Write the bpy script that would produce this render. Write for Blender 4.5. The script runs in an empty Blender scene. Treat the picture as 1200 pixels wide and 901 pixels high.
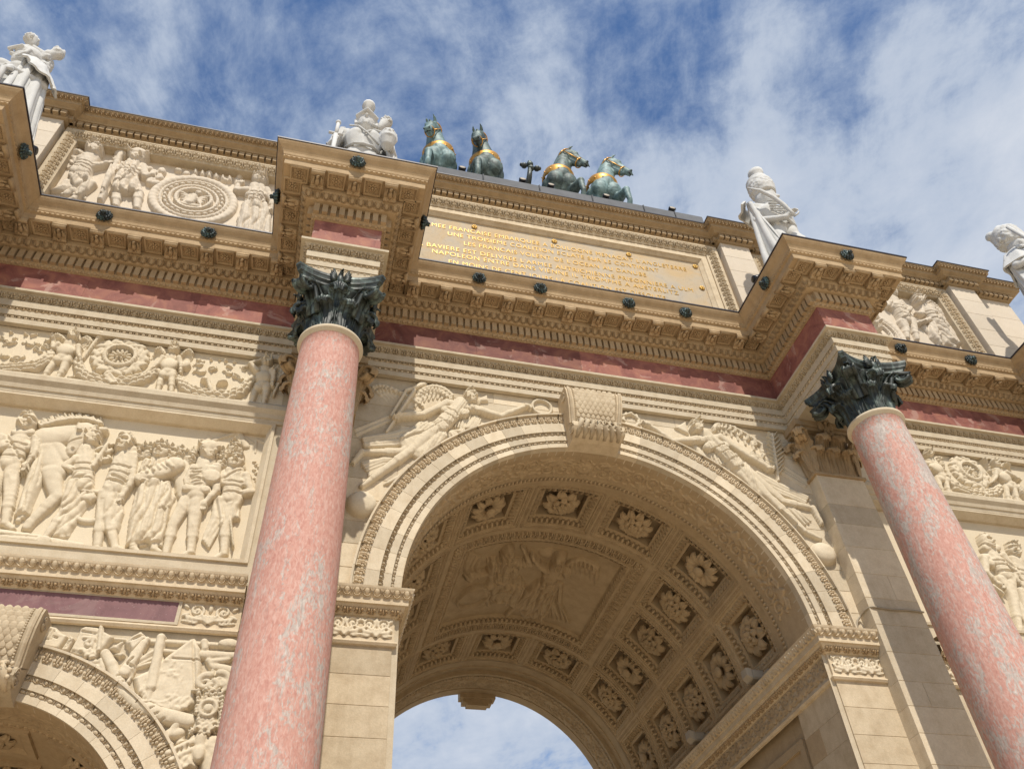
import bpy, bmesh, math, random
import numpy as np
from mathutils import Vector, Matrix
random.seed(7); RNG = np.random.default_rng(7)
SC = bpy.context.scene
COL = SC.collection
R = math.radians

# ------------------------------------------------------------------ camera
cam_d = bpy.data.cameras.new("camera"); cam = bpy.data.objects.new("camera", cam_d); COL.objects.link(cam)
yaw, pit, rol = 0.2942, 0.7904, -0.0719
fw = Vector((math.sin(yaw)*math.cos(pit), math.cos(yaw)*math.cos(pit), math.sin(pit)))
rt = Vector((math.cos(yaw), -math.sin(yaw), 0)); up = rt.cross(fw)
r2 = math.cos(rol)*rt + math.sin(rol)*up; u2 = -math.sin(rol)*rt + math.cos(rol)*up
cam.matrix_world = Matrix(((r2.x, u2.x, -fw.x, -3.4072), (r2.y, u2.y, -fw.y, -7.7409), (r2.z, u2.z, -fw.z, 1.6), (0, 0, 0, 1)))
cam_d.sensor_width = 36; cam_d.lens = 979.64/1200*36; cam_d.clip_start = 0.05; cam_d.clip_end = 3000
SC.camera = cam
# ------------------------------------------------------------------ light
SUN_EL, SUN_AZ = R(52.5), R(4)          # sun stands in front of the facade, a little to the left
sd = bpy.data.lights.new("sun", 'SUN'); sd.energy = 4.2; sd.angle = R(0.53); sd.color = (1.0, 0.93, 0.82)
so = bpy.data.objects.new("sun", sd); COL.objects.link(so)
tosun = Vector((-math.sin(SUN_AZ)*math.cos(SUN_EL), -math.cos(SUN_AZ)*math.cos(SUN_EL), math.sin(SUN_EL)))
so.rotation_euler = tosun.to_track_quat('Z', 'Y').to_euler(); so.location = tosun*60
SC.view_settings.view_transform = 'Standard'; SC.view_settings.look = 'None'
SC.view_settings.exposure = 0.15; SC.view_settings.gamma = 1.0
W = bpy.data.worlds.new("World"); SC.world = W; W.use_nodes = True
def N(nt, t, **kw):
    n = nt.nodes.new(t)
    for k, v in kw.items():
        if k in n.inputs: n.inputs[k].default_value = v
        else: setattr(n, k, v)
    return n
def sky_world():
    nt = W.node_tree; nt.nodes.clear(); L = nt.links.new
    out = N(nt, 'ShaderNodeOutputWorld'); bg = N(nt, 'ShaderNodeBackground'); bg.inputs['Strength'].default_value = 0.1
    sky = N(nt, 'ShaderNodeTexSky'); sky.sky_type = 'NISHITA'; sky.sun_disc = False
    sky.sun_elevation = SUN_EL; sky.sun_rotation = math.atan2(tosun.x, tosun.y)
    sky.air_density = 1.0; sky.dust_density = 0.6; sky.ozone_density = 2.0
    tc = N(nt, 'ShaderNodeTexCoord'); sep = N(nt, 'ShaderNodeSeparateXYZ'); L(tc.outputs['Generated'], sep.inputs[0])
    def math_(op, a, b=None, c=None, clamp=False):
        m = nt.nodes.new('ShaderNodeMath'); m.operation = op; m.use_clamp = clamp
        for i, v in enumerate((a, b, c)):
            if v is None: continue
            if isinstance(v, (int, float)): m.inputs[i].default_value = v
            else: L(v, m.inputs[i])
        return m.outputs[0]
    zz = math_('ADD', math_('MAXIMUM', sep.outputs['Z'], 0.0), 0.12)
    px = math_('DIVIDE', sep.outputs['X'], zz); py = math_('DIVIDE', sep.outputs['Y'], zz)
    cmb = N(nt, 'ShaderNodeCombineXYZ'); L(px, cmb.inputs[0]); L(py, cmb.inputs[1])
    # large banks, broken by wisps drawn out along one wind direction
    mp = N(nt, 'ShaderNodeMapping'); L(cmb.outputs[0], mp.inputs[0])
    mp.inputs['Rotation'].default_value = (0, 0, R(28)); mp.inputs['Scale'].default_value = (1.0, 0.78, 1); mp.inputs['Location'].default_value = CLOUD_LOC
    warp = N(nt, 'ShaderNodeTexNoise'); warp.inputs['Scale'].default_value = 1.6; warp.inputs['Detail'].default_value = 4
    L(mp.outputs[0], warp.inputs['Vector'])
    mx = N(nt, 'ShaderNodeVectorMath', operation='MULTIPLY_ADD'); L(warp.outputs['Color'], mx.inputs[0]); mx.inputs[1].default_value = (0.22, 0.22, 0); L(mp.outputs[0], mx.inputs[2])
    n1 = N(nt, 'ShaderNodeTexNoise'); n1.inputs['Scale'].default_value = 2.1; n1.inputs['Detail'].default_value = 2.5; n1.inputs['Roughness'].default_value = 0.5; L(mx.outputs[0], n1.inputs['Vector'])
    n2 = N(nt, 'ShaderNodeTexNoise'); n2.inputs['Scale'].default_value = 7.5; n2.inputs['Detail'].default_value = 10; n2.inputs['Roughness'].default_value = 0.66; L(mx.outputs[0], n2.inputs['Vector'])
    mp3 = N(nt, 'ShaderNodeMapping'); L(mx.outputs[0], mp3.inputs[0]); mp3.inputs['Scale'].default_value = (16, 3.6, 1)
    n3 = N(nt, 'ShaderNodeTexNoise'); n3.inputs['Scale'].default_value = 1.0; n3.inputs['Detail'].default_value = 6; n3.inputs['Roughness'].default_value = 0.62; L(mp3.outputs[0], n3.inputs['Vector'])
    s = math_('ADD', math_('MULTIPLY', n1.outputs['Fac'], 0.60), math_('MULTIPLY', n2.outputs['Fac'], 0.44))
    s = math_('ADD', s, math_('MULTIPLY', n3.outputs['Fac'], 0.10))
    s = math_('ADD', s, math_('MULTIPLY', px, 0.05))       # the sky clears a little towards one side of the compass
    low = N(nt, 'ShaderNodeMapRange'); L(sep.outputs['Z'], low.inputs[0]); low.inputs[1].default_value = 0.75; low.inputs[2].default_value = 0.3; low.inputs[4].default_value = 0.075
    s = math_('ADD', s, low.outputs[0])                    # cloud closes up towards the horizon
    ramp = N(nt, 'ShaderNodeMapRange'); ramp.interpolation_type = 'SMOOTHSTEP'; L(s, ramp.inputs[0])
    ramp.inputs[1].default_value = 0.49; ramp.inputs[2].default_value = 0.66; ramp.inputs[3].default_value = 0.0; ramp.inputs[4].default_value = 0.93
    thick = N(nt, 'ShaderNodeMapRange'); L(s, thick.inputs[0]); thick.inputs[1].default_value = 0.58; thick.inputs[2].default_value = 0.80
    cc = N(nt, 'ShaderNodeMix', data_type='RGBA'); L(thick.outputs[0], cc.inputs[0])
    cc.inputs[6].default_value = CLOUD_A; cc.inputs[7].default_value = CLOUD_B
    bl = N(nt, 'ShaderNodeMix', data_type='RGBA', blend_type='MULTIPLY'); bl.inputs[0].default_value = 1.0
    L(sky.outputs[0], bl.inputs[6]); bl.inputs[7].default_value = SKY_TINT
    mix = N(nt, 'ShaderNodeMix', data_type='RGBA'); L(ramp.outputs[0], mix.inputs[0]); L(bl.outputs[2], mix.inputs[6]); L(cc.outputs[2], mix.inputs[7])
    L(mix.outputs[2], bg.inputs['Color']); L(bg.outputs[0], out.inputs[0])
CLOUD_LOC = (15.2, 3.3, 0.0)
CLOUD_A = (4.0, 4.75, 6.0, 1); CLOUD_B = (6.2, 6.6, 7.3, 1); SKY_TINT = (0.82, 1.08, 1.34, 1)
sky_world()

# ------------------------------------------------------------------ materials
def ramp_node(nt, fac, stops):
    r = nt.nodes.new('ShaderNodeValToRGB'); el = r.color_ramp.elements
    while len(el) < len(stops): el.new(0.5)
    for e, (p, c) in zip(el, stops): e.position = p; e.color = (*c, 1)
    nt.links.new(fac, r.inputs[0]); return r.outputs[0]
def new_mat(name, rough=0.8, metal=0.0, spec=0.3):
    m = bpy.data.materials.new(name); m.use_nodes = True; nt = m.node_tree
    b = nt.nodes['Principled BSDF']; b.inputs['Roughness'].default_value = rough; b.inputs['Metallic'].default_value = metal
    b.inputs['Specular IOR Level'].default_value = spec
    return m, nt, b
def noise(nt, vec, scale, detail=5, rough=0.55, dist=0.0):
    n = nt.nodes.new('ShaderNodeTexNoise'); n.inputs['Scale'].default_value = scale; n.inputs['Detail'].default_value = detail
    n.inputs['Roughness'].default_value = rough; n.inputs['Distortion'].default_value = dist
    nt.links.new(vec, n.inputs['Vector']); return n.outputs['Fac']
def mixc(nt, fac, a, b, mode='MIX'):
    m = nt.nodes.new('ShaderNodeMix'); m.data_type = 'RGBA'; m.blend_type = mode
    for i, v in ((0, fac), (6, a), (7, b)):
        if isinstance(v, (int, float)): m.inputs[i].default_value = v
        elif isinstance(v, tuple): m.inputs[i].default_value = (*v[:3], 1)
        else: nt.links.new(v, m.inputs[i])
    return m.outputs[2]
def geo_pos(nt):
    g = nt.nodes.new('ShaderNodeNewGeometry'); return g.outputs['Position']
def bump(nt, b, h, strength, dist):
    bp = nt.nodes.new('ShaderNodeBump'); bp.inputs['Strength'].default_value = strength; bp.inputs['Distance'].default_value = dist
    nt.links.new(h, bp.inputs['Height']); nt.links.new(bp.outputs[0], b.inputs['Normal'])
def stone(name, base, dark, warm, var=0.65, streak=0.5, rnd=0.2, bmp=0.3):
    """limestone: broad warm and grey patches, fine grain, rain streaks; every block a slightly different tone"""
    m, nt, b = new_mat(name, 0.86, 0, 0.25); P = geo_pos(nt); L = nt.links.new
    n1 = noise(nt, P, 0.9, 5, 0.6, 0.6); n2 = noise(nt, P, 6.5, 6, 0.62); n3 = noise(nt, P, 70, 3, 0.6)
    c = mixc(nt, n1, base, warm)
    f = nt.nodes.new('ShaderNodeMapRange'); L(n2, f.inputs[0]); f.inputs[1].default_value = 0.42; f.inputs[2].default_value = 0.78; f.inputs[4].default_value = var
    c = mixc(nt, f.outputs[0], c, dark)
    mp = nt.nodes.new('ShaderNodeMapping'); mp.inputs['Scale'].default_value = (7, 7, 0.7); L(P, mp.inputs[0])
    st = noise(nt, mp.outputs[0], 1.0, 5, 0.6)
    f2 = nt.nodes.new('ShaderNodeMapRange'); L(st, f2.inputs[0]); f2.inputs[1].default_value = 0.52; f2.inputs[2].default_value = 0.8; f2.inputs[4].default_value = streak
    c = mixc(nt, f2.outputs[0], c, dark)
    oi = nt.nodes.new('ShaderNodeObjectInfo')
    f3 = nt.nodes.new('ShaderNodeMapRange'); L(oi.outputs['Random'], f3.inputs[0]); f3.inputs[3].default_value = 1-rnd; f3.inputs[4].default_value = 1+rnd*0.55
    gr = nt.nodes.new('ShaderNodeMapRange'); L(n3, gr.inputs[0]); gr.inputs[3].default_value = 0.82; gr.inputs[4].default_value = 1.18
    mm = nt.nodes.new('ShaderNodeMath'); mm.operation = 'MULTIPLY'; L(f3.outputs[0], mm.inputs[0]); L(gr.outputs[0], mm.inputs[1])
    c2 = nt.nodes.new('ShaderNodeCombineColor'); [L(mm.outputs[0], c2.inputs[i]) for i in range(3)]
    c = mixc(nt, 1.0, c, c2.outputs[0], 'MULTIPLY')
    L(c, b.inputs['Base Color'])
    h = nt.nodes.new('ShaderNodeMath'); h.operation = 'MULTIPLY_ADD'; L(n2, h.inputs[0]); h.inputs[1].default_value = 0.6; L(n3, h.inputs[2])
    bump(nt, b, h.outputs[0], bmp, 0.006)
    return m
M = {}
M['stone'] = stone('limestone', (0.53, 0.425, 0.285), (0.36, 0.27, 0.165), (0.58, 0.485, 0.345))
M['stone_pale'] = stone('pale limestone', (0.58, 0.49, 0.355), (0.42, 0.325, 0.205), (0.60, 0.515, 0.38), 0.55, 0.45)
M['stone_relief'] = stone('carved limestone', (0.59, 0.50, 0.36), (0.48, 0.385, 0.25), (0.62, 0.54, 0.405), 0.3, 0.15, 0.06, 0.18)
M['stone_white'] = stone('whitish limestone', (0.60, 0.515, 0.40), (0.51, 0.42, 0.30), (0.63, 0.55, 0.445), 0.3, 0.15, 0.06, 0.18)
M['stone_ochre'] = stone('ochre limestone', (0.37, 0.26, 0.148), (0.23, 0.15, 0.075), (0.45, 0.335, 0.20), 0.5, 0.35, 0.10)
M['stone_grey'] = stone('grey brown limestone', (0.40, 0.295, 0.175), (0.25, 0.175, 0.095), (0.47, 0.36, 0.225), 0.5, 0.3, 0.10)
def marble(name, a, b_, c_, vein, scale, vs, rough=0.6, stretch=(1, 1, 1), vein_amt=0.8, rnd=0.1):
    m, nt, b = new_mat(name, rough, 0, 0.22); L = nt.links.new; P = geo_pos(nt)
    mp = nt.nodes.new('ShaderNodeMapping'); mp.inputs['Scale'].default_value = stretch; L(P, mp.inputs[0]); V = mp.outputs[0]
    n = noise(nt, V, scale, 8, 0.62, 1.2)
    col = ramp_node(nt, n, [(0.30, a), (0.50, b_), (0.72, c_)])
    v = noise(nt, V, vs, 8, 0.62, 1.6)
    f = nt.nodes.new('ShaderNodeMapRange'); L(v, f.inputs[0]); f.inputs[1].default_value = 0.57; f.inputs[2].default_value = 0.62; f.inputs[4].default_value = vein_amt
    col = mixc(nt, f.outputs[0], col, vein)
    sp = noise(nt, V, 60, 2); f2 = nt.nodes.new('ShaderNodeMapRange'); L(sp, f2.inputs[0]); f2.inputs[1].default_value = 0.68; f2.inputs[2].default_value = 0.72; f2.inputs[4].default_value = 0.5
    col = mixc(nt, f2.outputs[0], col, vein)
    oi = nt.nodes.new('ShaderNodeObjectInfo'); f3 = nt.nodes.new('ShaderNodeMapRange'); L(oi.outputs['Random'], f3.inputs[0]); f3.inputs[3].default_value = 1-rnd; f3.inputs[4].default_value = 1+rnd
    c2 = nt.nodes.new('ShaderNodeCombineColor'); [L(f3.outputs[0], c2.inputs[i]) for i in range(3)]
    col = mixc(nt, 1.0, col, c2.outputs[0], 'MULTIPLY')
    L(col, b.inputs['Base Color']); bump(nt, b, n, 0.08, 0.004)
    return m
M['red_marble'] = marble('red marble', (0.15, 0.054, 0.045), (0.24, 0.092, 0.072), (0.34, 0.15, 0.095), (0.42, 0.28, 0.235), 3.0, 2.0, 0.7, (1, 1, 1), 0.5, 0.3)
M['purple_marble'] = marble('purple marble', (0.145, 0.07, 0.07), (0.20, 0.098, 0.10), (0.24, 0.125, 0.12), (0.42, 0.33, 0.29), 3.5, 1.6, 0.45, (1, 1, 1), 0.15, 0.08)
def column_marble():
    """flame-like pink limestone-marble with cloudy white and grey veins drawn out along the shaft"""
    m, nt, b = new_mat('pink marble', 0.72, 0, 0.16); L = nt.links.new; P = geo_pos(nt)
    mp = nt.nodes.new('ShaderNodeMapping'); mp.inputs['Scale'].default_value = (1, 1, 0.42); L(P, mp.inputs[0]); V = mp.outputs[0]
    big = noise(nt, V, 2.6, 5, 0.6, 1.0); sm = noise(nt, V, 19, 10, 0.72, 1.8); fi = noise(nt, V, 42, 6, 0.6, 0.8)
    base = ramp_node(nt, fi, [(0.30, (0.42, 0.20, 0.16)), (0.50, (0.51, 0.28, 0.225)), (0.72, (0.58, 0.38, 0.32))])
    veinc = ramp_node(nt, fi, [(0.32, (0.33, 0.295, 0.265)), (0.55, (0.46, 0.42, 0.375)), (0.75, (0.60, 0.555, 0.505))])
    a = nt.nodes.new('ShaderNodeMath'); a.operation = 'MULTIPLY_ADD'; L(big, a.inputs[0]); a.inputs[1].default_value = 0.75; L(sm, a.inputs[2])
    sx = nt.nodes.new('ShaderNodeSeparateXYZ'); L(P, sx.inputs[0])
    side = nt.nodes.new('ShaderNodeMapRange'); L(sx.outputs[0], side.inputs[0]); side.inputs[1].default_value = -3.5; side.inputs[2].default_value = 3.5; side.inputs[3].default_value = 0.012; side.inputs[4].default_value = 0.075
    a2 = nt.nodes.new('ShaderNodeMath'); a2.operation = 'ADD'; L(a.outputs[0], a2.inputs[0]); L(side.outputs[0], a2.inputs[1])
    f = nt.nodes.new('ShaderNodeMapRange'); L(a2.outputs[0], f.inputs[0]); f.inputs[1].default_value = 0.925; f.inputs[2].default_value = 1.0; f.inputs[4].default_value = 0.88
    col = mixc(nt, f.outputs[0], base, veinc)
    mp2 = nt.nodes.new('ShaderNodeMapping'); mp2.inputs['Scale'].default_value = (26, 26, 3.2); L(P, mp2.inputs[0]); sk = noise(nt, mp2.outputs[0], 1, 6, 0.65, 0.8)
    f3 = nt.nodes.new('ShaderNodeMapRange'); L(sk, f3.inputs[0]); f3.inputs[1].default_value = 0.55; f3.inputs[2].default_value = 0.68; f3.inputs[4].default_value = 0.6
    col = mixc(nt, f3.outputs[0], col, veinc)
    dk = noise(nt, V, 9, 8, 0.7, 2.0); f2 = nt.nodes.new('ShaderNodeMapRange'); L(dk, f2.inputs[0]); f2.inputs[1].default_value = 0.66; f2.inputs[2].default_value = 0.70; f2.inputs[4].default_value = 0.55
    col = mixc(nt, f2.outputs[0], col, (0.25, 0.12, 0.11))
    L(col, b.inputs['Base Color']); bump(nt, b, sm, 0.12, 0.004)
    return m
M['column'] = column_marble()
def bronze(name, dark, mid, green, rough=0.45, metal=0.35, lo=0.42, hi=0.66):
    m, nt, b = new_mat(name, rough, metal, 0.45); L = nt.links.new; P = geo_pos(nt)
    n = noise(nt, P, 5, 7, 0.65, 0.8); col = ramp_node(nt, n, [(0.30, dark), (lo+0.04, mid), (hi, green)])
    mp = nt.nodes.new('ShaderNodeMapping'); mp.inputs['Scale'].default_value = (14, 14, 2.0); L(P, mp.inputs[0])
    st = noise(nt, mp.outputs[0], 1, 4); f = nt.nodes.new('ShaderNodeMapRange'); L(st, f.inputs[0]); f.inputs[1].default_value = 0.55; f.inputs[2].default_value = 0.7; f.inputs[4].default_value = 0.6
    col = mixc(nt, f.outputs[0], col, green)
    L(col, b.inputs['Base Color']); bump(nt, b, noise(nt, P, 30, 4), 0.15, 0.006)
    return m
M['bronze'] = bronze('dark bronze', (0.012, 0.015, 0.013), (0.035, 0.042, 0.036), (0.15, 0.20, 0.175), 0.5, 0.15, 0.48, 0.74)
M['verdigris'] = bronze('verdigris bronze', (0.045, 0.07, 0.07), (0.115, 0.18, 0.178), (0.25, 0.37, 0.37), 0.6, 0.05)
M['verdigris_dark'] = bronze('dark green bronze', (0.025, 0.037, 0.035), (0.065, 0.092, 0.086), (0.17, 0.235, 0.22), 0.6, 0.05)
M['lion'] = bronze('lion bronze', (0.012, 0.016, 0.016), (0.03, 0.042, 0.04), (0.12, 0.20, 0.20), 0.45, 0.3, 0.5, 0.74)
def plain(name, col, rough, metal=0, nz=0.25, sc=8, spec=0.4):
    m, nt, b = new_mat(name, rough, metal, spec); P = geo_pos(nt); n = noise(nt, P, sc, 6, 0.6)
    c = mixc(nt, n, tuple(x*(1-nz) for x in col), tuple(min(1, x*(1+nz)) for x in col)); nt.links.new(c, b.inputs['Base Color'])
    bump(nt, b, n, 0.1, 0.004); return m
M['gold'] = plain('gilding', (0.62, 0.33, 0.075), 0.42, 0.75, 0.2, 12)
M['gold_letter'] = plain('gilded letters', (0.64, 0.40, 0.10), 0.45, 0.35, 0.15, 12)
M['lead'] = plain('lead sheet', (0.15, 0.155, 0.165), 0.85, 0.0, 0.35, 3, 0.15)
M['flashing'] = plain('dark lead flashing', (0.022, 0.018, 0.026), 0.5, 0.1, 0.3)
M['white'] = stone('white marble', (0.56, 0.56, 0.545), (0.40, 0.395, 0.37), (0.58, 0.575, 0.55), 0.4, 0.5, 0.04, 0.2)
M['black'] = plain('black enamel', (0.012, 0.012, 0.014), 0.35, 0.2, 0.2)
M['grey_metal'] = plain('grey metal', (0.36, 0.31, 0.24), 0.7, 0.0, 0.2)
M['cable'] = plain('grey cable', (0.30, 0.25, 0.18), 0.6, 0, 0.1)
def slab_marble():
    m, nt, b = new_mat('grey veined marble', 0.75, 0, 0.15); L = nt.links.new; P = geo_pos(nt)
    n = noise(nt, P, 1.6, 6, 0.6, 1.0); c = ramp_node(nt, n, [(0.3, (0.40, 0.36, 0.30)), (0.46, (0.47, 0.39, 0.28)), (0.62, (0.50, 0.37, 0.215))])
    v = noise(nt, P, 2.3, 9, 0.62, 2.4); f = nt.nodes.new('ShaderNodeMapRange'); L(v, f.inputs[0]); f.inputs[1].default_value = 0.492; f.inputs[2].default_value = 0.5; f.inputs[4].default_value = 1
    f2 = nt.nodes.new('ShaderNodeMapRange'); L(v, f2.inputs[0]); f2.inputs[1].default_value = 0.508; f2.inputs[2].default_value = 0.5; f2.inputs[4].default_value = 1
    mu = nt.nodes.new('ShaderNodeMath'); mu.operation = 'MULTIPLY'; L(f.outputs[0], mu.inputs[0]); L(f2.outputs[0], mu.inputs[1])
    mu2 = nt.nodes.new('ShaderNodeMath'); mu2.operation = 'MULTIPLY'; L(mu.outputs[0], mu2.inputs[0]); mu2.inputs[1].default_value = 0.55
    c = mixc(nt, mu2.outputs[0], c, (0.24, 0.19, 0.15)); L(c, b.inputs['Base Color']); return m
M['slab'] = slab_marble()
M['gravel'] = plain('pale sandy gravel', (0.58, 0.475, 0.335), 0.95, 0, 0.12, 20)

# ------------------------------------------------------------------ mesh helpers
def mesh(name, V, faces, smooth=False):
    """faces: list of (n,k) int arrays of equal or different k"""
    me = bpy.data.meshes.new(name); V = np.asarray(V, dtype=np.float32).reshape(-1, 3)
    fs = [np.asarray(f, dtype=np.int32) for f in (faces if isinstance(faces, (list, tuple)) else [faces]) if len(f)]
    me.vertices.add(len(V)); me.vertices.foreach_set('co', V.ravel())
    nl = sum(f.size for f in fs); npol = sum(len(f) for f in fs)
    me.loops.add(nl); me.polygons.add(npol)
    me.loops.foreach_set('vertex_index', np.concatenate([f.ravel() for f in fs]))
    tot = np.concatenate([np.full(len(f), f.shape[1], np.int32) for f in fs])
    me.polygons.foreach_set('loop_start', np.concatenate([[0], np.cumsum(tot)[:-1]]).astype(np.int32))
    me.update(calc_edges=True)
    me.polygons.foreach_set('use_smooth', np.full(npol, bool(smooth)))
    me.validate()
    return me
def obj(name, me, mat=None, parent=None, kind=None, **kw):
    if mat is not None and len(me.materials) == 0: me.materials.append(M[mat] if isinstance(mat, str) else mat)
    o = bpy.data.objects.new(name, me); COL.objects.link(o)
    if parent is not None: o.parent = parent
    if kind: o['kind'] = kind
    for k, v in kw.items(): o[k] = v
    return o
def thing(name, label, cat, loc=(0, 0, 0), group=None):
    o = bpy.data.objects.new(name, None); COL.objects.link(o); o.location = loc; o.empty_display_size = 0.2
    o['label'] = label; o['category'] = cat
    if group: o['group'] = group
    return o
class G:
    """collects geometry (numpy) into one mesh"""
    def __init__(s, k=1.0): s.V = []; s.F = {3: [], 4: []}; s.n = 0; s.k = k
    def add(s, V, *Fs):
        V = np.asarray(V, float).reshape(-1, 3)
        for F in Fs:
            F = np.asarray(F, int)
            if len(F): s.F[F.shape[1]].append(F+s.n)
        s.V.append(V); s.n += len(V)
    def box(s, x0, y0, z0, x1, y1, z1):
        V = [(x, y, z) for x in (x0, x1) for y in (y0, y1) for z in (z0, z1)]
        s.add(V, [(0, 1, 3, 2), (4, 6, 7, 5), (0, 4, 5, 1), (2, 3, 7, 6), (0, 2, 6, 4), (1, 5, 7, 3)])
    def grid(s, P, close_u=False, close_v=False):
        P = np.asarray(P, float); n, m = P.shape[:2]; I = np.arange(n*m).reshape(n, m)
        if close_u: I = np.concatenate([I, I[:1]], 0)
        if close_v: I = np.concatenate([I, I[:, :1]], 1)
        s.add(P, np.stack([I[:-1, :-1], I[1:, :-1], I[1:, 1:], I[:-1, 1:]], -1).reshape(-1, 4))
    def lathe(s, prof, c=(0, 0, 0), n=32, a0=0, a1=2*math.pi):
        full = abs(a1-a0-2*math.pi) < 1e-6
        t = np.linspace(a0, a1, n+(0 if full else 1), endpoint=not full); p = np.asarray(prof, float)
        s.grid(np.stack([c[0]+p[:, 0][:, None]*np.cos(t), c[1]+p[:, 0][:, None]*np.sin(t), c[2]+p[:, 1][:, None]+0*t], -1), close_v=full)
    def tube(s, pts, r, n=8, cap=True):
        pts = np.asarray(pts, float); r = s.k*np.broadcast_to(np.asarray(r, float), (len(pts),))
        d = np.gradient(pts, axis=0); d /= np.linalg.norm(d, axis=1, keepdims=True)+1e-9
        ref = np.array([0, 0, 1.0]) if abs(d[:, 2]).mean() < 0.8 else np.array([1.0, 0, 0])
        e1 = np.cross(d, ref); e1 /= np.linalg.norm(e1, axis=1, keepdims=True)+1e-9; e2 = np.cross(d, e1)
        t = np.linspace(0, 2*math.pi, n, endpoint=False)
        Pp = pts[:, None]+r[:, None, None]*(np.cos(t)[None, :, None]*e1[:, None]+np.sin(t)[None, :, None]*e2[:, None])
        if cap: Pp = np.concatenate([np.repeat(pts[:1, None], n, 1), Pp, np.repeat(pts[-1:, None], n, 1)], 0)
        s.grid(Pp, close_v=True)
    def ell(s, c, r, rot=None, nu=12, nv=8):
        u = np.linspace(0, 2*math.pi, nu, endpoint=False); v = np.linspace(-math.pi/2, math.pi/2, nv+1)
        Pp = np.stack([np.cos(v)[:, None]*np.cos(u)*r[0], np.cos(v)[:, None]*np.sin(u)*r[1], np.sin(v)[:, None]+0*u], -1); Pp[..., 2] *= r[2]; Pp *= s.k
        if rot is not None: Pp = Pp@np.asarray(Matrix.Rotation(rot[1], 3, rot[0])).T if isinstance(rot, tuple) else Pp@np.asarray(rot).T
        s.grid(Pp+np.asarray(c), close_v=True)
    def inst(s, el, O, X, Y, Z):
        """tile element el=(V,[F..]) at origins O with axes X,Y,Z (each (n,3))"""
        V, Fs = el; V = np.asarray(V, float); O, X, Y, Z = [np.asarray(a, float).reshape(-1, 3) for a in (O, X, Y, Z)]
        n = len(O); A = O[:, None]+V[None, :, 0, None]*X[:, None]+V[None, :, 1, None]*Y[:, None]+V[None, :, 2, None]*Z[:, None]
        out = []
        for F in Fs:
            F = np.asarray(F, int); out.append((F[None]+(np.arange(n)*len(V))[:, None, None]).reshape(-1, F.shape[1]))
        s.add(A.reshape(-1, 3), *out)
    def el(s):
        V = np.concatenate(s.V); return V, [np.concatenate(f) for f in s.F.values() if f]
    def build(s, name, smooth=False):
        return mesh(name, np.concatenate(s.V), [np.concatenate(f) for f in s.F.values() if f], smooth)
def sweep(g, path, prof, closed=False):
    """profile (p outward, z) run along a plan path with mitred corners; outward is to the right of travel"""
    P = np.asarray(path, float); n = len(P); prof = np.asarray(prof, float)
    d = np.diff(np.concatenate([P, P[:1]]) if closed else P, axis=0); d /= np.linalg.norm(d, axis=1, keepdims=True)
    nn = np.stack([d[:, 1], -d[:, 0]], 1); m = np.zeros((n, 2))
    for i in range(n):
        if closed: a, b = nn[i-1], nn[i]
        else: a, b = nn[max(i-1, 0)], nn[min(i, len(nn)-1)]
        m[i] = (a+b)/(1+a@b)
    A = np.zeros((n, len(prof), 3)); A[..., :2] = P[:, None]+prof[None, :, 0, None]*m[:, None]; A[..., 2] = prof[None, :, 1]
    Q = np.repeat(A, 2, axis=1)[:, 1:-1]         # hard edges between profile facets
    for k in range(0, Q.shape[1], 2): g.grid(Q[:, k:k+2], close_u=closed)
def segs(path, p, lo=None):
    """straight runs of the offset path: (start, unit dir, outward normal, length)"""
    P = np.asarray(path, float); d = np.diff(P, axis=0); Ln = np.linalg.norm(d, axis=1); d /= Ln[:, None]; nn = np.stack([d[:, 1], -d[:, 0]], 1); out = []
    m = np.zeros_like(P)
    for i in range(len(P)):
        a, b = nn[max(i-1, 0)], nn[min(i, len(nn)-1)]; m[i] = (a+b)/(1+a@b)
    Q = P+p*m
    for i in range(len(d)):
        L = (Q[i+1]-Q[i])@d[i]
        if L > 0.02: out.append((Q[i], d[i], nn[i], L))
    return out
def band(g, path, p, z, el, pitch, tilt=0.0, skip=None):
    """repeat an ornament element (unit pitch wide) along the path; tilt leans its face outward at the top"""
    for (q, d, nn, L) in segs(path, p):
        if skip and skip(q, d): continue
        n = max(1, int(round(L/pitch))); w = L/n; t = (np.arange(n)+0.5)*w
        O = np.c_[q[None]+t[:, None]*d, np.full(n, z)]; X = np.tile([d[0]*w, d[1]*w, 0], (n, 1))
        c, s_ = math.cos(tilt), math.sin(tilt)
        Y = np.tile([nn[0]*c, nn[1]*c, -s_], (n, 1)); Z = np.tile([nn[0]*s_, nn[1]*s_, c], (n, 1))
        g.inst(el, O, X, Y, Z)
def arc_band(g, cx, cz, rad, y, el, pitch, a0=-90, a1=90, face=-1, out=1):
    L = rad*R(a1-a0); n = int(round(L/pitch)); w = L/n; t = R(a0)+(np.arange(n)+0.5)*R(a1-a0)/n
    O = np.stack([cx+rad*np.sin(t), 0*t+y, cz+rad*np.cos(t)], 1)
    X = np.stack([np.cos(t)*w, 0*t, -np.sin(t)*w], 1); Z = out*np.stack([np.sin(t), 0*t, np.cos(t)], 1); Y = np.tile([0, face, 0], (n, 1))
    g.inst(el, O, X, Y, Z)
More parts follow.
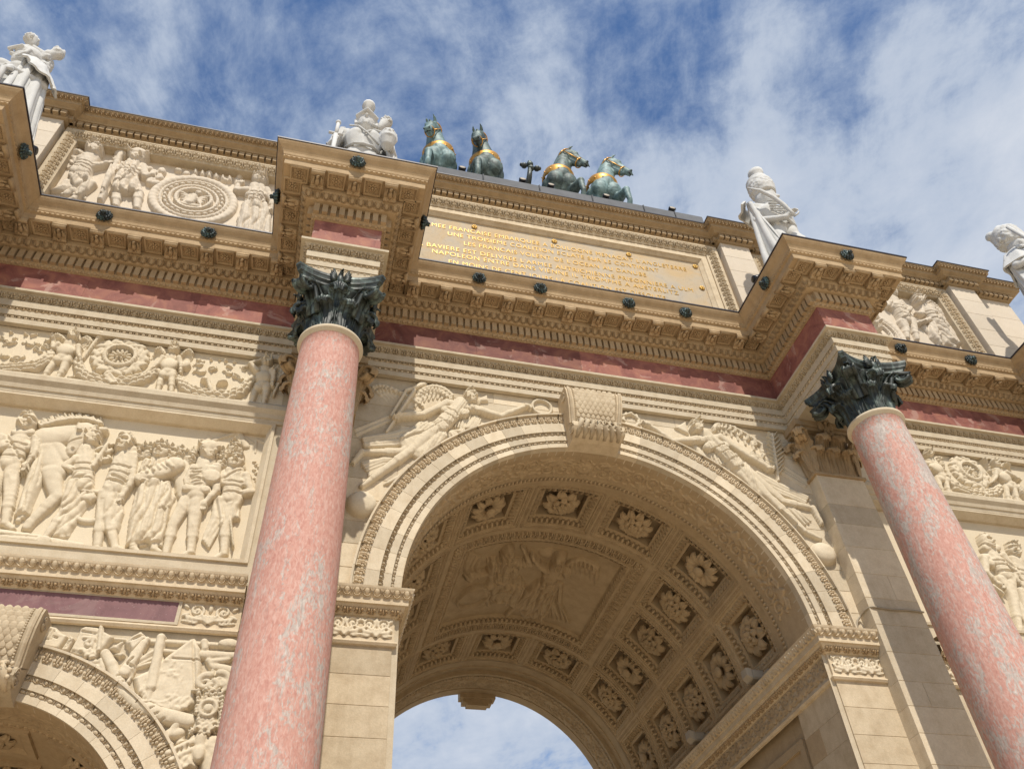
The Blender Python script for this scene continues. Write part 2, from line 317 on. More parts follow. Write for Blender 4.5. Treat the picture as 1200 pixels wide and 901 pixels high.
# ornament elements: x along the run (unit pitch), y out of the wall, z up
def hemi(cx, cz, rx, rz, h, n=8, rings=2, y0=0.0):
    V = []; F3 = []; F4 = []
    for k in range(rings+1):
        a = k/rings*math.pi/2
        if k == rings: V.append((cx, y0+h, cz)); continue
        for i in range(n):
            t = 2*math.pi*i/n; V.append((cx+rx*math.cos(a)*math.cos(t), y0+h*math.sin(a), cz+rz*math.cos(a)*math.sin(t)))
    for k in range(rings-1):
        for i in range(n): F4.append((k*n+i, (k+1)*n+i, (k+1)*n+(i+1) % n, k*n+(i+1) % n))
    b = (rings-1)*n
    for i in range(n): F3.append((b+i, b+n, b+(i+1) % n))
    return V, F3, F4
def elem(*items):
    g = G()
    for it in items: V, F3, F4 = it; g.add(V, F3, F4)
    return g.el()
def strip_el(pts, w, h, pitch=0.1, y0=0.0):
    """thin raised ridge along a 2D line; x in pitches, the rest in metres"""
    p = np.asarray(pts, float)*(pitch, 1); d = np.gradient(p, axis=0); d /= np.linalg.norm(d, axis=1, keepdims=True)+1e-9; q = np.stack([-d[:, 1], d[:, 0]], 1)
    a = p+q*w; b = p-q*w; n = len(p); V = [(x/pitch, y0, z) for x, z in a]+[(x/pitch, y0+h, z) for x, z in p]+[(x/pitch, y0, z) for x, z in b]
    F4 = [(i, i+1, n+i+1, n+i) for i in range(n-1)]+[(n+i, n+i+1, 2*n+i+1, 2*n+i) for i in range(n-1)]
    return V, [], F4
def el_egg(h, p=0.1):
    t = np.linspace(-0.25*math.pi, 1.25*math.pi, 9)
    return elem(hemi(0, 0.02*h, 0.27, 0.44*h, 0.017, 8, 3), strip_el([(0.40*math.cos(a), 0.04*h-0.52*h*math.sin(a)) for a in t], 0.007, 0.024, p), hemi(0.5, 0.0, 0.045, 0.42*h, 0.022, 5, 2))
def el_tongue(h): return elem(hemi(0, 0, 0.38, 0.52*h, 0.022, 6, 2), hemi(0.5, -0.2*h, 0.07, 0.3*h, 0.015, 4, 2))
def el_bead(h, d=0.030): return elem(hemi(0, 0, 0.33, 0.47*h, d, 8, 2), hemi(0.42, 0, 0.07, 0.5*h, d*0.9, 6, 2))
def el_leaf(h, d=0.032):
    it = [hemi(0, 0.02*h, 0.11, 0.5*h, d, 6, 2)]
    for s in (-1, 1): it += [hemi(s*0.23, 0.20*h, 0.17, 0.24*h, d*0.95, 6, 2), hemi(s*0.30, -0.12*h, 0.17, 0.18*h, d*0.8, 6, 2), hemi(s*0.17, -0.36*h, 0.12, 0.13*h, d*0.7, 5, 2)]
    it.append(hemi(0.5, 0.34*h, 0.06, 0.16*h, d*0.8, 5, 2)); return elem(*it)
def el_wleaf(h, p=0.08, d=0.028):
    return elem(strip_el([(-0.47, 0.5*h), (-0.42, 0.0), (-0.24, -0.35*h), (0, -0.5*h), (0.24, -0.35*h), (0.42, 0.0), (0.47, 0.5*h)], 0.008, d, p), hemi(0, 0.08*h, 0.17, 0.42*h, d, 6, 2), hemi(0.5, -0.28*h, 0.13, 0.22*h, d*0.8, 5, 2))
def el_dot(h): return elem(hemi(0, 0, 0.3, 0.3*h, 0.3*h, 6, 2), strip_el([(-0.5, -0.45*h), (0.5, -0.45*h)], 0.05*h, 0.006), strip_el([(-0.5, 0.45*h), (0.5, 0.45*h)], 0.05*h, 0.006))
def bevel_box(x0, y0, z0, x1, y1, z1, b=0.008):
    """block with its visible front (-y) arrises taken off: 12 vertices"""
    g = G(); V = []
    for (i, yy) in ((0, y1), (0, y0+b), (b, y0)):
        V += [(x0+i, yy, z0+i), (x1-i, yy, z0+i), (x1-i, yy, z1-i), (x0+i, yy, z1-i)]
    F = [(4*k+i, 4*k+(i+1) % 4, 4*k+4+(i+1) % 4, 4*k+4+i) for k in range(2) for i in range(4)]+[(8, 9, 10, 11), (3, 2, 1, 0)]
    g.add(V, F); return g

# ------------------------------------------------------------------ the ground
g = G(); g.grid([[(-600, -600, 0), (600, -600, 0)], [(-600, 600, 0), (600, 600, 0)]][::-1])
obj('ground', g.build('ground'), 'gravel', kind='structure')

# ------------------------------------------------------------------ the arch: measures (metres)
A, B, BAY = 3.526, 8.516, 6.021
YW, YF, YR, RH = 0.07, -0.02, -1.51, 0.42        # wall, frieze line, ressaut front, ressaut half width
ZS, RA = 6.356, 2.44                              # great arch: springing, radius
SZ, SR = 3.50, 1.56                               # side arches
XE, YB = 9.66, 7.22
arch = thing('triumphal_arch', 'monumental limestone triumphal arch with red marble frieze, carved reliefs and coffered vault', 'arch')
def part(name, g, mat, parent=None, smooth=False, kind=None, **kw):
    return obj(name, g.build(name, smooth) if isinstance(g, G) else g, mat, arch if parent is None else parent, kind, **kw)
def stuff(name, g, mat, parent=None): return part(name, g, mat, parent, False, 'stuff')
def quad(g, a, b, c, d): g.add([a, b, c, d], [(0, 1, 2, 3)])

def facade(g, y, back=False):
    def rect(x0, x1, z0, z1):
        if x1-x0 > 1e-6 and z1-z0 > 1e-6: quad(g, (x0, y, z0), (x1, y, z0), (x1, y, z1), (x0, y, z1))
    def over(cx, zs, r, zt, n=48):
        for i in range(n):
            a0, a1 = -math.pi/2+math.pi*i/n, -math.pi/2+math.pi*(i+1)/n
            p0, p1 = (cx+r*math.sin(a0), zs+r*math.cos(a0)), (cx+r*math.sin(a1), zs+r*math.cos(a1))
            quad(g, (p0[0], y, p0[1]), (p1[0], y, p1[1]), (p1[0], y, zt), (p0[0], y, zt))
    ZT = 9.62
    for s in (-1, 1):
        xs = sorted((s*XE, s*(BAY+1.98))); rect(xs[0], xs[1], 0, ZT)
        xs = sorted((s*(BAY-1.98), s*RA)); rect(xs[0], xs[1], 0, ZT)
        cx = s*BAY
        rect(cx-1.98, cx-SR, 0, 5.8); rect(cx+SR, cx+1.98, 0, 5.8); over(cx, SZ, SR, 5.8, 32)
        rect(cx-1.98, cx+1.98, 5.8, 6.62); rect(cx-1.98, cx+1.98, 8.56, ZT)
        if back: rect(cx-1.98, cx+1.98, 6.62, 8.56)
    over(0, ZS, RA, ZT)
g = G(); facade(g, YW); facade(g, YB, True)
g.box(-XE, YW, 0, -XE+0.01, YB, 9.62); g.box(XE-0.01, YW, 0, XE, YB, 9.62)
part('wall', g, 'stone_pale')
# jambs and barrels of the side passages, dark and plain
for s in (-1, 1):
    g = G(); cx = s*BAY
    t = np.linspace(-math.pi/2, math.pi/2, 33)
    prof = [(cx-SR, 0)]+[(cx+SR*math.sin(a), SZ+SR*math.cos(a)) for a in t]+[(cx+SR, 0)]
    g.grid([[(x, y, z) for y in (YW, YB)] for x, z in prof])
    # coffered field sunk behind a soffit band
    g.grid([[(cx+(SR+0.004)*math.sin(a), y, SZ+(SR+0.004)*math.cos(a)) for y in (YW, 0.2)] for a in t])
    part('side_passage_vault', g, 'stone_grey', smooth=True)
# ------------------------------------------------------------------ stone blocks
def block(x0, y0, z0, x1, y1, z1, mat, name='stone_block', j=0.0015, parent=None):
    return part(name, bevel_box(x0+j, y0, z0+j, x1-j, y1, z1-j, 0.0035), mat, parent)
for s in (-1, 1):
    zs = [5.775-0.305*k for k in range(20) if 5.775-0.305*k > 0.0]+[0.0]
    for k in range(len(zs)-1):                         # front pier courses, the jamb is the same stone
        x0, x1 = sorted((s*2.5, s*3.17)); dy = 0.95 if k % 2 == 0 else 0.62
        if zs[k] > 2.5:
            block(x0, 0.05, zs[k+1], x1, dy, zs[k], 'stone', 'pier_stone')
            if dy < 0.9: xa, xb = sorted((s*2.5, s*3.0)); block(xa, dy, zs[k+1], xb, 0.95, zs[k], 'stone_grey', 'pier_stone')
        else: block(x0, 0.05, zs[k+1], x1, 0.95, zs[k], 'stone', 'pier_stone')
    g = G(); xa, xb = sorted((s*2.505, s*3.165)); g.box(xa, 0.055, 0, xb, 0.945, 5.77); [g.box(c-0.362, -0.144, 0, c+0.362, 0.075, 8.675) for c in (s*A, s*B)]; part('mortar_bed', g, 'stone_pale')
    g = G(); xi = s*2.58                               # recessed jamb panels further in
    g.grid([[(xi, 0.95, 0), (xi, 6.3, 0)], [(xi, 0.95, 6.38), (xi, 6.3, 6.38)]]); g.box(min(s*2.5, s*3), 6.3, 0, max(s*2.5, s*3), YB, 5.775)
    for (y0, y1) in ((1.08, 3.4), (3.75, 6.15)):
        for (ya, yb, za, zb) in ((y0, y1, 5.45, 5.55), (y0, y0+0.1, 1, 5.45), (y1-0.1, y1, 1, 5.45)): g.box(min(xi, xi-s*0.035), ya, za, max(xi, xi-s*0.035), yb, zb)
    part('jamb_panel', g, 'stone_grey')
    zp = [8.68, 8.196, 7.88, 7.52, 7.126, 6.78, 6.42, 6.07, 5.72, 5.43, 5.13, 4.80, 4.49, 4.18]; zp += [4.18-0.31*k for k in range(1, 13)]+[0]
    for c in (s*A, s*B):                               # pilasters behind the columns
        for k in range(len(zp)-1):
            if k in (4, 8, 11) and c == s*A:
                m = c+(0.08 if k == 4 else -0.06)
                block(c-0.367, -0.149, zp[k+1], m, 0.08, zp[k], 'stone_pale', 'pilaster_stone'); block(m, -0.149, zp[k+1], c+0.367, 0.08, zp[k], 'stone_pale', 'pilaster_stone')
            elif zp[k] > 2.5 or k % 3 == 0 or True: block(c-0.367, -0.149, zp[k+1], c+0.367, 0.08, zp[k], 'stone_pale', 'pilaster_stone')
# spandrel ashlar of the middle bay
for s in (-1, 1):
    for k in range(11):
        z0 = 6.37+0.305*k; z1 = min(z0+0.305, 9.615)
        if z1-z0 < 0.05: continue
        zz = max(abs(z0-ZS), 0); rr = 2.66
        xin = math.sqrt(max(rr*rr-zz*zz, 0.02)) if zz < rr else 0.30
        cuts = [3.17]; st = 0.62 if k % 2 else 0.95
        while cuts[-1]-st > xin+0.25: cuts.append(cuts[-1]-st); st = 0.9
        cuts.append(xin)
        for i in range(len(cuts)-1): xa, xb = sorted((s*cuts[i], s*cuts[i+1])); block(xa, YW-0.006, z0, xb, YW+0.01, z1, 'stone_pale', 'ashlar', 0.002)
# ------------------------------------------------------------------ archivolts: voussoirs stepped in three fasciae
def archivolt(cx, cz, r0, rs, n, mat):
    """rs: radii of the fascia steps; each voussoir one stone"""
    ys = [0.045, 0.03, 0.012]
    for i in range(n):
        a0 = -math.pi/2+math.pi*i/n; a1 = a0+math.pi/n; e = 0.0009
        aa = np.linspace(a0+e, a1-e, 5)
        prof = [(r0, YW+0.13), (r0, ys[0]), (rs[0]-0.022, ys[0]), (rs[0]-0.022, ys[0]+0.012), (rs[0]+0.022, ys[0]+0.012), (rs[0]+0.022, ys[1]), (rs[1]-0.027, ys[1]), (rs[1]-0.027, ys[1]+0.012), (rs[1]+0.027, ys[1]+0.012), (rs[1]+0.027, ys[2]), (rs[2], ys[2]), (rs[2]+0.004, ys[2]+0.014), (rs[2]+0.13, 0.01), (rs[2]+0.132, -0.03), (rs[2]+0.15, -0.03), (rs[2]+0.15, YW+0.01)]
        g = G(); Q = np.array([[(cx+r*math.sin(a), y, cz+r*math.cos(a)) for r, y in prof] for a in aa])
        for k in range(len(prof)-1): g.grid(Q[:, k:k+2])
        for e_ in (0, -1): g.add(np.concatenate([Q[e_], Q[e_][:1]+(0, 0, 0)]), [(0, k, k+1) for k in range(1, len(prof)-1)])
        part('voussoir', g, mat)
def archivolt_bed(cx, cz, r0, rs):
    """mortar behind the joints"""
    ys = [0.045, 0.03, 0.012]; e = 0.004; t = np.linspace(-math.pi/2, math.pi/2, 97)
    prof = [(r+e, y+e) for r, y in [(r0, YW+0.12), (r0, ys[0]), (rs[0]-0.022, ys[0]), (rs[0]-0.022, ys[0]+0.012), (rs[0]+0.022, ys[0]+0.012), (rs[0]+0.022, ys[1]), (rs[1]-0.027, ys[1]), (rs[1]-0.027, ys[1]+0.012), (rs[1]+0.027, ys[1]+0.012), (rs[1]+0.027, ys[2]), (rs[2], ys[2]), (rs[2]+0.004, ys[2]+0.014), (rs[2]+0.13, 0.01), (rs[2]+0.132, -0.03), (rs[2]+0.15, -0.03), (rs[2]+0.15, YW+0.01)]]
    g = G(); Q = np.array([[(cx+r*math.sin(a), y, cz+r*math.cos(a)) for r, y in prof] for a in t])
    for k in range(len(prof)-1): g.grid(Q[:, k:k+2])
    part('mortar_bed', g, 'stone_white')
archivolt(0, ZS, RA, (2.535, 2.665, 2.835), 31, 'stone_pale')
archivolt_bed(0, ZS, RA, (2.535, 2.665, 2.835))
for s in (-1, 1): archivolt(s*BAY, SZ, SR, (1.645, 1.76, 1.90), 25, 'stone_pale'); archivolt_bed(s*BAY, SZ, SR, (1.645, 1.76, 1.90))
for nm, (cx, cz, r) in {'great': (0, ZS, (2.53, 2.665, 2.905)), 'l': (-BAY, SZ, (1.64, 1.76, 1.975)), 'r': (BAY, SZ, (1.64, 1.76, 1.975))}.items():
    g = G(); arc_band(g, cx, cz, r[0]+0.005, 0.057, el_bead(0.040, 0.022), 0.085); stuff('bead_moulding', g, 'stone')
    g = G(); arc_band(g, cx, cz, r[1], 0.042, el_wleaf(0.052, 0.085, 0.022), 0.085); stuff('leaf_moulding', g, 'stone')
    g = G(); arc_band(g, cx, cz, r[2]-0.003, 0.016, el_leaf(0.12, 0.026), 0.10); stuff('acanthus_moulding', g, 'stone')
# ------------------------------------------------------------------ imposts and string courses
IMP = [(0, 5.77), (0.03, 5.775), (0.045, 5.80), (0.035, 5.82), (0.015, 5.825), (0.012, 5.85), (0.012, 6.085), (0.03, 6.09), (0.10, 6.165), (0.105, 6.18), (0.13, 6.18), (0.13, 6.25), (0.137, 6.255), (0.18, 6.335), (0.186, 6.355), (0.0, 6.375)]
for s in (-1, 1):
    path = [(2.5, YB), (2.5, 0.05), (3.165, 0.05)] if s > 0 else [(-3.165, 0.05), (-2.5, 0.05), (-2.5, YB)]
    g = G(); sweep(g, path, IMP); g.box(min(s*2.5, s*3.165), 0.06, 5.76, max(s*2.5, s*3.165), 0.9, 6.36); part('impost', g, 'stone')
    g = G(); band(g, path, 0.155, 6.295, el_egg(0.088, 0.097), 0.097, R(28)); stuff('egg_and_dart', g, 'stone')
    g = G(); band(g, path, 0.062, 6.128, el_leaf(0.085), 0.13, R(42)); stuff('leaf_moulding', g, 'stone_ochre')
    pth = [(s*BAY-2.02, 0.05), (s*BAY+2.02, 0.05)]
    g = G(); sweep(g, pth, IMP); part('string_course', g, 'stone')
    g = G(); band(g, pth, 0.155, 6.295, el_egg(0.088, 0.097), 0.097, R(28)); stuff('egg_and_dart', g, 'stone')
    g = G(); band(g, pth, 0.062, 6.128, el_leaf(0.085), 0.13, R(42)); stuff('leaf_moulding', g, 'stone_ochre')
    g = G(); x0, x1 = s*BAY-1.42, s*BAY+1.42; g.box(x0, 0.028, 5.862, x1, 0.06, 6.075); part('marble_inlay', g, 'purple_marble')
    g = G(); g.box(x0-0.035, 0.022, 5.835, x1+0.035, 0.058, 5.861); g.box(x0-0.035, 0.022, 6.076, x1+0.035, 0.058, 6.088); g.box(x0-0.035, 0.022, 5.861, x0-0.001, 0.058, 6.076); g.box(x1+0.001, 0.022, 5.861, x1+0.035, 0.058, 6.076); part('inlay_frame', g, 'stone_pale')
# ------------------------------------------------------------------ entablature
def ent_path(xe, yf, yr, h, cs):
    p = [(-xe, YB), (-xe, yf)]
    for c in cs: p += [(c-h, yf), (c-h, yr), (c+h, yr), (c+h, yf)]
    return p+[(xe, yf), (xe, YB)]
CS = (-B, -A, A, B)
PATH = ent_path(XE, YF, YR, RH, CS)
ARC = [(-0.07, 9.607), (-0.006, 9.607), (-0.006, 9.689), (-0.032, 9.689), (-0.032, 9.737), (0.004, 9.737), (0.004, 9.828), (-0.022, 9.828), (-0.022, 9.880), (0.018, 9.880), (0.018, 9.985), (0.0, 9.988), (0.0, 10.0), (0.062, 10.085), (0.105, 10.088), (0.105, 10.125), (-0.01, 10.13)]
g = G(); sweep(g, PATH, ARC)
for c in CS: g.box(c-RH+0.01, YR+0.01, 9.609, c+RH-0.01, 0.2, 11.4)
part('architrave', g, 'stone_pale')
g = G(); band(g, PATH, -0.032, 9.713, el_bead(0.046, 0.036), 0.075); stuff('bead_moulding', g, 'stone')
g = G(); band(g, PATH, -0.022, 9.854, el_wleaf(0.05, 0.075, 0.038), 0.075); stuff('leaf_moulding', g, 'stone')
g = G(); band(g, PATH, 0.026, 10.04, el_leaf(0.10, 0.04), 0.115, R(34)); stuff('acanthus_moulding', g, 'stone')
for (q, d, nn, L) in segs(PATH, 0.0):                    # the frieze is faced with marble slabs
    if abs(d[1]) > 0.5 and L > 5: continue
    n = max(1, int(round(L/1.55)))
    for i in range(n):
        a = q+d*(L*i/n+0.001); b = q+d*(L*(i+1)/n-0.001); bk = -nn*0.06; lo, hi = 10.128, 10.656; fr = nn*0.0
        V = [(*(a+fr), lo), (*(b+fr), lo), (*(b+fr), hi), (*(a+fr), hi), (*(a+bk), lo), (*(b+bk), lo), (*(b+bk), hi), (*(a+bk), hi)]
        g = G(); g.add(V, [(0, 1, 2, 3), (5, 4, 7, 6), (1, 5, 6, 2), (4, 0, 3, 7)]); part('frieze_slab', g, 'red_marble')
g = G(); g.box(-XE+0.1, YF+0.05, 9.62, XE-0.1, YB-0.1, 11.4); part('core', g, 'stone')
CORN = [(-0.02, 10.652), (0.012, 10.654), (0.05, 10.70), (0.055, 10.705), (0.055, 10.885), (0.14, 10.885), (0.15, 10.89), (0.215, 10.985), (0.22, 11.0), (0.22, 11.082), (0.465, 11.082), (0.468, 11.09), (0.468, 11.185), (0.478, 11.19), (0.478, 11.195), (0.492, 11.20), (0.492, 11.245), (0.497, 11.25), (0.505, 11.29), (0.53, 11.335), (0.565, 11.375), (0.588, 11.41), (0.592, 11.425), (0.592, 11.442), (0.2, 11.45)]
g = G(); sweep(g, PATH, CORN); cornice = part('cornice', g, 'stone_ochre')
g = G(); sweep(g, PATH, [(0.590, 11.4385), (0.604, 11.4385), (0.604, 11.462), (0.0, 11.50), (-0.35, 11.51)])
for c in CS: g.box(c-RH-0.05, YR-0.02, 11.44, c+RH+0.05, 0.3, 11.498)
part('lead_flashing', g, 'flashing')
skipback = lambda q, d: abs(d[1]) > 0.5 and abs(q[0]) > XE-0.01
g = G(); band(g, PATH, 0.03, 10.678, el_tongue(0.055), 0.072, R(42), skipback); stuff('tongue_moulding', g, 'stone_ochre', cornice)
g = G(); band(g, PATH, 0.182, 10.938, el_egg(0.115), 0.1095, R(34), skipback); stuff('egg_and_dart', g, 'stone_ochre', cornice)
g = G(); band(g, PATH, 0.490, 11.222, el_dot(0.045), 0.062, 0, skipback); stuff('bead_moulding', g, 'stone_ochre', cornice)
def basis(o, q, d, nn, z):
    o.matrix_world = Matrix(((d[0], nn[0], 0, q[0]), (d[1], nn[1], 0, q[1]), (0, 0, 1, z), (0, 0, 0, 1)))
g = G(); g.box(-0.034, -0.01, 0, 0.034, 0.052, 0.17); dent_me = g.build('dentil'); dent_me.materials.append(M['stone_ochre'])
nd = 0
for (q, d, nn, L) in segs(PATH, 0.055):
    if skipback(q, d) or (abs(d[1]) > 0.5 and abs(q[0]) > B): continue
    n = int(round((L-0.03)/0.1)); w = (L-0.0)/n
    for i in range(n):
        if nd >= 300: break
        o = obj('dentil', dent_me, None, cornice); basis(o, q+d*(w*(i+0.5)), d, nn, 10.708); nd += 1
# eagle-carved modillions and rosette coffers under the corona
def modillion_mesh():
    g = G()
    t = np.linspace(0, 1, 9); y = 0.235*t; z0 = -0.055-0.035*np.cos(t*math.pi)-0.01*np.sin(t*2*math.pi)   # S-curve underside
    for x0, x1 in ((-0.078, 0.078),):
        g.grid([[(x0, a, b), (x1, a, b)] for a, b in zip(y, z0)])
        for x in (x0, x1): g.grid([[(x, a, b), (x, a, 0)] for a, b in zip(y, z0)])
        g.grid([[(x0, y[-1], z0[-1]), (x1, y[-1], z0[-1])], [(x0, y[-1], 0), (x1, y[-1], 0)]])
    g.box(-0.085, 0.215, -0.04, 0.085, 0.245, 0)
    g.tube([(-0.083, 0.215, -0.045), (0.083, 0.215, -0.045)], 0.03, 8); g.tube([(-0.083, 0.03, -0.085), (0.083, 0.03, -0.085)], 0.022, 8)
    # the eagle: body, neck, head, two hanging wings, legs
    g.ell((0, 0.11, -0.082), (0.030, 0.060, 0.034), None, 8, 6); g.ell((0, 0.185, -0.092), (0.02, 0.03, 0.024), None, 8, 5); g.ell((0.012, 0.207, -0.10), (0.016, 0.012, 0.010), None, 6, 4)
    for s in (-1, 1):
        for k in range(3): g.ell((s*(0.044+0.012*k), 0.12-0.022*k, -0.072+0.004*k), (0.011, 0.075-0.012*k, 0.022), None, 6, 5)
        g.ell((s*0.02, 0.045, -0.10), (0.012, 0.03, 0.016), None, 6, 4)
    return g.build('modillion', True)
def srosette_mesh():
    g = G(); w, dp = 0.118, -0.012
    for k, (a, z) in enumerate(((w, 0.0), (w-0.012, -0.022), (w-0.026, -0.022), (w-0.034, -0.002))): pass
    rings = [(w, 0.0), (w-0.004, -0.03), (w-0.022, -0.03), (w-0.03, -0.004)]
    Q = [[(-a, -a, z), (a, -a, z), (a, a, z), (-a, a, z)] for a, z in rings]; g.grid(Q, close_v=True)
    for i in range(6):
        for (x, y) in ((-w+0.045+0.0295*i, -w+0.042), (-w+0.045+0.0295*i, w-0.042)): g.ell((x, y, -0.004), (0.011, 0.009, 0.012), None, 5, 3)
    for i in range(1, 5):
        for s in (-1, 1): g.ell((s*(w-0.042), -w+0.045+0.0295*i, -0.004), (0.009, 0.011, 0.012), None, 5, 3)
    for k in range(8):
        a = k*math.pi/4; g.ell((0.038*math.cos(a), 0.038*math.sin(a), -0.012), (0.023, 0.014, 0.018), (('Z'), a), 7, 4)
    g.ell((0, 0, -0.02), (0.018, 0.018, 0.018), None, 8, 5)
    return g.build('soffit_rosette', True)
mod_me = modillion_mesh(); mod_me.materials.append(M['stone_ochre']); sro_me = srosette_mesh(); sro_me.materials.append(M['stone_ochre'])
for i, (q, d, nn, L) in enumerate(segs(PATH, 0.22)):
    if skipback(q, d) or (abs(d[1]) > 0.5 and abs(q[0]) > B+0.5): continue
    Lr = segs(PATH, 0.467)
    bay = abs(d[0]) > 0.5 and abs(q[1]) < 0.5
    n = max(2, int(round(L/0.46))) if bay else (3 if abs(d[0]) > 0.5 else 3)
    w = L/n if not bay else 0.46
    mid = L/2
    if bay: n = int(L/0.46); xs = [mid+(k-(n-1)/2)*0.46+(0.0 if n % 2 == 0 else 0.0) for k in range(n)]; rs = [mid+(k-n/2)*0.46 for k in range(n+1)]
    elif abs(d[0]) > 0.5: xs = [mid-0.46, mid, mid+0.46]; rs = [mid-0.69, mid-0.23, mid+0.23, mid+0.69]
    else: xs = [mid+(k-1)*0.46 for k in range(3)]; rs = [mid-0.23, mid+0.23, mid-0.69, mid+0.69]
    for t in xs:
        if -0.05 < t < L+0.05: o = obj('modillion', mod_me, None, cornice); basis(o, q+d*t, d, nn, 11.083)
    for t in rs:
        if -0.25 < t < L+0.25: o = obj('soffit_rosette', sro_me, None, cornice); basis(o, q+d*t+nn*0.122, d, nn, 11.083)
# ------------------------------------------------------------------ attic
XA = 9.745
APATH = ent_path(XA, 0.21, 0.05, 0.30, CS)
g = G(); g.box(-XA+0.02, 0.42, 11.4, XA-0.02, YB-0.05, 14.70); part('attic_core', g, 'stone')
for c in CS:
    zs = [14.452, 14.05, 13.62, 13.15, 12.68, 12.2, 11.5]
    for k in range(len(zs)-1): block(c-0.30, 0.05, zs[k+1], c+0.30, 0.45, zs[k], 'stone_white', 'attic_pilaster_stone')
for s in (-1, 1):
    zs = [14.452, 13.9, 13.3, 12.7, 12.1, 11.5]
    for k in range(5): x0, x1 = sorted((s*(B+0.30), s*XA)); block(x0, 0.21, zs[k+1], x1, 0.45, zs[k], 'stone_white', 'attic_stone')
def rect_frame(g, x0, x1, z0, z1, prof):
    Q = [[(x0+i, y, z0+i), (x1-i, y, z0+i), (x1-i, y, z1-i), (x0+i, y, z1-i)] for i, y in prof]; Q = np.array(Q)
    for k in range(len(prof)-1): g.grid(Q[k:k+2], close_v=True)
def frame_band(g, x0, x1, z0, z1, i, y, el, pitch, tilt):
    """ornament on the slanted inner side of a rectangular frame; tilt in radians"""
    for (o, X, Z, L) in (((x0+i, z1-i), (1, 0), (0, 1), x1-x0-2*i), ((x0+i, z0+i), (0, 1), (-1, 0), z1-z0-2*i), ((x1-i, z1-i), (0, -1), (1, 0), z1-z0-2*i)):
        n = int(round(L/pitch)); w = L/n; t = (np.arange(n)+0.5)*w; c, s_ = math.cos(tilt), math.sin(tilt)
        O = np.stack([o[0]+X[0]*t, 0*t+y, o[1]+X[1]*t], 1)
        g.inst(el, O, np.tile([X[0]*w, 0, X[1]*w], (n, 1)), np.tile([-Z[0]*s_, -c, -Z[1]*s_], (n, 1)), np.tile([Z[0]*c, -s_, Z[1]*c], (n, 1)))
ATT = []
for nm, x0, x1 in (('c', -A+0.30, A-0.30), ('l', -B+0.30, -A-0.30), ('r', A+0.30, B-0.30)):
    z0, z1 = 11.55, 14.452
    base = [(0, 0.21), (0.055, 0.21), (0.065, 0.125), (0.10, 0.115), (0.255, 0.20), (0.27, 0.205)]
    prof = base+([(0.27, 0.235), (0.285, 0.215), (0.39, 0.215), (0.40, 0.235), (0.45, 0.285), (0.45, 0.36)] if nm == 'c' else [(0.275, 0.38)])
    g = G(); rect_frame(g, x0, x1, z0, z1, prof); fr = part('panel_frame', g, 'stone')
    g = G(); frame_band(g, x0, x1, z0, z1, 0.175, 0.155, el_leaf(0.15), 0.135, R(28)); stuff('acanthus_moulding', g, 'stone', fr)
    g = G()
    if nm == 'c':
        g.box(x0+0.445, 0.30, z0+0.445, x1-0.445, 0.34, z1-0.445); slab = part('inscription_slab', g, 'slab')
    else:
        g.box(x0+0.27, 0.36, z0+0.27, x1-0.27, 0.40, z1-0.27); ATT.append(part('attic_relief', g, 'stone_white'))
ACO = [(-0.01, 14.448), (0.035, 14.45), (0.055, 14.47), (0.055, 14.575), (0.135, 14.58), (0.15, 14.60), (0.222, 14.635), (0.222, 14.672), (0.228, 14.678), (0.24, 14.70), (0.275, 14.745), (0.295, 14.765), (0.30, 14.785), (0.1, 14.79)]
g = G(); sweep(g, APATH, ACO); acor = part('attic_cornice', g, 'stone_ochre')
skipA = lambda q, d: abs(d[1]) > 0.5 and abs(q[0]) > XA-0.01
g = G(); band(g, APATH, 0.262, 14.728, el_wleaf(0.075), 0.075, R(40), skipA); stuff('leaf_moulding', g, 'stone_ochre', acor)
ed = G(); ed.box(-0.36, -0.02, 0, 0.36, 0.068, 0.095)
g = G(); band(g, APATH, 0.055, 14.477, ed.el(), 0.11, 0, skipA); stuff('dentil_course', g, 'stone_ochre', acor)
g = G(); sweep(g, APATH, [(0.297, 14.782), (0.309, 14.782), (0.309, 14.805), (0.0, 14.83), (-0.5, 14.84)]); part('lead_flashing', g, 'flashing')
g = G(); g.box(-XA, 0.3, 14.70, XA, YB, 14.80); part('roof_slab', g, 'lead')
# lead-clad plinth of the bronze team
xs = [-3.05, -2.35, -1.32, -0.25, 0.78, 1.81, 2.45, 3.04]
for i in range(len(xs)-1):
    g = bevel_box(xs[i]+0.004, 0.02, 14.83, xs[i+1]-0.004, 4.6, 15.22, 0.012); part('lead_sheet', g, 'lead')
    if i: g = G(); g.tube([(xs[i], 0.02, 14.84), (xs[i], 0.012, 15.21), (xs[i], 0.05, 15.232), (xs[i], 1.2, 15.232)], 0.014, 6); part('lead_seam', g, 'lead')
# ------------------------------------------------------------------ side bays: panel recess, ledge above it
for s in (-1, 1):
    x0, x1 = s*BAY-1.98, s*BAY+1.98
    g = G(); rect_frame(g, x0, x1, 6.60, 8.56, [(0.0, YW), (0.0, 0.045), (0.035, 0.04), (0.10, 0.15), (0.10, 0.22)])
    part('relief_frame', g, 'stone_pale')
    led = [(-0.03, 8.545), (0.01, 8.55), (0.02, 8.60), (0.035, 8.605), (0.05, 8.66), (0.085, 8.705), (0.09, 8.71), (0.09, 8.775), (0.04, 8.84), (0.0, 8.87), (-0.02, 8.872)]
    g = G(); sweep(g, [(x0-0.15, 0.05), (x1+0.15, 0.05)], led); part('ledge', g, 'stone_pale')
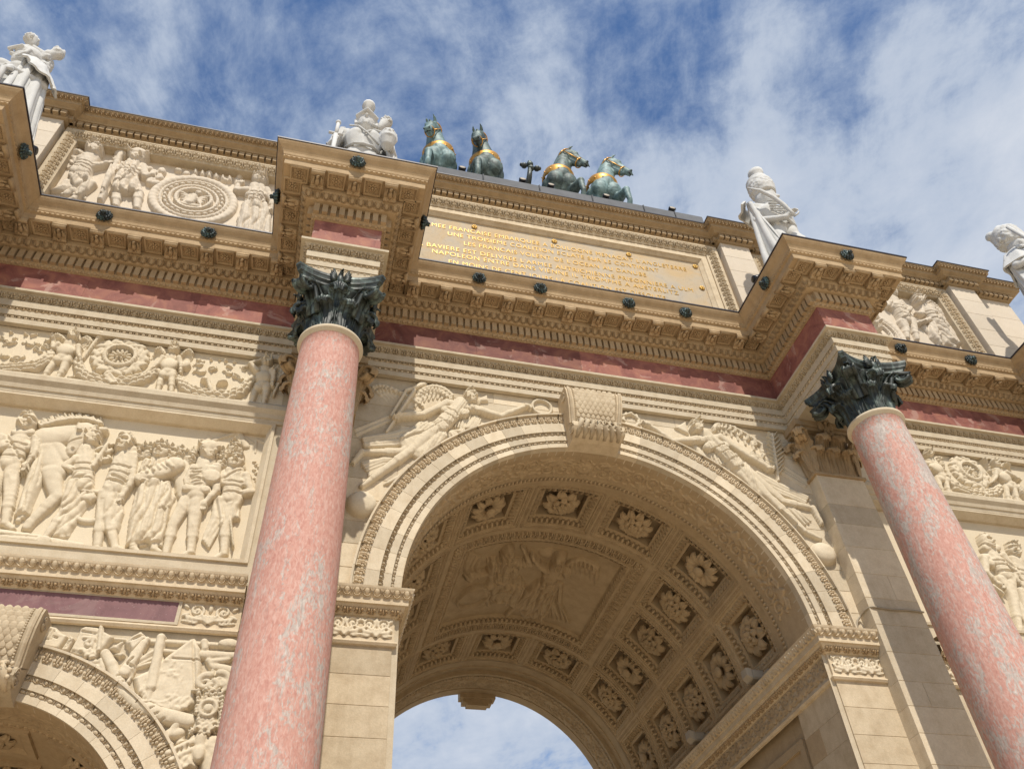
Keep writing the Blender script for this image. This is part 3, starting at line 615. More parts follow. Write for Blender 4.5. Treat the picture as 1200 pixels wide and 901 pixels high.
# ------------------------------------------------------------------ the vault
VR, CR = 2.53, 2.79
def cyl(th, y, r): return (r*math.sin(th), y, ZS+r*math.cos(th))
def cyl_strip(g, th0, th1, prof, n=64):
    t = np.linspace(th0, th1, n+1); Q = np.array([[cyl(a, y, r) for y, r in prof] for a in t])
    for k in range(len(prof)-1): g.grid(Q[:, k:k+2])
H = math.pi/2
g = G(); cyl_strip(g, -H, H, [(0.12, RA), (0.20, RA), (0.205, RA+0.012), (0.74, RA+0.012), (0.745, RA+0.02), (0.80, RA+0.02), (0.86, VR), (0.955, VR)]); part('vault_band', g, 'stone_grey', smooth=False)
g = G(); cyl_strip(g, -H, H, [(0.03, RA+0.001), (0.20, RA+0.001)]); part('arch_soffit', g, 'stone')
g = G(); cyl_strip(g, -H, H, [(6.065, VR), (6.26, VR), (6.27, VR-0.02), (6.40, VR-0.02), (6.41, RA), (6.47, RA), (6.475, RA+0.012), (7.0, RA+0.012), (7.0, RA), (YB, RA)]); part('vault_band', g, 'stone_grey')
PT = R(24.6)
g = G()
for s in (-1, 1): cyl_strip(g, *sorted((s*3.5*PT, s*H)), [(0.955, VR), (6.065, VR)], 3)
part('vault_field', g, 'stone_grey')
def lcyl(u, v, r): return (r*math.sin(u), v, r*math.cos(u))
def ring_rect(g, specs, m=8):
    """nested rectangles (half angle, half depth, radius) on the barrel, subdivided round their rim"""
    def rim(hu, hv, r):
        P = [(-hu+2*hu*i/m, -hv) for i in range(m)]+[(hu, -hv+2*hv*i/m) for i in range(m)]+[(hu-2*hu*i/m, hv) for i in range(m)]+[(-hu, hv-2*hv*i/m) for i in range(m)]
        return [lcyl(u, v, r) for u, v in P]
    Q = np.array([rim(*q) for q in specs])
    for k in range(len(specs)-1): g.grid(Q[k:k+2], close_v=True)
def rim_band(g, hu, hv, r, el, pitch, tilt):
    for side in range(4):
        if side % 2 == 0:
            n = int(round(2*hu*r/pitch)); us = -hu+(np.arange(n)+0.5)*2*hu/n; w = 2*hu*r/n; sg = -1 if side == 0 else 1
            O = np.array([lcyl(u, sg*hv, r) for u in us]); X = np.array([(math.cos(u)*w, 0, -math.sin(u)*w) for u in us]); nr = np.array([(-math.sin(u), 0, -math.cos(u)) for u in us]); out = np.tile([0, sg*1.0, 0], (n, 1))
        else:
            n = int(round(2*hv/pitch)); vs = -hv+(np.arange(n)+0.5)*2*hv/n; w = 2*hv/n; u = hu if side == 1 else -hu; sg = 1 if side == 1 else -1
            O = np.array([lcyl(u, v, r) for v in vs]); X = np.tile([0, w, 0], (n, 1)); nr = np.tile([-math.sin(u), 0, -math.cos(u)], (n, 1)); out = np.tile([sg*math.cos(u), 0, -sg*math.sin(u)], (n, 1))
        c, s_ = math.cos(tilt), math.sin(tilt); g.inst(el, O, X, nr*c-out*s_, out*c+nr*s_)
def coffer_mesh():
    g = G(); hu, hv = PT/2, 0.51
    ring_rect(g, [(hu, hv, VR), (hu-0.028, hv-0.07, VR), (hu-0.032, hv-0.08, VR+0.02), (hu-0.04, hv-0.10, VR+0.02), (hu-0.075, hv-0.19, VR+0.075), (hu-0.08, hv-0.20, VR+0.075), (hu-0.092, hv-0.228, VR+0.085), (hu-0.092, hv-0.228, CR)])
    g.add([lcyl(-(hu-0.092), -(hv-0.228), CR), lcyl(hu-0.092, -(hv-0.228), CR), lcyl(hu-0.092, hv-0.228, CR), lcyl(-(hu-0.092), hv-0.228, CR)], [(0, 1, 2, 3)])
    rim_band(g, hu-0.057, hv-0.145, VR+0.045, el_egg(0.10), 0.085, R(32))
    rim_band(g, hu-0.0135, hv-0.034, VR-0.001, el_dot(0.03), 0.055, 0)
    return g.build('coffer')
def rosette_mesh(kind):
    g = G(); rng = np.random.default_rng(kind)
    def petal(a, r0, r1, w, l0, l1, curl, n=7, m=7):
        P = np.zeros((n, m, 3))
        for i, t in enumerate(np.linspace(0, 1, n)):
            ww = w*math.sin(math.pi*(0.16+0.78*t))**0.6*(1.0-0.12*math.cos(t*9)); rr = r0+(r1-r0)*t
            for j, q in enumerate(np.linspace(-1, 1, m)):
                h = l0+(l1-l0)*math.sin(math.pi*0.5*min(1, t*1.25))-curl*max(0, t-0.7)**1.5*6+0.016*math.cos(q*math.pi*2)*t-0.022*q*q
                P[i, j] = (rr*math.cos(a)-q*ww*math.sin(a), rr*math.sin(a)+q*ww*math.cos(a), -h)
        g.grid(P); B2 = P.copy(); B2[..., 2] += 0.025; g.grid(B2[:, ::-1])
        rim = np.concatenate([P[0], P[1:, -1], P[-1, ::-1][1:], P[::-1, 0][1:]]); r2_ = rim+np.array([0, 0, 0.025]); g.grid([rim, r2_])
    n1, n2, w1 = ((8, 6, 0.088), (10, 7, 0.070), (11, 0, 0.064))[kind]
    for k in range(n1): petal(2*math.pi*k/n1+0.1*kind, 0.06, 0.25, w1, 0.05, 0.10, 0.05)
    for k in range(n2): petal(2*math.pi*(k+0.5)/n2, 0.03, 0.14, 0.058, 0.10, 0.14, 0.07)
    if kind != 2:
        for k in range(5): petal(2*math.pi*k/5, 0.005, 0.075, 0.034, 0.15, 0.17, 0.03)
    g.ell((0, 0, -0.12), (0.075 if kind == 2 else 0.03, 0.075 if kind == 2 else 0.03, 0.04), None, 12, 8)
    return g.build('rosette', True)
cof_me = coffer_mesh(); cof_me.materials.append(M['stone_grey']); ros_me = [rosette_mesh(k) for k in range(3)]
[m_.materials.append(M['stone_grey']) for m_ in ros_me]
ri = 0
for iy, y in enumerate((1.465, 2.485, 3.505, 4.525, 5.545)):
    for k in range(-3, 4):
        if iy in (1, 2, 3) and abs(k) < 2: continue
        o = obj('coffer', cof_me, None, arch); o.location = (0, y, ZS); o.rotation_euler = (0, k*PT, 0)
        r_ = obj('rosette', ros_me[(k+3+2*iy) % 3], None, o); r_.location = (0, 0, VR+0.145); r_.rotation_euler = (0, 0, 0.7*ri); r_.scale = (1.08, 1.08, 1.0); ri += 1
# the great carved panel on the crown of the vault
g = G(); hu, hv = 1.5*PT, 1.53
ring_rect(g, [(hu, hv, VR), (hu-0.028, hv-0.07, VR), (hu-0.03, hv-0.075, VR+0.012), (hu-0.11, hv-0.28, VR+0.012), (hu-0.113, hv-0.285, VR), (hu-0.125, hv-0.315, VR), (hu-0.15, hv-0.38, VR+0.06), (hu-0.165, hv-0.42, VR+0.10)], 24)
t = np.linspace(-(hu-0.165), hu-0.165, 25); g.grid([[lcyl(u, v, VR+0.10) for v in (-(hv-0.42), hv-0.42)] for u in t])
rim_band(g, hu-0.137, hv-0.348, VR+0.03, el_egg(0.09, 0.08), 0.08, R(32))
rim_band(g, hu-0.07, hv-0.178, VR+0.012, el_leaf(0.19, 0.045), 0.13, 0)
vpanel = part('vault_panel', g, 'stone_grey'); vpanel.location = (0, 3.505, ZS)
for k in (0, 1, 2, 3):
    u, v = ((-1, -1), (1, -1), (1, 1), (-1, 1))[k]; g = G()
    for i in range(8): a = i*math.pi/4; g.ell((0.055*math.cos(a), 0.055*math.sin(a), 0), (0.035, 0.022, 0.025), ('Z', a), 7, 4)
    g.ell((0, 0, -0.01), (0.028, 0.028, 0.03), None, 8, 5); o = part('corner_rosette', g, 'stone_grey', vpanel, True); th = u*(hu-0.07); o.location = lcyl(th, v*(hv-0.178), VR); o.rotation_euler = (0, th, 0)
g = G(); cy = 0.0
for (y0, el, pt) in ((0.70, el_tongue(0.07), 0.06),):
    for yy in (y0, 6.515):
        n = int(math.pi*RA/pt); a = -H+(np.arange(n)+0.5)*math.pi/n; w = math.pi*RA/n
        g.inst(el, [cyl(q, yy, RA) for q in a], [(math.cos(q)*w, 0, -math.sin(q)*w) for q in a], [(-math.sin(q), 0, -math.cos(q)) for q in a], np.tile([0, 1 if yy > 3 else -1, 0], (n, 1)))
stuff('tongue_moulding', g, 'stone_grey')
# ------------------------------------------------------------------ keystones
def keystone(cx, zt, zb, wt, wb, name='keystone', mat='stone', back=False):
    h = zt-zb
    pr = [(0.10, 1.0), (-0.25, 0.99), (-0.27, 0.975), (-0.275, 0.955), (-0.29, 0.90), (-0.285, 0.72), (-0.25, 0.55), (-0.205, 0.42), (-0.175, 0.33), (-0.17, 0.29), (-0.185, 0.27), (-0.25, 0.26), (-0.275, 0.22), (-0.275, 0.15), (-0.245, 0.09), (-0.19, 0.045), (-0.08, 0.01), (0.10, 0.0)]
    g = G(); Q = []
    for y, t in pr: w = wb+(wt-wb)*t; Q.append([(cx-w, y, zb+h*t), (cx+w, y, zb+h*t)])
    Q = np.array(Q); g.grid(np.repeat(Q, 1, 0))
    for k in (0, 1):
        P = Q[:, k]; c = np.array([P[0], *P, P[-1]]); n = len(P)
        g.add(np.concatenate([P, [[P[:, 0].mean(), 0.10, P[:, 2].mean()]]]), [(i, i+1, n) for i in range(n-1)])
    o = part(name, g, mat)
    # scroll eyes and raised borders on the cheeks
    g = G()
    for s in (-1, 1):
        for (y, t, r) in ((-0.235, 0.17, 0.075), (-0.20, 0.86, 0.06)):
            w = wb+(wt-wb)*t
            for q in (1.0, 0.62, 0.28): a = np.linspace(0, 2*math.pi, 13); g.tube([(cx+s*(w+0.004), y+0.04+r*q*math.cos(b), zb+h*t+r*q*math.sin(b)) for b in a], 0.011, 5)
    part('volute', g, mat, o, True)
    g = G()                                       # fish-scale field and beaded edges
    for r_ in range(9):
        t = 0.93-r_*0.066; i = np.searchsorted([-p[1] for p in pr], -t); y = np.interp(-t, [-p[1] for p in pr], [p[0] for p in pr]); w = (wb+(wt-wb)*t)-0.13; n = 7
        for k in range(n+(r_ % 2)):
            x = cx+(k-(n-1+(r_ % 2))/2)*2*w/n; g.ell((x, y+0.004, zb+h*t), (w/n*1.12, 0.013, h*0.062), ('X', 0.16), 10, 6)
    for s in (-1, 1):
        for k in range(22): t = 0.96-k*0.031; y = np.interp(-t, [-p[1] for p in pr], [p[0] for p in pr]); w = wb+(wt-wb)*t; g.ell((cx+s*(w-0.095), y-0.004, zb+h*t), (0.013, 0.012, 0.012), None, 6, 4)
        pts = [(cx+s*((wb+(wt-wb)*t)-0.04), np.interp(-t, [-p[1] for p in pr], [p[0] for p in pr])-0.006, zb+h*t) for t in np.linspace(0.97, 0.3, 12)]; g.tube(pts, 0.022, 6)
    stuff('scale_carving', g, mat, o)
    g = G()                                       # acanthus leaf rolled over the foot
    for k in range(-3, 4):
        x = cx+k*wb*0.27
        pts = [(x+k*0.004, -0.15, zb+h*0.03), (x, -0.25, zb+h*0.09), (x-k*0.008, -0.285, zb+h*0.18), (x-k*0.012, -0.275, zb+h*0.27), (x-k*0.012, -0.225, zb+h*0.32+0.01*(k == 0))]
        g.tube(pts, [0.02, 0.036, 0.042, 0.04, 0.028], 7)
        for q in (0.12, 0.2, 0.28): g.ell((x+0.028, -0.285, zb+h*q), (0.02, 0.016, 0.022), None, 6, 4)
    part('acanthus_leaf', g, mat, o, True)
    return o
keystone(0, 9.60, 8.77, 0.41, 0.335)
for s in (-1, 1): keystone(s*BAY, 5.75, 4.99, 0.37, 0.30)
g = G(); g.box(-0.34, YB-0.05, 8.70, 0.34, 7.40, 8.9); g.box(-0.28, YB, 8.63, 0.28, 7.43, 8.70); g.box(-0.2, YB, 8.58, 0.2, 7.41, 8.63)
for k in range(-2, 3): g.ell((k*0.11, 7.38, 8.70), (0.07, 0.09, 0.07), None, 8, 6)
part('keystone', g, 'stone_grey')

# ------------------------------------------------------------------ marble columns with bronze capitals
def leaf_mesh(name, h, w, out, mat, lean=0.0, nu=26, nv=31, th=0.016):
    """acanthus leaf: stands on the bell (outward -y), ribbed, scalloped edge, tip rolled over"""
    pu = [0, 0.15, 0.36, 0.54, 0.68, 0.80, 0.90, 0.96, 1.0]
    po = [0.0, 0.06, 0.10, 0.20, 0.42, 0.74, 0.98, 0.97, 0.86]; pz = [0, 0.20, 0.50, 0.74, 0.91, 0.99, 0.94, 0.85, 0.79]
    u = np.linspace(0, 1, nu); v = np.linspace(-1, 1, nv); U, V = np.meshgrid(u, v, indexing='ij')
    o = np.interp(U, pu, po)*out+lean*U; z = np.interp(U, pu, pz)*h
    wid = w*(0.46+0.60*np.sin(np.pi*np.clip(U*0.80+0.04, 0, 1))**1.2)*np.clip((1.10-U)*3.4, 0.45, 1)
    sc = 1-0.30*(np.abs(np.cos(U*np.pi*4.5))**0.6)*(np.abs(V)**5)
    x = V*wid*sc
    rib = (0.013*np.cos(V*np.pi*5.0+0.8*U)*(0.4+0.6*np.abs(V))+0.008*np.cos(V*np.pi*11))*np.clip(U*3, 0, 1)*np.clip((1.02-U)*5, 0.3, 1)
    cup = 0.22*w*(V**2)*np.clip(U*1.6, 0.2, 1)*np.clip((1.15-U)*3, 0.25, 1)
    mid = 0.020*np.exp(-(V/0.10)**2)
    P = np.stack([x, -(o+rib+mid-cup), z], -1)
    dz = np.gradient(P, axis=0); dx = np.gradient(P, axis=1); n = np.cross(dx, dz); n /= np.linalg.norm(n, axis=-1, keepdims=True)+1e-9
    Q = P-n*th*np.sign(-n[nu//4, nv//2, 1] if abs(n[nu//4, nv//2, 1]) > 0 else 1)
    g = G(); g.grid(P); g.grid(Q[:, ::-1])
    rim = np.concatenate([P[0], P[1:, -1], P[-1, ::-1][1:], P[::-1, 0][1:]]); rim2 = np.concatenate([Q[0], Q[1:, -1], Q[-1, ::-1][1:], Q[::-1, 0][1:]]); g.grid([rim, rim2])
    me = g.build(name, True); me.materials.append(M[mat]); return me
def volute_mesh(name, mat):
    """corner scroll in the plane of the diagonal (outward -y), with a ribbon edge on both sides"""
    g = G(); t = np.linspace(0, 2*math.pi*1.75, 36); r = 0.105*np.exp(-t*0.135)
    cy, cz = -0.47, 0.55; y = cy+r*np.cos(t+math.pi*0.75); z = cz+r*np.sin(t+math.pi*0.75)*1.05
    st = np.array([(0.0, -0.29, 0.24), (0.0, -0.32, 0.42), (0.0, -0.37, 0.56), (0.0, -0.42, 0.635)]); pts = np.concatenate([st[:, 1:], np.stack([y, z], 1)[3:]])
    for x in (-0.055, 0.055): g.tube([(x*(1-0.3*k/len(pts)), a, b) for k, (a, b) in enumerate(pts)], np.linspace(0.030, 0.016, len(pts)), 6)
    g.grid([[(-0.05, a, b), (0.0, a-0.008, b-0.006), (0.05, a, b)] for a, b in pts]); g.ell((0, cy, cz), (0.06, 0.025, 0.025), None, 8, 5)
    me = g.build(name, True); me.materials.append(M[mat]); return me
def abacus_mesh(name, mat, hw=0.53):
    out = []
    for s in range(4):
        a = s*math.pi/2
        for k in range(13):
            t = -1+2*k/12; x = t*(hw-0.055); y = -(hw-0.012)+0.125*(1-t*t)**0.9
            out.append((x*math.cos(a)-y*math.sin(a), x*math.sin(a)+y*math.cos(a)))
    O = np.array(out); lay = [(0.80, 0.645), (0.885, 0.655), (0.885, 0.685), (0.93, 0.715), (0.955, 0.72), (0.955, 0.735), (0.985, 0.775), (1.0, 0.78), (1.0, 0.818), (0.5, 0.82)]
    g = G(); Q = np.array([[(x*k, y*k, z) for x, y in O] for k, z in lay])
    for i in range(len(lay)-1): g.grid(Q[i:i+2], close_v=True)
    c0 = len(O); g.add(np.concatenate([Q[0], [[0, 0, 0.645]]]), [(i, (i+1) % c0, c0) for i in range(c0)])
    me = g.build(name); me.materials.append(M[mat]); return me
def eagle_mesh(name, mat):
    g = G(); g.ell((0, -0.43, 0.70), (0.045, 0.045, 0.085), None, 10, 8); g.ell((0.005, -0.46, 0.80), (0.026, 0.032, 0.032), None, 8, 6); g.tube([(0.008, -0.48, 0.805), (0.02, -0.515, 0.80), (0.024, -0.522, 0.785)], [0.016, 0.011, 0.003], 6)
    g.tube([(0, -0.43, 0.76), (0.0, -0.45, 0.79)], [0.035, 0.028], 8)
    for s in (-1, 1):
        for k in range(5):
            a = R(s*(22+k*15)); L = 0.19-0.022*k; p = np.array([s*0.035, -0.44+0.004*k, 0.69])
            q = p+np.array([math.sin(a)*L*0.75, -0.005, math.cos(a)*L]); c = (p+q)/2
            g.tube([p, c+np.array([s*0.012, -0.008, 0]), q], [0.018, 0.026, 0.012], 6)
        g.ell((s*0.045, -0.44, 0.60), (0.04, 0.035, 0.028), None, 8, 5)
        g.tube([(s*0.025, -0.44, 0.65), (s*0.04, -0.45, 0.60)], 0.016, 6)
    me = g.build(name, True); me.materials.append(M[mat]); return me
CAP = {}
for mat in ('bronze', 'stone_ochre'):
    CAP[mat] = dict(low=leaf_mesh('acanthus_leaf', 0.39, 0.138, 0.165, mat), up=leaf_mesh('acanthus_leaf', 0.59, 0.14, 0.19, mat, 0.03),
                    cor=leaf_mesh('acanthus_leaf', 0.63, 0.135, 0.30, mat, 0.03), vol=volute_mesh('volute', mat), aba=abacus_mesh('abacus', mat), eag=eagle_mesh('eagle', mat), hel=None)
    g = G()
    for s in (-1, 1):                                       # small inner scrolls under the eagle
        t = np.linspace(0, 2*math.pi*1.3, 20); r = 0.055*np.exp(-t*0.12); g.tube([(s*0.10, -0.30, 0.36), (s*0.075, -0.33, 0.48)]+[(s*(0.065+a*math.cos(b)), -0.37, 0.575+a*math.sin(b)) for a, b in zip(r, t)], 0.017, 6)
    CAP[mat]['hel'] = g.build('inner_scroll', True); CAP[mat]['hel'].materials.append(M[mat])
g = G(); g.lathe([(0.28, 0.0), (0.275, 0.2), (0.285, 0.45), (0.33, 0.58), (0.40, 0.64), (0.40, 0.66)], n=40); bell_me = g.build('capital', True); bell_me.materials.append(M['bronze'])
g = G()
zz = np.linspace(1.35, 8.70, 40); g.lathe([(0.405-0.075*max(0, (z-1.35)/7.35)**1.7, z) for z in zz]+[(0.338, 8.705)], n=72); shaft_me = g.build('shaft', True); shaft_me.materials.append(M['column'])
g = G(); g.lathe([(0.325, 8.69), (0.345, 8.70), (0.345, 8.712), (0.362, 8.722), (0.370, 8.742), (0.366, 8.765), (0.35, 8.778), (0.30, 8.782)], n=72); ring_me = g.build('neck_ring', True); ring_me.materials.append(M['stone_pale'])
g = G(); g.lathe([(0.41, 1.36), (0.44, 1.33), (0.45, 1.30), (0.44, 1.26), (0.43, 1.24), (0.46, 1.2), (0.50, 1.17), (0.51, 1.12), (0.49, 1.07), (0.3, 1.06)], n=48); base_me = g.build('base', True); base_me.materials.append(M['stone_pale'])
g = G(); g.box(-0.53, -0.53, 0, 0.53, 0.53, 0.22); g.box(-0.47, -0.47, 0.22, 0.47, 0.47, 0.98); g.box(-0.54, -0.54, 0.98, 0.54, 0.54, 1.07); ped_me = g.build('pedestal'); ped_me.materials.append(M['stone_pale'])
YC, ZN = -1.12, 8.78
def capital(parent, mat):
    cap = obj('capital', bell_me, None, parent); cap.location = (0, 0, ZN); C_ = CAP[mat]
    for k in range(8):
        a = k*math.pi/4
        o = obj('acanthus_leaf', C_['low'], None, cap); o.rotation_euler = (0, 0, a+math.pi/8); o.location = (0.29*math.sin(a+math.pi/8), -0.29*math.cos(a+math.pi/8), 0)
        r = 0.275; me = C_['up'] if k % 2 == 0 else C_['cor']
        o = obj('acanthus_leaf', me, None, cap); o.rotation_euler = (0, 0, a); o.location = (r*math.sin(a), -r*math.cos(a), 0.01); o.scale = (1, 1, 1)
    for k in range(4):
        o = obj('volute', C_['vol'], None, cap); o.rotation_euler = (0, 0, math.pi/4+k*math.pi/2); o.scale = (1.1, 1.19, 1.02)
        o = obj('inner_scroll', C_['hel'], None, cap); o.rotation_euler = (0, 0, k*math.pi/2)
        o = obj('eagle', C_['eag'], None, cap); o.rotation_euler = (0, 0, k*math.pi/2)
    obj('abacus', C_['aba'], None, cap)
for c, lab in ((-A, 'pink marble column with fine white veins standing to the left of the great arch'), (A, 'pink marble column with broad grey cloudy veins standing to the right of the great arch'),
               (-B, 'pink marble column at the far left end of the facade'), (B, 'pink marble column at the far right end of the facade')):
    t_ = thing('marble_column', lab, 'column', (c, YC, 0), 'free-standing marble columns before the facade'); t_['kind'] = 'thing'
    for nm, me in (('shaft', shaft_me), ('neck_ring', ring_me), ('base', base_me), ('pedestal', ped_me)): obj(nm, me, None, t_)
    capital(t_, 'bronze')
# stone capitals of the pilasters behind
for c in CS:
    g = G(); g.box(c-0.36, -0.145, 8.70, c+0.36, 0.08, 9.45)
    g.box(c-0.40, -0.175, 8.68, c+0.40, 0.07, 8.72); g.box(c-0.45, -0.24, 9.45, c+0.45, 0.07, 9.50); g.box(c-0.48, -0.27, 9.502, c+0.48, 0.065, 9.605)
    pc = part('pilaster_capital', g, 'stone_ochre'); C_ = CAP['stone_ochre']
    for x, me, z in ((-0.25, 'low', 0), (0, 'low', 0), (0.25, 'low', 0), (-0.12, 'up', 0.01), (0.12, 'up', 0.01)):
        o = obj('acanthus_leaf', C_[me], None, pc); o.location = (c+x, -0.145, 8.72+z)
    for s in (-1, 1):
        o = obj('acanthus_leaf', C_['cor'], None, pc); o.location = (c+s*0.35, -0.135, 8.73); o.rotation_euler = (0, 0, s*math.pi/4)
        o = obj('volute', C_['vol'], None, pc); o.location = (c+s*0.13, 0.09, 8.74); o.rotation_euler = (0, 0, s*math.pi/4)
        o = obj('acanthus_leaf', C_['low'], None, pc); o.location = (c+s*0.36, -0.05, 8.72); o.rotation_euler = (0, 0, s*math.pi/2)
        o = obj('acanthus_leaf', C_['up'], None, pc); o.location = (c+s*0.36, 0.02, 8.72); o.rotation_euler = (0, 0, s*math.pi/2)
    o = obj('eagle', C_['eag'], None, pc); o.location = (c, 0.17, 8.78)

# ------------------------------------------------------------------ carved relief: a height field per figure
def smax(a, b, k=0.009):
    h = np.clip(0.5+0.5*(a-b)/k, 0, 1); return b*(1-h)+a*h+k*h*(1-h)
def vnoise(x, z, s, seed=0):
    """cheap smooth value noise"""
    rng = np.random.default_rng(seed); T = rng.random((64, 64)); x = x*s+100; z = z*s+100
    i = np.floor(x).astype(int); j = np.floor(z).astype(int); f = x-i; g_ = z-j; f = f*f*(3-2*f); g_ = g_*g_*(3-2*g_)
    a = T[i % 64, j % 64]; b = T[(i+1) % 64, j % 64]; c = T[i % 64, (j+1) % 64]; d = T[(i+1) % 64, (j+1) % 64]
    return (a*(1-f)+b*f)*(1-g_)+(c*(1-f)+d*f)*g_-0.5
class HF:
    def __init__(s, x0, z0, x1, z1, cell=0.010):
        s.x = np.arange(x0, x1+cell, cell); s.z = np.arange(z0, z1+cell, cell); s.X, s.Z = np.meshgrid(s.x, s.z, indexing='ij'); s.H = np.full(s.X.shape, -0.05); s.c = cell; s.flat = 0.75
    def win(s, xa, za, xb, zb, m):
        i0, i1 = np.searchsorted(s.x, (min(xa, xb)-m, max(xa, xb)+m)); j0, j1 = np.searchsorted(s.z, (min(za, zb)-m, max(za, zb)+m)); return slice(i0, i1), slice(j0, j1)
    def put(s, w, h, ok): s.H[w] = np.where(ok, smax(h, s.H[w]), s.H[w])
    def cap(s, a, b, ra, rb, lift=0.0, k=1.0):
        m = max(ra, rb)+s.c; w = s.win(a[0], a[1], b[0], b[1], m); X = s.X[w]; Z = s.Z[w]
        if X.size == 0: return
        dx, dz = b[0]-a[0], b[1]-a[1]; L = dx*dx+dz*dz+1e-9; t = np.clip(((X-a[0])*dx+(Z-a[1])*dz)/L, 0, 1)
        d = np.hypot(X-a[0]-t*dx, Z-a[1]-t*dz); r = ra+(rb-ra)*t; q = 1-(d/r)**2
        s.put(w, lift+k*s.flat*r*np.sqrt(np.clip(q, 0, 1)), q > 0)
    def ell(s, c, rx, rz, ang=0.0, lift=0.0, h=None):
        m = max(rx, rz)+s.c; w = s.win(c[0], c[1], c[0], c[1], m); X = s.X[w]-c[0]; Z = s.Z[w]-c[1]
        if X.size == 0: return
        ca, sa = math.cos(ang), math.sin(ang); u = (X*ca+Z*sa)/rx; v = (-X*sa+Z*ca)/rz; q = 1-u*u-v*v
        s.put(w, lift+(s.flat*min(rx, rz) if h is None else h)*np.sqrt(np.clip(q, 0, 1)), q > 0)
    def poly(s, P, lift=0.03, h=0.05, edge=0.05, fold=None):
        P = np.asarray(P, float); w = s.win(P[:, 0].min(), P[:, 1].min(), P[:, 0].max(), P[:, 1].max(), s.c); X = s.X[w]; Z = s.Z[w]
        if X.size == 0: return
        ins = np.zeros(X.shape, bool); D = np.full(X.shape, 9.0); n = len(P)
        for i in range(n):
            (ax, az), (bx, bz) = P[i], P[(i+1) % n]; dx, dz = bx-ax, bz-az
            t = np.clip(((X-ax)*dx+(Z-az)*dz)/(dx*dx+dz*dz+1e-9), 0, 1); D = np.minimum(D, np.hypot(X-ax-t*dx, Z-az-t*dz))
            cr = (az > Z) != (bz > Z); xi = ax+(Z-az)/(dz if abs(dz) > 1e-9 else 1e-9)*dx; ins ^= cr & (X < xi)
        hh = lift+h*np.sqrt(np.clip(D/edge, 0, 1))
        if fold:
            s.put(w, hh, ins); ang, fr, am = fold; u = (X*math.cos(ang)+Z*math.sin(ang))+0.10*vnoise(X, Z, 4, 3)
            s.H[w] = np.where(ins, s.H[w]+1.3*am*(np.abs(np.sin(u*fr))**0.6-0.55)*np.clip(D/0.03, 0, 1), s.H[w]); return
        s.put(w, hh, ins)
    def drape(s, A0, A1, B0, B1, n, r, lift=0.03, bend=0.0):
        """folds of cloth laid over whatever is carved below"""
        H0 = s.H.copy(); n = int(n*1.25); r = r*0.72; lift = min(lift, 0.04)
        for i in range(n):
            t = (i+0.5)/n; a = np.array(A0)*(1-t)+np.array(A1)*t; b = np.array(B0)*(1-t)+np.array(B1)*t; m = (a+b)/2+bend*np.array([-(b-a)[1], (b-a)[0]])*(0.6+0.8*((i*7) % 5)/5)
            q = r*(0.7+0.6*((i*3) % 4)/3); s.ridge(a, m, q*0.6, q, H0, lift); s.ridge(m, b, q, q*0.75, H0, lift)
    def bump(s, c, rx, rz, ang=0.0, h=0.02):
        m = max(rx, rz)+s.c; w = s.win(c[0], c[1], c[0], c[1], m); X = s.X[w]-c[0]; Z = s.Z[w]-c[1]
        if X.size == 0: return
        ca, sa = math.cos(ang), math.sin(ang); u = (X*ca+Z*sa)/rx; v = (-X*sa+Z*ca)/rz; q = 1-u*u-v*v
        s.H[w] = np.where((q > 0) & (s.H[w] > 0.006), s.H[w]+h*np.clip(q, 0, 1)**0.7, s.H[w])
    def ridge(s, a, b, ra, rb, H0, lift, k=0.8):
        m = max(ra, rb)+s.c; w = s.win(a[0], a[1], b[0], b[1], m); X = s.X[w]; Z = s.Z[w]
        if X.size == 0: return
        dx, dz = b[0]-a[0], b[1]-a[1]; L = dx*dx+dz*dz+1e-9; t = np.clip(((X-a[0])*dx+(Z-a[1])*dz)/L, 0, 1)
        d = np.hypot(X-a[0]-t*dx, Z-a[1]-t*dz); r = ra+(rb-ra)*t; q = 1-(d/r)**2
        s.H[w] = np.where(q > 0, np.maximum(s.H[w], np.maximum(H0[w], lift)+k*r*np.sqrt(np.clip(q, 0, 1))), s.H[w])
    def groove(s, a, b, wd=0.012, dp=0.014):
        w = s.win(a[0], a[1], b[0], b[1], 0.05); X = s.X[w]; Z = s.Z[w]; dx, dz = b[0]-a[0], b[1]-a[1]; t = np.clip(((X-a[0])*dx+(Z-a[1])*dz)/(dx*dx+dz*dz+1e-9), 0, 1)
        d = np.hypot(X-a[0]-t*dx, Z-a[1]-t*dz); s.H[w] = np.where(s.H[w] > 0, np.maximum(s.H[w]-dp*np.exp(-(d/wd)**2), 0.004), s.H[w])
    def head(s, c, r, face=0.0, lift=0.05, hair=1.0, hat=None):
        x, z = c; f = face
        s.ell((x, z), r*0.80, r*1.08, 0, lift, r*0.85)
        s.ell((x+f*r*0.22, z-r*0.52), r*0.52, r*0.55, 0, lift+0.005, r*0.72)                      # jaw
        H0 = s.H.copy(); s.ridge((x+f*r*0.50, z+r*0.22), (x+f*r*0.74, z-r*0.14), r*0.12, r*0.19, H0, 0, 1.3)   # nose
        for q in (-1, 1):
            if q*f < -0.5 and abs(f) > 0.7: continue
            ex = x+f*r*0.42+q*r*0.34*(1-0.5*abs(f)); s.groove((ex-r*0.14, z+r*0.14), (ex+r*0.14, z+r*0.13), r*0.15, r*0.22); s.bump((ex, z+r*0.13), r*0.12, r*0.07, 0, r*0.09)
        H0 = s.H.copy(); s.ridge((x+f*r*0.45-r*0.42, z+r*0.34), (x+f*r*0.45+r*0.42, z+r*0.34), r*0.11, r*0.11, H0, 0, 0.9)
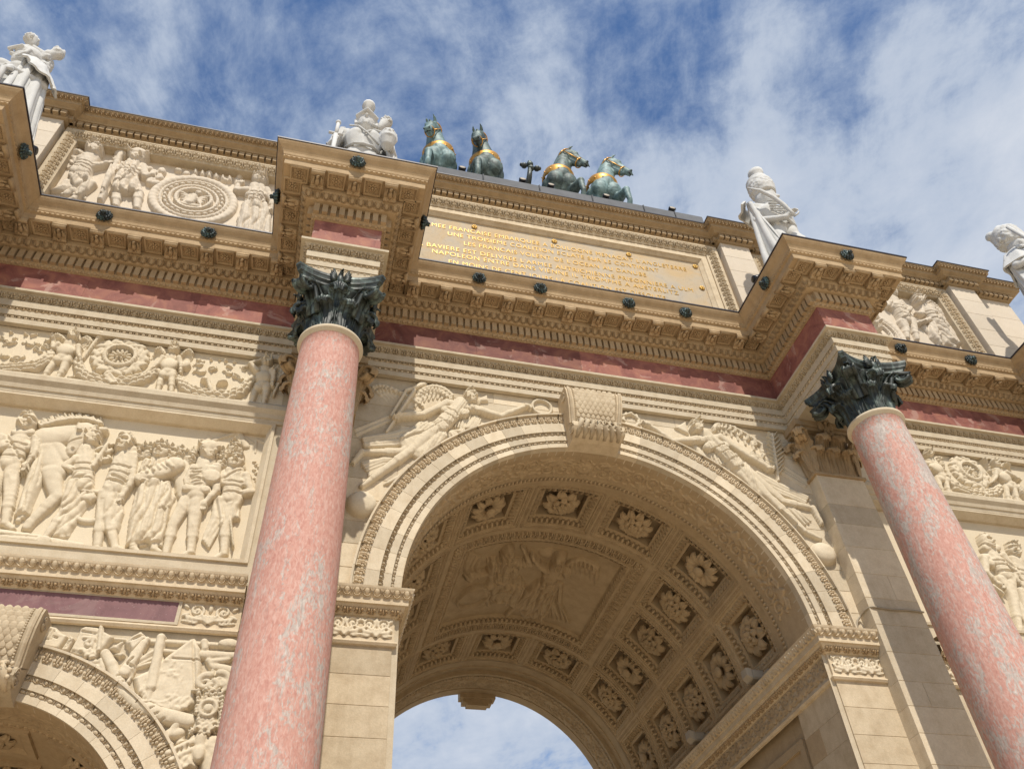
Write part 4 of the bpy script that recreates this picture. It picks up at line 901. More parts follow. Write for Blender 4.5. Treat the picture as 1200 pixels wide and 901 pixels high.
        s.groove((x+f*r*0.52-r*0.22, z-r*0.46), (x+f*r*0.52+r*0.22, z-r*0.46), r*0.07, r*0.16); s.bump((x+f*r*0.5, z-r*0.58), r*0.22, r*0.09, 0, r*0.12); s.bump((x+f*r*0.46, z-r*0.86), r*0.22, r*0.16, 0, r*0.12)
        if hair:
            rng = np.random.default_rng(int(abs(x*1000+z*77)) % 9999)
            for k in range(26):
                a = rng.uniform(0.05, 1.0)*math.pi if abs(f) < 0.4 else (math.pi*0.25+rng.uniform(0, 1.15)*math.pi if f > 0 else math.pi*0.75-rng.uniform(0, 1.15)*math.pi)
                q = rng.uniform(0.66, 0.88); cc = (x+r*0.84*q*math.cos(a), z+0.12*r+r*1.0*q*math.sin(a)); s.ell(cc, r*0.26, r*0.20, a+1.57, lift+r*0.16, r*0.36); s.bump(cc, r*0.19, r*0.09, a+1.2, r*0.10*hair)
        if hat == 'helmet': s.ell((x, z+r*0.35), r*0.95, r*0.80, 0, lift+0.02, r*0.8); s.cap((x-r*0.9, z+r*0.30), (x+r*0.9, z+r*0.36), r*0.12, r*0.12, lift+r*0.7); s.cap((x-r*0.3*f, z+r*1.1), (x-r*0.95*f, z+r*0.5), r*0.25, r*0.2, lift+r*0.4)
        if hat == 'cap': s.cap((x-r*0.85, z+r*0.75), (x+r*0.85, z+r*0.85), r*0.32, r*0.30, lift+r*0.4)
    def hand(s, c, d, r=0.045, lift=0.06):
        a = math.atan2(d[1]-c[1], d[0]-c[0]); s.ell(c, r*1.05, r*0.82, a, lift, r*0.6)
        for k in range(4):
            b = a+(k-1.5)*0.22; p = (c[0]+r*0.7*math.cos(b), c[1]+r*0.7*math.sin(b)); L = r*(1.15, 1.4, 1.3, 1.0)[k]; s.cap(p, (p[0]+L*math.cos(b*0.98), p[1]+L*math.sin(b*0.98)), r*0.22, r*0.17, lift+0.004)
        b = a+1.15; s.cap((c[0]+r*0.3*math.cos(b), c[1]+r*0.3*math.sin(b)), (c[0]+r*1.2*math.cos(a+0.75), c[1]+r*1.2*math.sin(a+0.75)), r*0.25, r*0.18, lift+0.004)
    def limb(s, a, b, c, r0, r1, r2, lift=0.03):
        s.cap(a, b, r0, r1, lift); s.cap(b, c, r1*0.98, r2, lift); m = ((b[0]*0.62+c[0]*0.38), (b[1]*0.62+c[1]*0.38)); s.cap(b, m, r1*0.9, r1*0.98, lift)
    def foot(s, a, d, r=0.05, lift=0.03):
        s.cap(a, d, r, r*0.72, lift); L = np.array(d)-np.array(a); n = np.array([-L[1], L[0]])/(np.hypot(*L)+1e-6)
        for k in range(4): p = np.array(d)+n*r*0.34*(k-1.5); s.cap(p, p+L*0.16, r*0.2, r*0.16, lift+0.006)
    def wing(s, root, elbow, tip, drop, n=9, lift=0.02, r=0.03):
        """leading edge root-elbow-tip, feathers fall along vector drop"""
        R_, E_, T_, D_ = [np.array(q, float) for q in (root, elbow, tip, drop)]
        for i in range(n):
            t = i/(n-1); p = R_*(1-t)**2+2*E_*t*(1-t)+T_*t*t; q = D_*(0.55+0.45*t)*(1-0.25*abs(t-0.6)); s.cap(p, p+q*0.55, r*0.9, r, lift); s.cap(p+q*0.5, p+q, r, r*0.5, lift-0.006)
        for i in range(n):
            t = (i+0.3)/n; p = R_*(1-t)**2+2*E_*t*(1-t)+T_*t*t; s.cap(p, p+D_*0.34, r*0.8, r*0.72, lift+0.02)
        for i in range(n+2):
            t = i/(n+1); p = R_*(1-t)**2+2*E_*t*(1-t)+T_*t*t; s.bump(p+D_*0.07, r*1.05, r*0.8, math.atan2(D_[1], D_[0]), 0.018); s.bump(p+D_*0.25, r*1.0, r*0.62, math.atan2(D_[1], D_[0]), 0.014)
        P = [R_*(1-t)**2+2*E_*t*(1-t)+T_*t*t for t in np.linspace(0, 1, 9)]
        for a, b in zip(P[:-1], P[1:]): s.cap(a, b, r*0.75, r*0.75, lift+0.03)
    def ring(s, c, ro, r, lift=0.02, n=28, leaf=False, squash=1.0):
        for i in range(n):
            a, b = 2*math.pi*i/n, 2*math.pi*(i+1)/n
            if leaf: s.ell((c[0]+ro*math.cos(a), c[1]+squash*ro*math.sin(a)), r*1.25, r*0.55, a+math.pi/2+(0.6 if i % 2 else -0.6), lift+0.006*(i % 3))
            else: s.cap((c[0]+ro*math.cos(a), c[1]+squash*ro*math.sin(a)), (c[0]+ro*math.cos(b), c[1]+squash*ro*math.sin(b)), r, r, lift)
    def spiral(s, c, r, turns, d, a0, th, lift=0.0):
        n = int(26*turns); P = []
        for i in range(n+1): t = i/n; a = a0+d*2*math.pi*turns*t; q = r*(1-0.80*t); P.append((c[0]+q*math.cos(a), c[1]+q*math.sin(a)))
        for i in range(n): s.cap(P[i], P[i+1], th*(1-0.5*i/n), th*(1-0.5*(i+1)/n), lift)
        return P
    def flower(s, c, r, n=6, lift=0.01):
        for k in range(n): a = 2*math.pi*k/n; s.ell((c[0]+r*0.6*math.cos(a), c[1]+r*0.6*math.sin(a)), r*0.42, r*0.28, a, lift)
        s.ell(c, r*0.28, r*0.28, 0, lift+0.012)
    def rough(s, seed, sc, am):
        s.H = np.where(s.H > 0.004, s.H+am*vnoise(s.X, s.Z, sc, seed)*2, s.H)
    def mesh(s, name, mp, eps=0.0):
        H = s.H; on = H > eps; q = on[:-1, :-1] | on[1:, :-1] | on[:-1, 1:] | on[1:, 1:]
        I = np.arange(H.size).reshape(H.shape); F = np.stack([I[:-1, :-1], I[1:, :-1], I[1:, 1:], I[:-1, 1:]], -1)[q]
        used = np.unique(F); re = np.full(H.size, -1); re[used] = np.arange(len(used)); V = mp(s.X.ravel()[used], s.Z.ravel()[used], np.maximum(H.ravel()[used], -0.008))
        return mesh(name, V, [re[F]], True)
def plane(y0): return lambda x, z, h: np.stack([x, y0-h, z], -1)
def barrel(r0): return lambda s_, y, h: np.stack([(r0-h)*np.sin(s_/r0), y, ZS+(r0-h)*np.cos(s_/r0)], -1)
FIG = {}
def play(h, items):
    for it in items:
        k, a = it[0], it[1:]; kw = a[-1] if a and isinstance(a[-1], dict) else {}; a = a[:-1] if kw else a; getattr(h, k)(*a, **kw)
def bbox(items):
    P = []
    def walk(q, m):
        for v in q:
            if isinstance(v, tuple) and len(v) == 2 and all(isinstance(c, (int, float)) for c in v): P.append(v)
            elif isinstance(v, (list, tuple)): walk(v, m)
    walk(items, 0); P_ = np.array(P); return (*(P_.min(0)-0.40), *(P_.max(0)+0.40))
def carve(name, items, y0, mat, parent, cell=0.010, mp=None, label=None, rgh=None, depth=1.0, cloth=0.0):
    x0, z0, x1, z1 = bbox(items); h = HF(x0, z0, x1, z1, cell); play(h, items); h.H *= depth
    on = (h.H > 0.006).astype(float)
    def blur(A, rad):
        for ax in (0, 1): A = sum(np.roll(A, q, ax) for q in range(-rad, rad+1))/(2*rad+1)
        return A
    for rad, k_ in ((2, 0.7), (6, 0.45)):              # crisp the cutting without raising the outline
        b_ = blur(h.H*on, rad)/np.maximum(blur(on, rad), 0.05); h.H = np.where(on > 0, np.maximum(h.H+k_*(h.H-b_), 0.004), h.H)
    if cloth:
        q = 1-np.abs(2.2*vnoise(h.X+0.4*h.Z, h.Z*0.32, 17, len(items)))-np.abs(1.3*vnoise(h.X, h.Z*0.5, 34, 5)); h.H = np.where(h.H > 0.02, h.H+cloth*(q-0.5)*np.clip(h.H*14, 0, 1), h.H)
    if rgh: h.rough(*rgh)
    o = part(name, h.mesh(name, mp or plane(y0)), mat, parent)
    if label: o['label'] = label
    return o

# carved figures: (place, name, label, strokes); points are metres on the carved face
REL = [
('panel_left','relief_officer','standing officer with sash and long cloak carved in relief',[('limb',(-6.63,7.58),(-6.53,7.21),(-6.46,6.88),.088,.063,.039,.07),('foot',(-6.46,6.88),(-6.38,6.83),.045,.06),('limb',(-6.77,7.56),(-6.69,7.22),(-6.58,6.87),.088,.063,.039,.05),('cap',(-6.69,8.08),(-6.67,7.64),.118,.118,.065),('cap',(-6.53,7.98),(-6.87,7.94),.076,.076,.07),('cap',(-6.572,7.878),(-6.683,7.926),.076,.089,.08),('cap',(-6.81,7.85),(-6.683,7.926),.076,.089,.08),('limb',(-6.53,7.98),(-6.47,7.79),(-6.51,7.6),.059,.047,.03,.1),('hand',(-6.51,7.6),(-6.5,7.51),.044,.11),('limb',(-6.87,7.94),(-6.87,7.72),(-6.77,7.5),.059,.047,.03,.1),('cap',(-6.69,8.08),(-6.69,8.2),.065,.063,.09),('head',(-6.69,8.2),.128,.45,.1,1,None),('groove',(-6.786,7.877),(-6.576,7.865),.011,.013),('groove',(-6.782,7.802),(-6.573,7.79),.011,.013),('groove',(-6.778,7.701),(-6.568,7.689),.011,.013),('drape',(-6.57,8.0),(-6.37,7.9),(-6.37,6.92),(-6.3,7.05),9,.04,.11,.03),('poly',[(-6.54,8.01),(-6.35,7.87),(-6.3,7.49),(-6.3,7.02),(-6.41,6.97),(-6.45,7.38),(-6.5,7.75)],.06,.06,.08,(.2,40,.02)),('groove',(-6.85,8.02),(-6.56,7.64),.012,.018),('groove',(-6.8,7.73),(-6.72,7.87),.012,.014),('groove',(-6.6,7.71),(-6.5,7.73),.012,.02),('cap',(-6.74,8.02),(-6.6,8.05),.05,.05,.12)]),
('panel_left','relief_horse','horse with bowed head and upstanding mane carved in relief',[('cap',(-6.44,8.02),(-6.12,8.17),.17,.13,.03),('cap',(-6.4,7.89),(-6.22,7.58),.15,.13,.02),('cap',(-6.33,7.93),(-6.19,7.8),.12,.09,.03),('cap',(-6.09,8.18),(-6.13,7.9),.125,.075,.07),('cap',(-6.12,7.92),(-6.13,7.86),.07,.055,.075),('ell',(-6.12,8.14),.03,.02,0,.17,.02),('groove',(-6.19,7.98),(-6.08,8.04),.01,.014),('ell',(-6.12,7.9),.018,.014,0,.13,.015),('cap',(-6.05,8.25),(-6.17,8.26),.03,.02,.1),('limb',(-6.25,7.58),(-6.1,7.27),(-6.24,6.92),.11,.075,.05,.05),('cap',(-6.24,6.92),(-6.25,6.86),.055,.05,.05),('cap',(-6.55,8.2),(-6.6,8.26),.03,.014,.05),('cap',(-6.54,8.19),(-6.58,8.22),.02,.012,.08),('cap',(-6.53,8.21),(-6.56,8.31),.03,.014,.05),('cap',(-6.52,8.21),(-6.56,8.25),.02,.012,.08),('cap',(-6.51,8.23),(-6.55,8.31),.03,.014,.05),('cap',(-6.5,8.22),(-6.55,8.28),.02,.012,.08),('cap',(-6.49,8.24),(-6.54,8.31),.03,.014,.05),('cap',(-6.48,8.23),(-6.52,8.26),.02,.012,.08),('cap',(-6.47,8.26),(-6.49,8.32),.03,.014,.05),('cap',(-6.46,8.25),(-6.5,8.29),.02,.012,.08),('cap',(-6.45,8.27),(-6.49,8.36),.03,.014,.05),('cap',(-6.44,8.26),(-6.49,8.32),.02,.012,.08),('cap',(-6.43,8.28),(-6.48,8.36),.03,.014,.05),('cap',(-6.42,8.28),(-6.46,8.3),.02,.012,.08),('cap',(-6.41,8.3),(-6.43,8.37),.03,.014,.05),('cap',(-6.39,8.29),(-6.44,8.33),.02,.012,.08),('cap',(-6.39,8.31),(-6.42,8.37),.03,.014,.05),('cap',(-6.37,8.3),(-6.42,8.36),.02,.012,.08),('cap',(-6.36,8.32),(-6.42,8.41),.03,.014,.05),('cap',(-6.35,8.31),(-6.39,8.34),.02,.012,.08),('cap',(-6.34,8.33),(-6.37,8.41),.03,.014,.05),('cap',(-6.33,8.32),(-6.38,8.36),.02,.012,.08),('cap',(-6.32,8.34),(-6.36,8.41),.03,.014,.05),('cap',(-6.31,8.33),(-6.36,8.39),.02,.012,.08),('cap',(-6.3,8.35),(-6.35,8.41),.03,.014,.05),('cap',(-6.28,8.34),(-6.33,8.36),.02,.012,.08),('cap',(-6.27,8.35),(-6.3,8.45),.03,.014,.05),('cap',(-6.26,8.34),(-6.31,8.39),.02,.012,.08),('cap',(-6.25,8.36),(-6.29,8.44),.03,.014,.05),('cap',(-6.24,8.35),(-6.29,8.41),.02,.012,.08),('cap',(-6.23,8.36),(-6.28,8.43),.03,.014,.05),('cap',(-6.21,8.35),(-6.26,8.38),.02,.012,.08),('cap',(-6.2,8.36),(-6.22,8.43),.03,.014,.05),('cap',(-6.19,8.36),(-6.24,8.4),.02,.012,.08),('cap',(-6.18,8.37),(-6.22,8.46),.03,.014,.05),('cap',(-6.16,8.36),(-6.22,8.42),.02,.012,.08),('cap',(-6.15,8.37),(-6.21,8.45),.03,.014,.05),('cap',(-6.14,8.36),(-6.18,8.38),.02,.012,.08),('cap',(-6.12,8.37),(-6.15,8.44),.03,.014,.05),('cap',(-6.11,8.36),(-6.16,8.4),.02,.012,.08),('cap',(-6.1,8.36),(-6.13,8.43),.03,.014,.05),('cap',(-6.09,8.36),(-6.14,8.41),.02,.012,.08),('cap',(-6.07,8.36),(-6.13,8.45),.03,.014,.05),('cap',(-6.06,8.35),(-6.1,8.38),.02,.012,.08),('cap',(-6.05,8.35),(-6.07,8.44),.03,.014,.05),('cap',(-6.03,8.35),(-6.08,8.39),.02,.012,.08),('cap',(-6.02,8.35),(-6.06,8.42),.03,.014,.05),('cap',(-6.01,8.34),(-6.06,8.4),.02,.012,.08),('cap',(-5.99,8.34),(-6.04,8.4),.03,.014,.05),('cap',(-5.98,8.33),(-6.02,8.36),.02,.012,.08),('cap',(-5.96,8.33),(-5.99,8.43),.03,.014,.05),('cap',(-5.95,8.33),(-6.0,8.37),.02,.012,.08),('cap',(-6.06,8.28),(-5.99,8.29),.02,.01,.08),('cap',(-6.04,8.25),(-5.97,8.24),.02,.01,.08),('cap',(-6.02,8.22),(-5.94,8.19),.02,.01,.08),('cap',(-6.0,8.2),(-5.92,8.14),.02,.01,.08),('cap',(-5.98,8.17),(-5.9,8.09),.02,.01,.08),('cap',(-5.96,8.14),(-5.88,8.05),.02,.01,.08)]),
('panel_left','relief_bearer','man in profile carrying a bundle of branches carved in relief',[('limb',(-5.97,7.45),(-5.97,7.09),(-6.05,6.78),.084,.06,.037,.05),('limb',(-5.88,7.43),(-5.86,7.04),(-5.9,6.8),.084,.06,.037,.03),('cap',(-6.01,7.94),(-5.9,7.46),.112,.112,.045),('cap',(-6.05,7.79),(-5.93,7.81),.072,.072,.05),('cap',(-6.005,7.691),(-5.971,7.772),.072,.085,.06),('cap',(-5.921,7.705),(-5.971,7.772),.072,.085,.06),('limb',(-6.05,7.79),(-6.15,7.66),(-5.92,7.61),.056,.045,.029,.08),('hand',(-5.92,7.61),(-5.85,7.63),.042,.09),('cap',(-6.01,7.94),(-5.98,8.11),.062,.06,.07),('head',(-5.98,8.11),.122,.8,.08,1,'cap'),('groove',(-6.058,7.702),(-5.863,7.722),.011,.013),('groove',(-6.039,7.62),(-5.844,7.641),.011,.013),('groove',(-6.014,7.51),(-5.819,7.53),.011,.013),('poly',[(-6.08,7.61),(-5.83,7.57),(-5.73,7.34),(-5.79,7.12),(-5.84,6.8),(-6.0,6.78),(-6.01,7.1),(-6.11,7.33)],.03,.05,.1,(-.5,34,.018)),('cap',(-5.86,7.7),(-5.8,8.03),.03,.022,.1),('ell',(-5.92,8.03),.04,.022,.0,.08),('ell',(-5.85,7.98),.04,.022,.7,.08),('ell',(-5.78,7.94),.04,.022,1.4,.08),('ell',(-5.87,7.87),.04,.022,2.0999999999999996,.08),('ell',(-5.79,7.82),.04,.022,2.8,.08),('ell',(-5.79,8.03),.04,.022,3.5,.08),('ell',(-5.88,7.96),.04,.022,4.199999999999999,.08),('ell',(-5.81,7.91),.04,.022,4.8999999999999995,.08),('ell',(-5.74,7.86),.04,.022,5.6,.08),('ell',(-5.83,7.79),.04,.022,6.3,.08),('ell',(-5.82,8.0),.04,.022,7.0,.08),('ell',(-5.75,7.95),.04,.022,7.699999999999999,.08),('ell',(-5.84,7.88),.04,.022,8.399999999999999,.08),('ell',(-5.77,7.83),.04,.022,9.1,.08),('ell',(-5.77,8.04),.04,.022,9.799999999999999,.08),('ell',(-5.86,7.97),.04,.022,10.5,.08)]),
('panel_left','relief_soldier','bent soldier in a tight coat seen from behind carved in relief',[('limb',(-5.58,7.39),(-5.53,7.07),(-5.37,6.71),.091,.065,.04,.07),('foot',(-5.37,6.71),(-5.28,6.68),.046,.06),('limb',(-5.64,7.38),(-5.6,7.06),(-5.54,6.67),.091,.065,.04,.05),('foot',(-5.54,6.67),(-5.47,6.64),.046,.06),('cap',(-5.58,7.97),(-5.58,7.45),.121,.121,.065),('cap',(-5.5,7.91),(-5.61,7.87),.078,.078,.07),('cap',(-5.524,7.772),(-5.58,7.788),.078,.092,.08),('cap',(-5.601,7.744),(-5.58,7.788),.078,.092,.08),('limb',(-5.5,7.91),(-5.43,7.57),(-5.47,7.34),.06,.049,.031,.1),('hand',(-5.47,7.34),(-5.49,7.25),.045,.11),('limb',(-5.61,7.87),(-5.61,7.58),(-5.64,7.3),.06,.049,.031,.1),('cap',(-5.58,7.97),(-5.63,8.06),.067,.065,.09),('head',(-5.63,8.06),.132,-.6,.1,1,None),('groove',(-5.688,7.736),(-5.472,7.71),.011,.013),('groove',(-5.688,7.648),(-5.472,7.622),.011,.013),('groove',(-5.688,7.528),(-5.472,7.502),.011,.013),('poly',[(-5.68,7.44),(-5.51,7.49),(-5.4,7.15),(-5.39,6.91),(-5.47,6.96),(-5.59,7.07)],.05,.05,.06,(0,30,.012)),('groove',(-5.63,7.58),(-5.47,7.53),.014,.02),('groove',(-5.62,7.51),(-5.47,7.48),.014,.02)]),
('panel_left','relief_hat','plumed hat held low carved in relief',[('ring',(-5.73,7.2),.19,.035,.03),('ell',(-5.79,7.29),.08,.06,.3,.06),('ell',(-5.86,7.36),.03,.02,0,.08),('ell',(-5.8,7.32),.03,.02,1,.08),('ell',(-5.74,7.29),.03,.02,2,.08),('ell',(-5.82,7.36),.03,.02,3,.08),('ell',(-5.76,7.32),.03,.02,4,.08),('ell',(-5.8,7.27),.03,.02,5,.08),('ell',(-5.78,7.35),.03,.02,6,.08),('ell',(-5.82,7.3),.03,.02,7,.08),('ell',(-5.76,7.26),.03,.02,8,.08)]),
('panel_left','relief_woman','woman with folded arms in a long pleated skirt carved in relief',[('limb',(-5.17,7.54),(-5.08,7.13),(-5.0,6.74),.084,.06,.037,.07),('foot',(-5.0,6.74),(-4.94,6.71),.043,.06),('limb',(-5.26,7.53),(-5.25,7.11),(-5.2,6.73),.084,.06,.037,.05),('foot',(-5.2,6.73),(-5.15,6.69),.043,.06),('cap',(-5.22,7.9),(-5.21,7.57),.112,.112,.065),('cap',(-5.07,7.85),(-5.33,7.83),.072,.072,.07),('cap',(-5.112,7.766),(-5.216,7.785),.072,.085,.08),('cap',(-5.294,7.752),(-5.216,7.785),.072,.085,.08),('limb',(-5.07,7.85),(-5.01,7.81),(-5.2,7.64),.056,.045,.029,.1),('hand',(-5.2,7.64),(-5.29,7.68),.042,.11),('limb',(-5.33,7.83),(-5.35,7.7),(-5.21,7.71),.056,.045,.029,.1),('cap',(-5.22,7.9),(-5.23,8.01),.062,.06,.09),('head',(-5.23,8.01),.122,-.2,.1,1.2,None),('groove',(-5.315,7.748),(-5.116,7.738),.011,.013),('groove',(-5.314,7.692),(-5.114,7.682),.011,.013),('groove',(-5.311,7.616),(-5.112,7.606),.011,.013),('cap',(-5.03,7.82),(-5.17,7.7),.11,.1,.12),('cap',(-5.17,7.7),(-5.35,7.6),.09,.07,.11),('poly',[(-5.37,7.57),(-5.03,7.63),(-4.96,7.31),(-4.93,6.77),(-5.1,6.82),(-5.28,6.72),(-5.34,7.1)],.05,.07,.1,(-.1,36,.022)),('drape',(-5.35,7.55),(-5.03,7.62),(-5.29,6.74),(-4.95,6.84),11,.035,.1,.02),('drape',(-5.05,7.56),(-5.01,7.53),(-5.07,7.2),(-4.97,7.31),3,.045,.13,.1),('drape',(-5.37,7.84),(-5.12,7.86),(-5.38,7.63),(-5.01,7.76),5,.03,.14,-.15)]),
('panel_left','relief_heads',"row of onlookers' heads carved in low relief behind",[('head',(-5.45,7.98),.115,0,.02,1.0,None),('cap',(-5.41,7.83),(-5.39,7.72),.09,.12,.0),('head',(-5.35,8.0),.115,.3,.02,1.0,None),('cap',(-5.32,7.85),(-5.29,7.75),.09,.12,.0),('head',(-5.03,8.02),.115,.1,.02,1.0,None),('cap',(-4.99,7.86),(-4.97,7.76),.09,.12,.0),('head',(-4.9,7.99),.115,.3,.02,1.0,None),('cap',(-4.87,7.83),(-4.85,7.73),.09,.12,.0),('head',(-4.57,8.06),.115,.2,.02,1.0,None),('cap',(-4.54,7.9),(-4.52,7.79),.09,.12,.0),('head',(-4.45,8.21),.115,.1,.02,1.0,None),('cap',(-4.42,8.05),(-4.4,7.94),.09,.12,.0),('head',(-5.11,8.03),.115,-.4,.02,1.0,None),('cap',(-5.07,7.88),(-5.05,7.78),.09,.12,.0),('head',(-4.55,7.98),.115,.2,.02,1.0,None),('cap',(-4.52,7.82),(-4.5,7.72),.09,.12,.0),('cap',(-4.96,7.85),(-4.83,7.49),.13,.12,.01),('poly',[(-5.01,7.76),(-4.89,7.77),(-4.84,7.51),(-4.97,7.47)],.02,.03,.03)]),
('panel_left','relief_cuirassier','soldier in a fur-edged breastplate with a spread plume carved in relief',[('limb',(-4.72,7.44),(-4.68,7.06),(-4.64,6.74),.088,.063,.039,.07),('foot',(-4.64,6.74),(-4.71,6.69),.045,.06),('limb',(-4.81,7.43),(-4.89,7.06),(-4.88,6.71),.088,.063,.039,.05),('cap',(-4.72,7.96),(-4.74,7.49),.118,.118,.065),('cap',(-4.6,7.87),(-4.83,7.82),.076,.076,.07),('cap',(-4.642,7.756),(-4.727,7.796),.076,.089,.08),('cap',(-4.803,7.721),(-4.727,7.796),.076,.089,.08),('limb',(-4.6,7.87),(-4.54,7.55),(-4.63,7.35),.059,.047,.03,.1),('hand',(-4.63,7.35),(-4.62,7.26),.044,.11),('limb',(-4.83,7.82),(-4.87,7.65),(-4.83,7.49),.059,.047,.03,.1),('cap',(-4.72,7.96),(-4.72,8.08),.065,.063,.09),('head',(-4.72,8.08),.128,.9,.1,.6,'helmet'),('groove',(-4.834,7.753),(-4.624,7.721),.011,.013),('groove',(-4.837,7.673),(-4.627,7.641),.011,.013),('groove',(-4.842,7.565),(-4.632,7.533),.011,.013),('drape',(-4.84,8.03),(-4.77,8.04),(-4.92,8.18),(-4.8,8.21),7,.02,.06,0),('poly',[(-4.75,7.9),(-4.56,7.88),(-4.52,7.64),(-4.67,7.58),(-4.76,7.74)],.1,.06,.05),('ell',(-4.62,7.71),.1,.09,0,.15,.04),('groove',(-4.86,7.78),(-4.75,7.8),.007,.012),('groove',(-4.85,7.73),(-4.74,7.76),.007,.012),('groove',(-4.84,7.69),(-4.73,7.72),.007,.012),('groove',(-4.83,7.65),(-4.72,7.67),.007,.012),('groove',(-4.82,7.6),(-4.71,7.63),.007,.012),('groove',(-4.81,7.56),(-4.7,7.59),.007,.012),('cap',(-4.85,7.52),(-4.64,7.53),.05,.05,.12)]),
('panel_left','relief_youth','young man standing at the panel edge with a hand on his belt carved in relief',[('limb',(-4.32,7.48),(-4.36,7.13),(-4.31,6.76),.086,.061,.038,.06),('foot',(-4.31,6.76),(-4.38,6.71),.044,.05),('limb',(-4.43,7.45),(-4.34,7.1),(-4.3,6.76),.086,.061,.038,.04),('cap',(-4.4,7.86),(-4.36,7.49),.114,.114,.055),('cap',(-4.27,7.8),(-4.49,7.76),.073,.073,.06),('cap',(-4.297,7.707),(-4.386,7.73),.073,.087,.07),('cap',(-4.451,7.679),(-4.386,7.73),.073,.087,.07),('limb',(-4.27,7.8),(-4.16,7.59),(-4.37,7.52),.057,.046,.03,.09),('hand',(-4.37,7.52),(-4.43,7.53),.043,.1),('cap',(-4.4,7.86),(-4.41,8.0),.063,.061,.08),('head',(-4.41,8.0),.124,0,.09,1,None),('groove',(-4.483,7.683),(-4.281,7.686),.011,.013),('groove',(-4.477,7.62),(-4.274,7.623),.011,.013),('groove',(-4.467,7.535),(-4.265,7.538),.011,.013),('groove',(-4.48,7.73),(-4.33,7.86),.012,.014),('drape',(-4.55,7.5),(-4.49,7.47),(-4.56,6.96),(-4.47,6.82),4,.05,.08,.12),('poly',[(-4.38,7.4),(-4.26,7.42),(-4.22,7.21),(-4.31,7.18)],.05,.05,.04,(0,40,.012)),('cap',(-4.4,7.48),(-4.23,6.85),.014,.01,.1),('ell',(-4.21,8.06),.028,.018,0,.02),('ell',(-4.18,8.02),.028,.018,1,.02),('ell',(-4.15,7.99),.028,.018,2,.02),('ell',(-4.19,7.94),.028,.018,3,.02),('ell',(-4.16,7.9),.028,.018,4,.02),('ell',(-4.13,7.87),.028,.018,5,.02),('ell',(-4.17,7.82),.028,.018,6,.02),('ell',(-4.14,7.79),.028,.018,7,.02)]),
('panel_left','relief_branch','bare branch carved against the sky of the panel',[('cap',(-4.77,8.28),(-4.57,8.41),.018,.03,.0),('cap',(-4.57,8.41),(-4.46,8.48),.03,.04,.0),('cap',(-4.46,8.48),(-4.34,8.28),.045,.05,.0),('cap',(-4.77,8.28),(-4.8,8.35),.012,.006,.0),('cap',(-4.69,8.33),(-4.8,8.4),.012,.006,.0),('cap',(-4.68,8.34),(-4.69,8.25),.012,.006,0),('cap',(-4.57,8.41),(-4.71,8.49),.012,.006,0),('cap',(-4.37,8.41),(-4.27,8.35),.03,.02,0),('cap',(-4.24,8.41),(-4.22,8.2),.022,.014,0),('cap',(-4.24,8.41),(-4.14,8.37),.02,.03,0)]),
('panel_left','relief_log','felled log on the carved ground',[('cap',(-6.5,6.72),(-6.11,6.71),.1,.09,.03),('cap',(-6.11,6.72),(-5.69,6.72),.08,.03,.02),('ell',(-6.04,6.7),.075,.06,0,.08,.04),('groove',(-6.45,6.73),(-6.12,6.74),.01,.012),('groove',(-6.42,6.67),(-6.11,6.68),.01,.012),('cap',(-6.58,6.56),(-3.96,6.52),.06,.06,.02)]),
('festoon_left','relief_putto','winged putto with a torch standing between the garlands',[('limb',(-6.559,9.176),(-6.546,8.97),(-6.56,8.824),.058,.042,.026,.055),('limb',(-6.659,9.176),(-6.7,8.959),(-6.706,8.815),.058,.042,.026,.035),('cap',(-6.598,9.405),(-6.609,9.176),.078,.078,.05),('cap',(-6.487,9.353),(-6.715,9.347),.05,.05,.055),('cap',(-6.524,9.3),(-6.602,9.325),.05,.059,.065),('cap',(-6.683,9.296),(-6.602,9.325),.05,.059,.065),('limb',(-6.487,9.353),(-6.454,9.241),(-6.423,9.183),.039,.031,.02,.085),('hand',(-6.423,9.183),(-6.405,9.145),.029,.095),('limb',(-6.715,9.347),(-6.75,9.285),(-6.794,9.428),.039,.031,.02,.085),('hand',(-6.794,9.428),(-6.82,9.466),.029,.095),('cap',(-6.598,9.405),(-6.588,9.54),.043,.042,.075),('head',(-6.588,9.54),.085,.6,.085,1.2,None),('ell',(-6.604,9.271),.105,.115,0,.06,.07),('ell',(-6.639,9.126),.065,.07,0,.06,.04),('ell',(-6.559,9.126),.065,.07,0,.06,.04),('wing',(-6.52,9.511),(-6.446,9.639),(-6.384,9.518),(-.05,-.16),6,.02,.02),('wing',(-6.68,9.497),(-6.776,9.587),(-6.808,9.513),(.03,-.14),6,.02,.02),('cap',(-6.338,9.551),(-6.391,9.212),.022,.018,.05),('cap',(-6.33,9.598),(-6.316,9.646),.04,.07,.04)]),
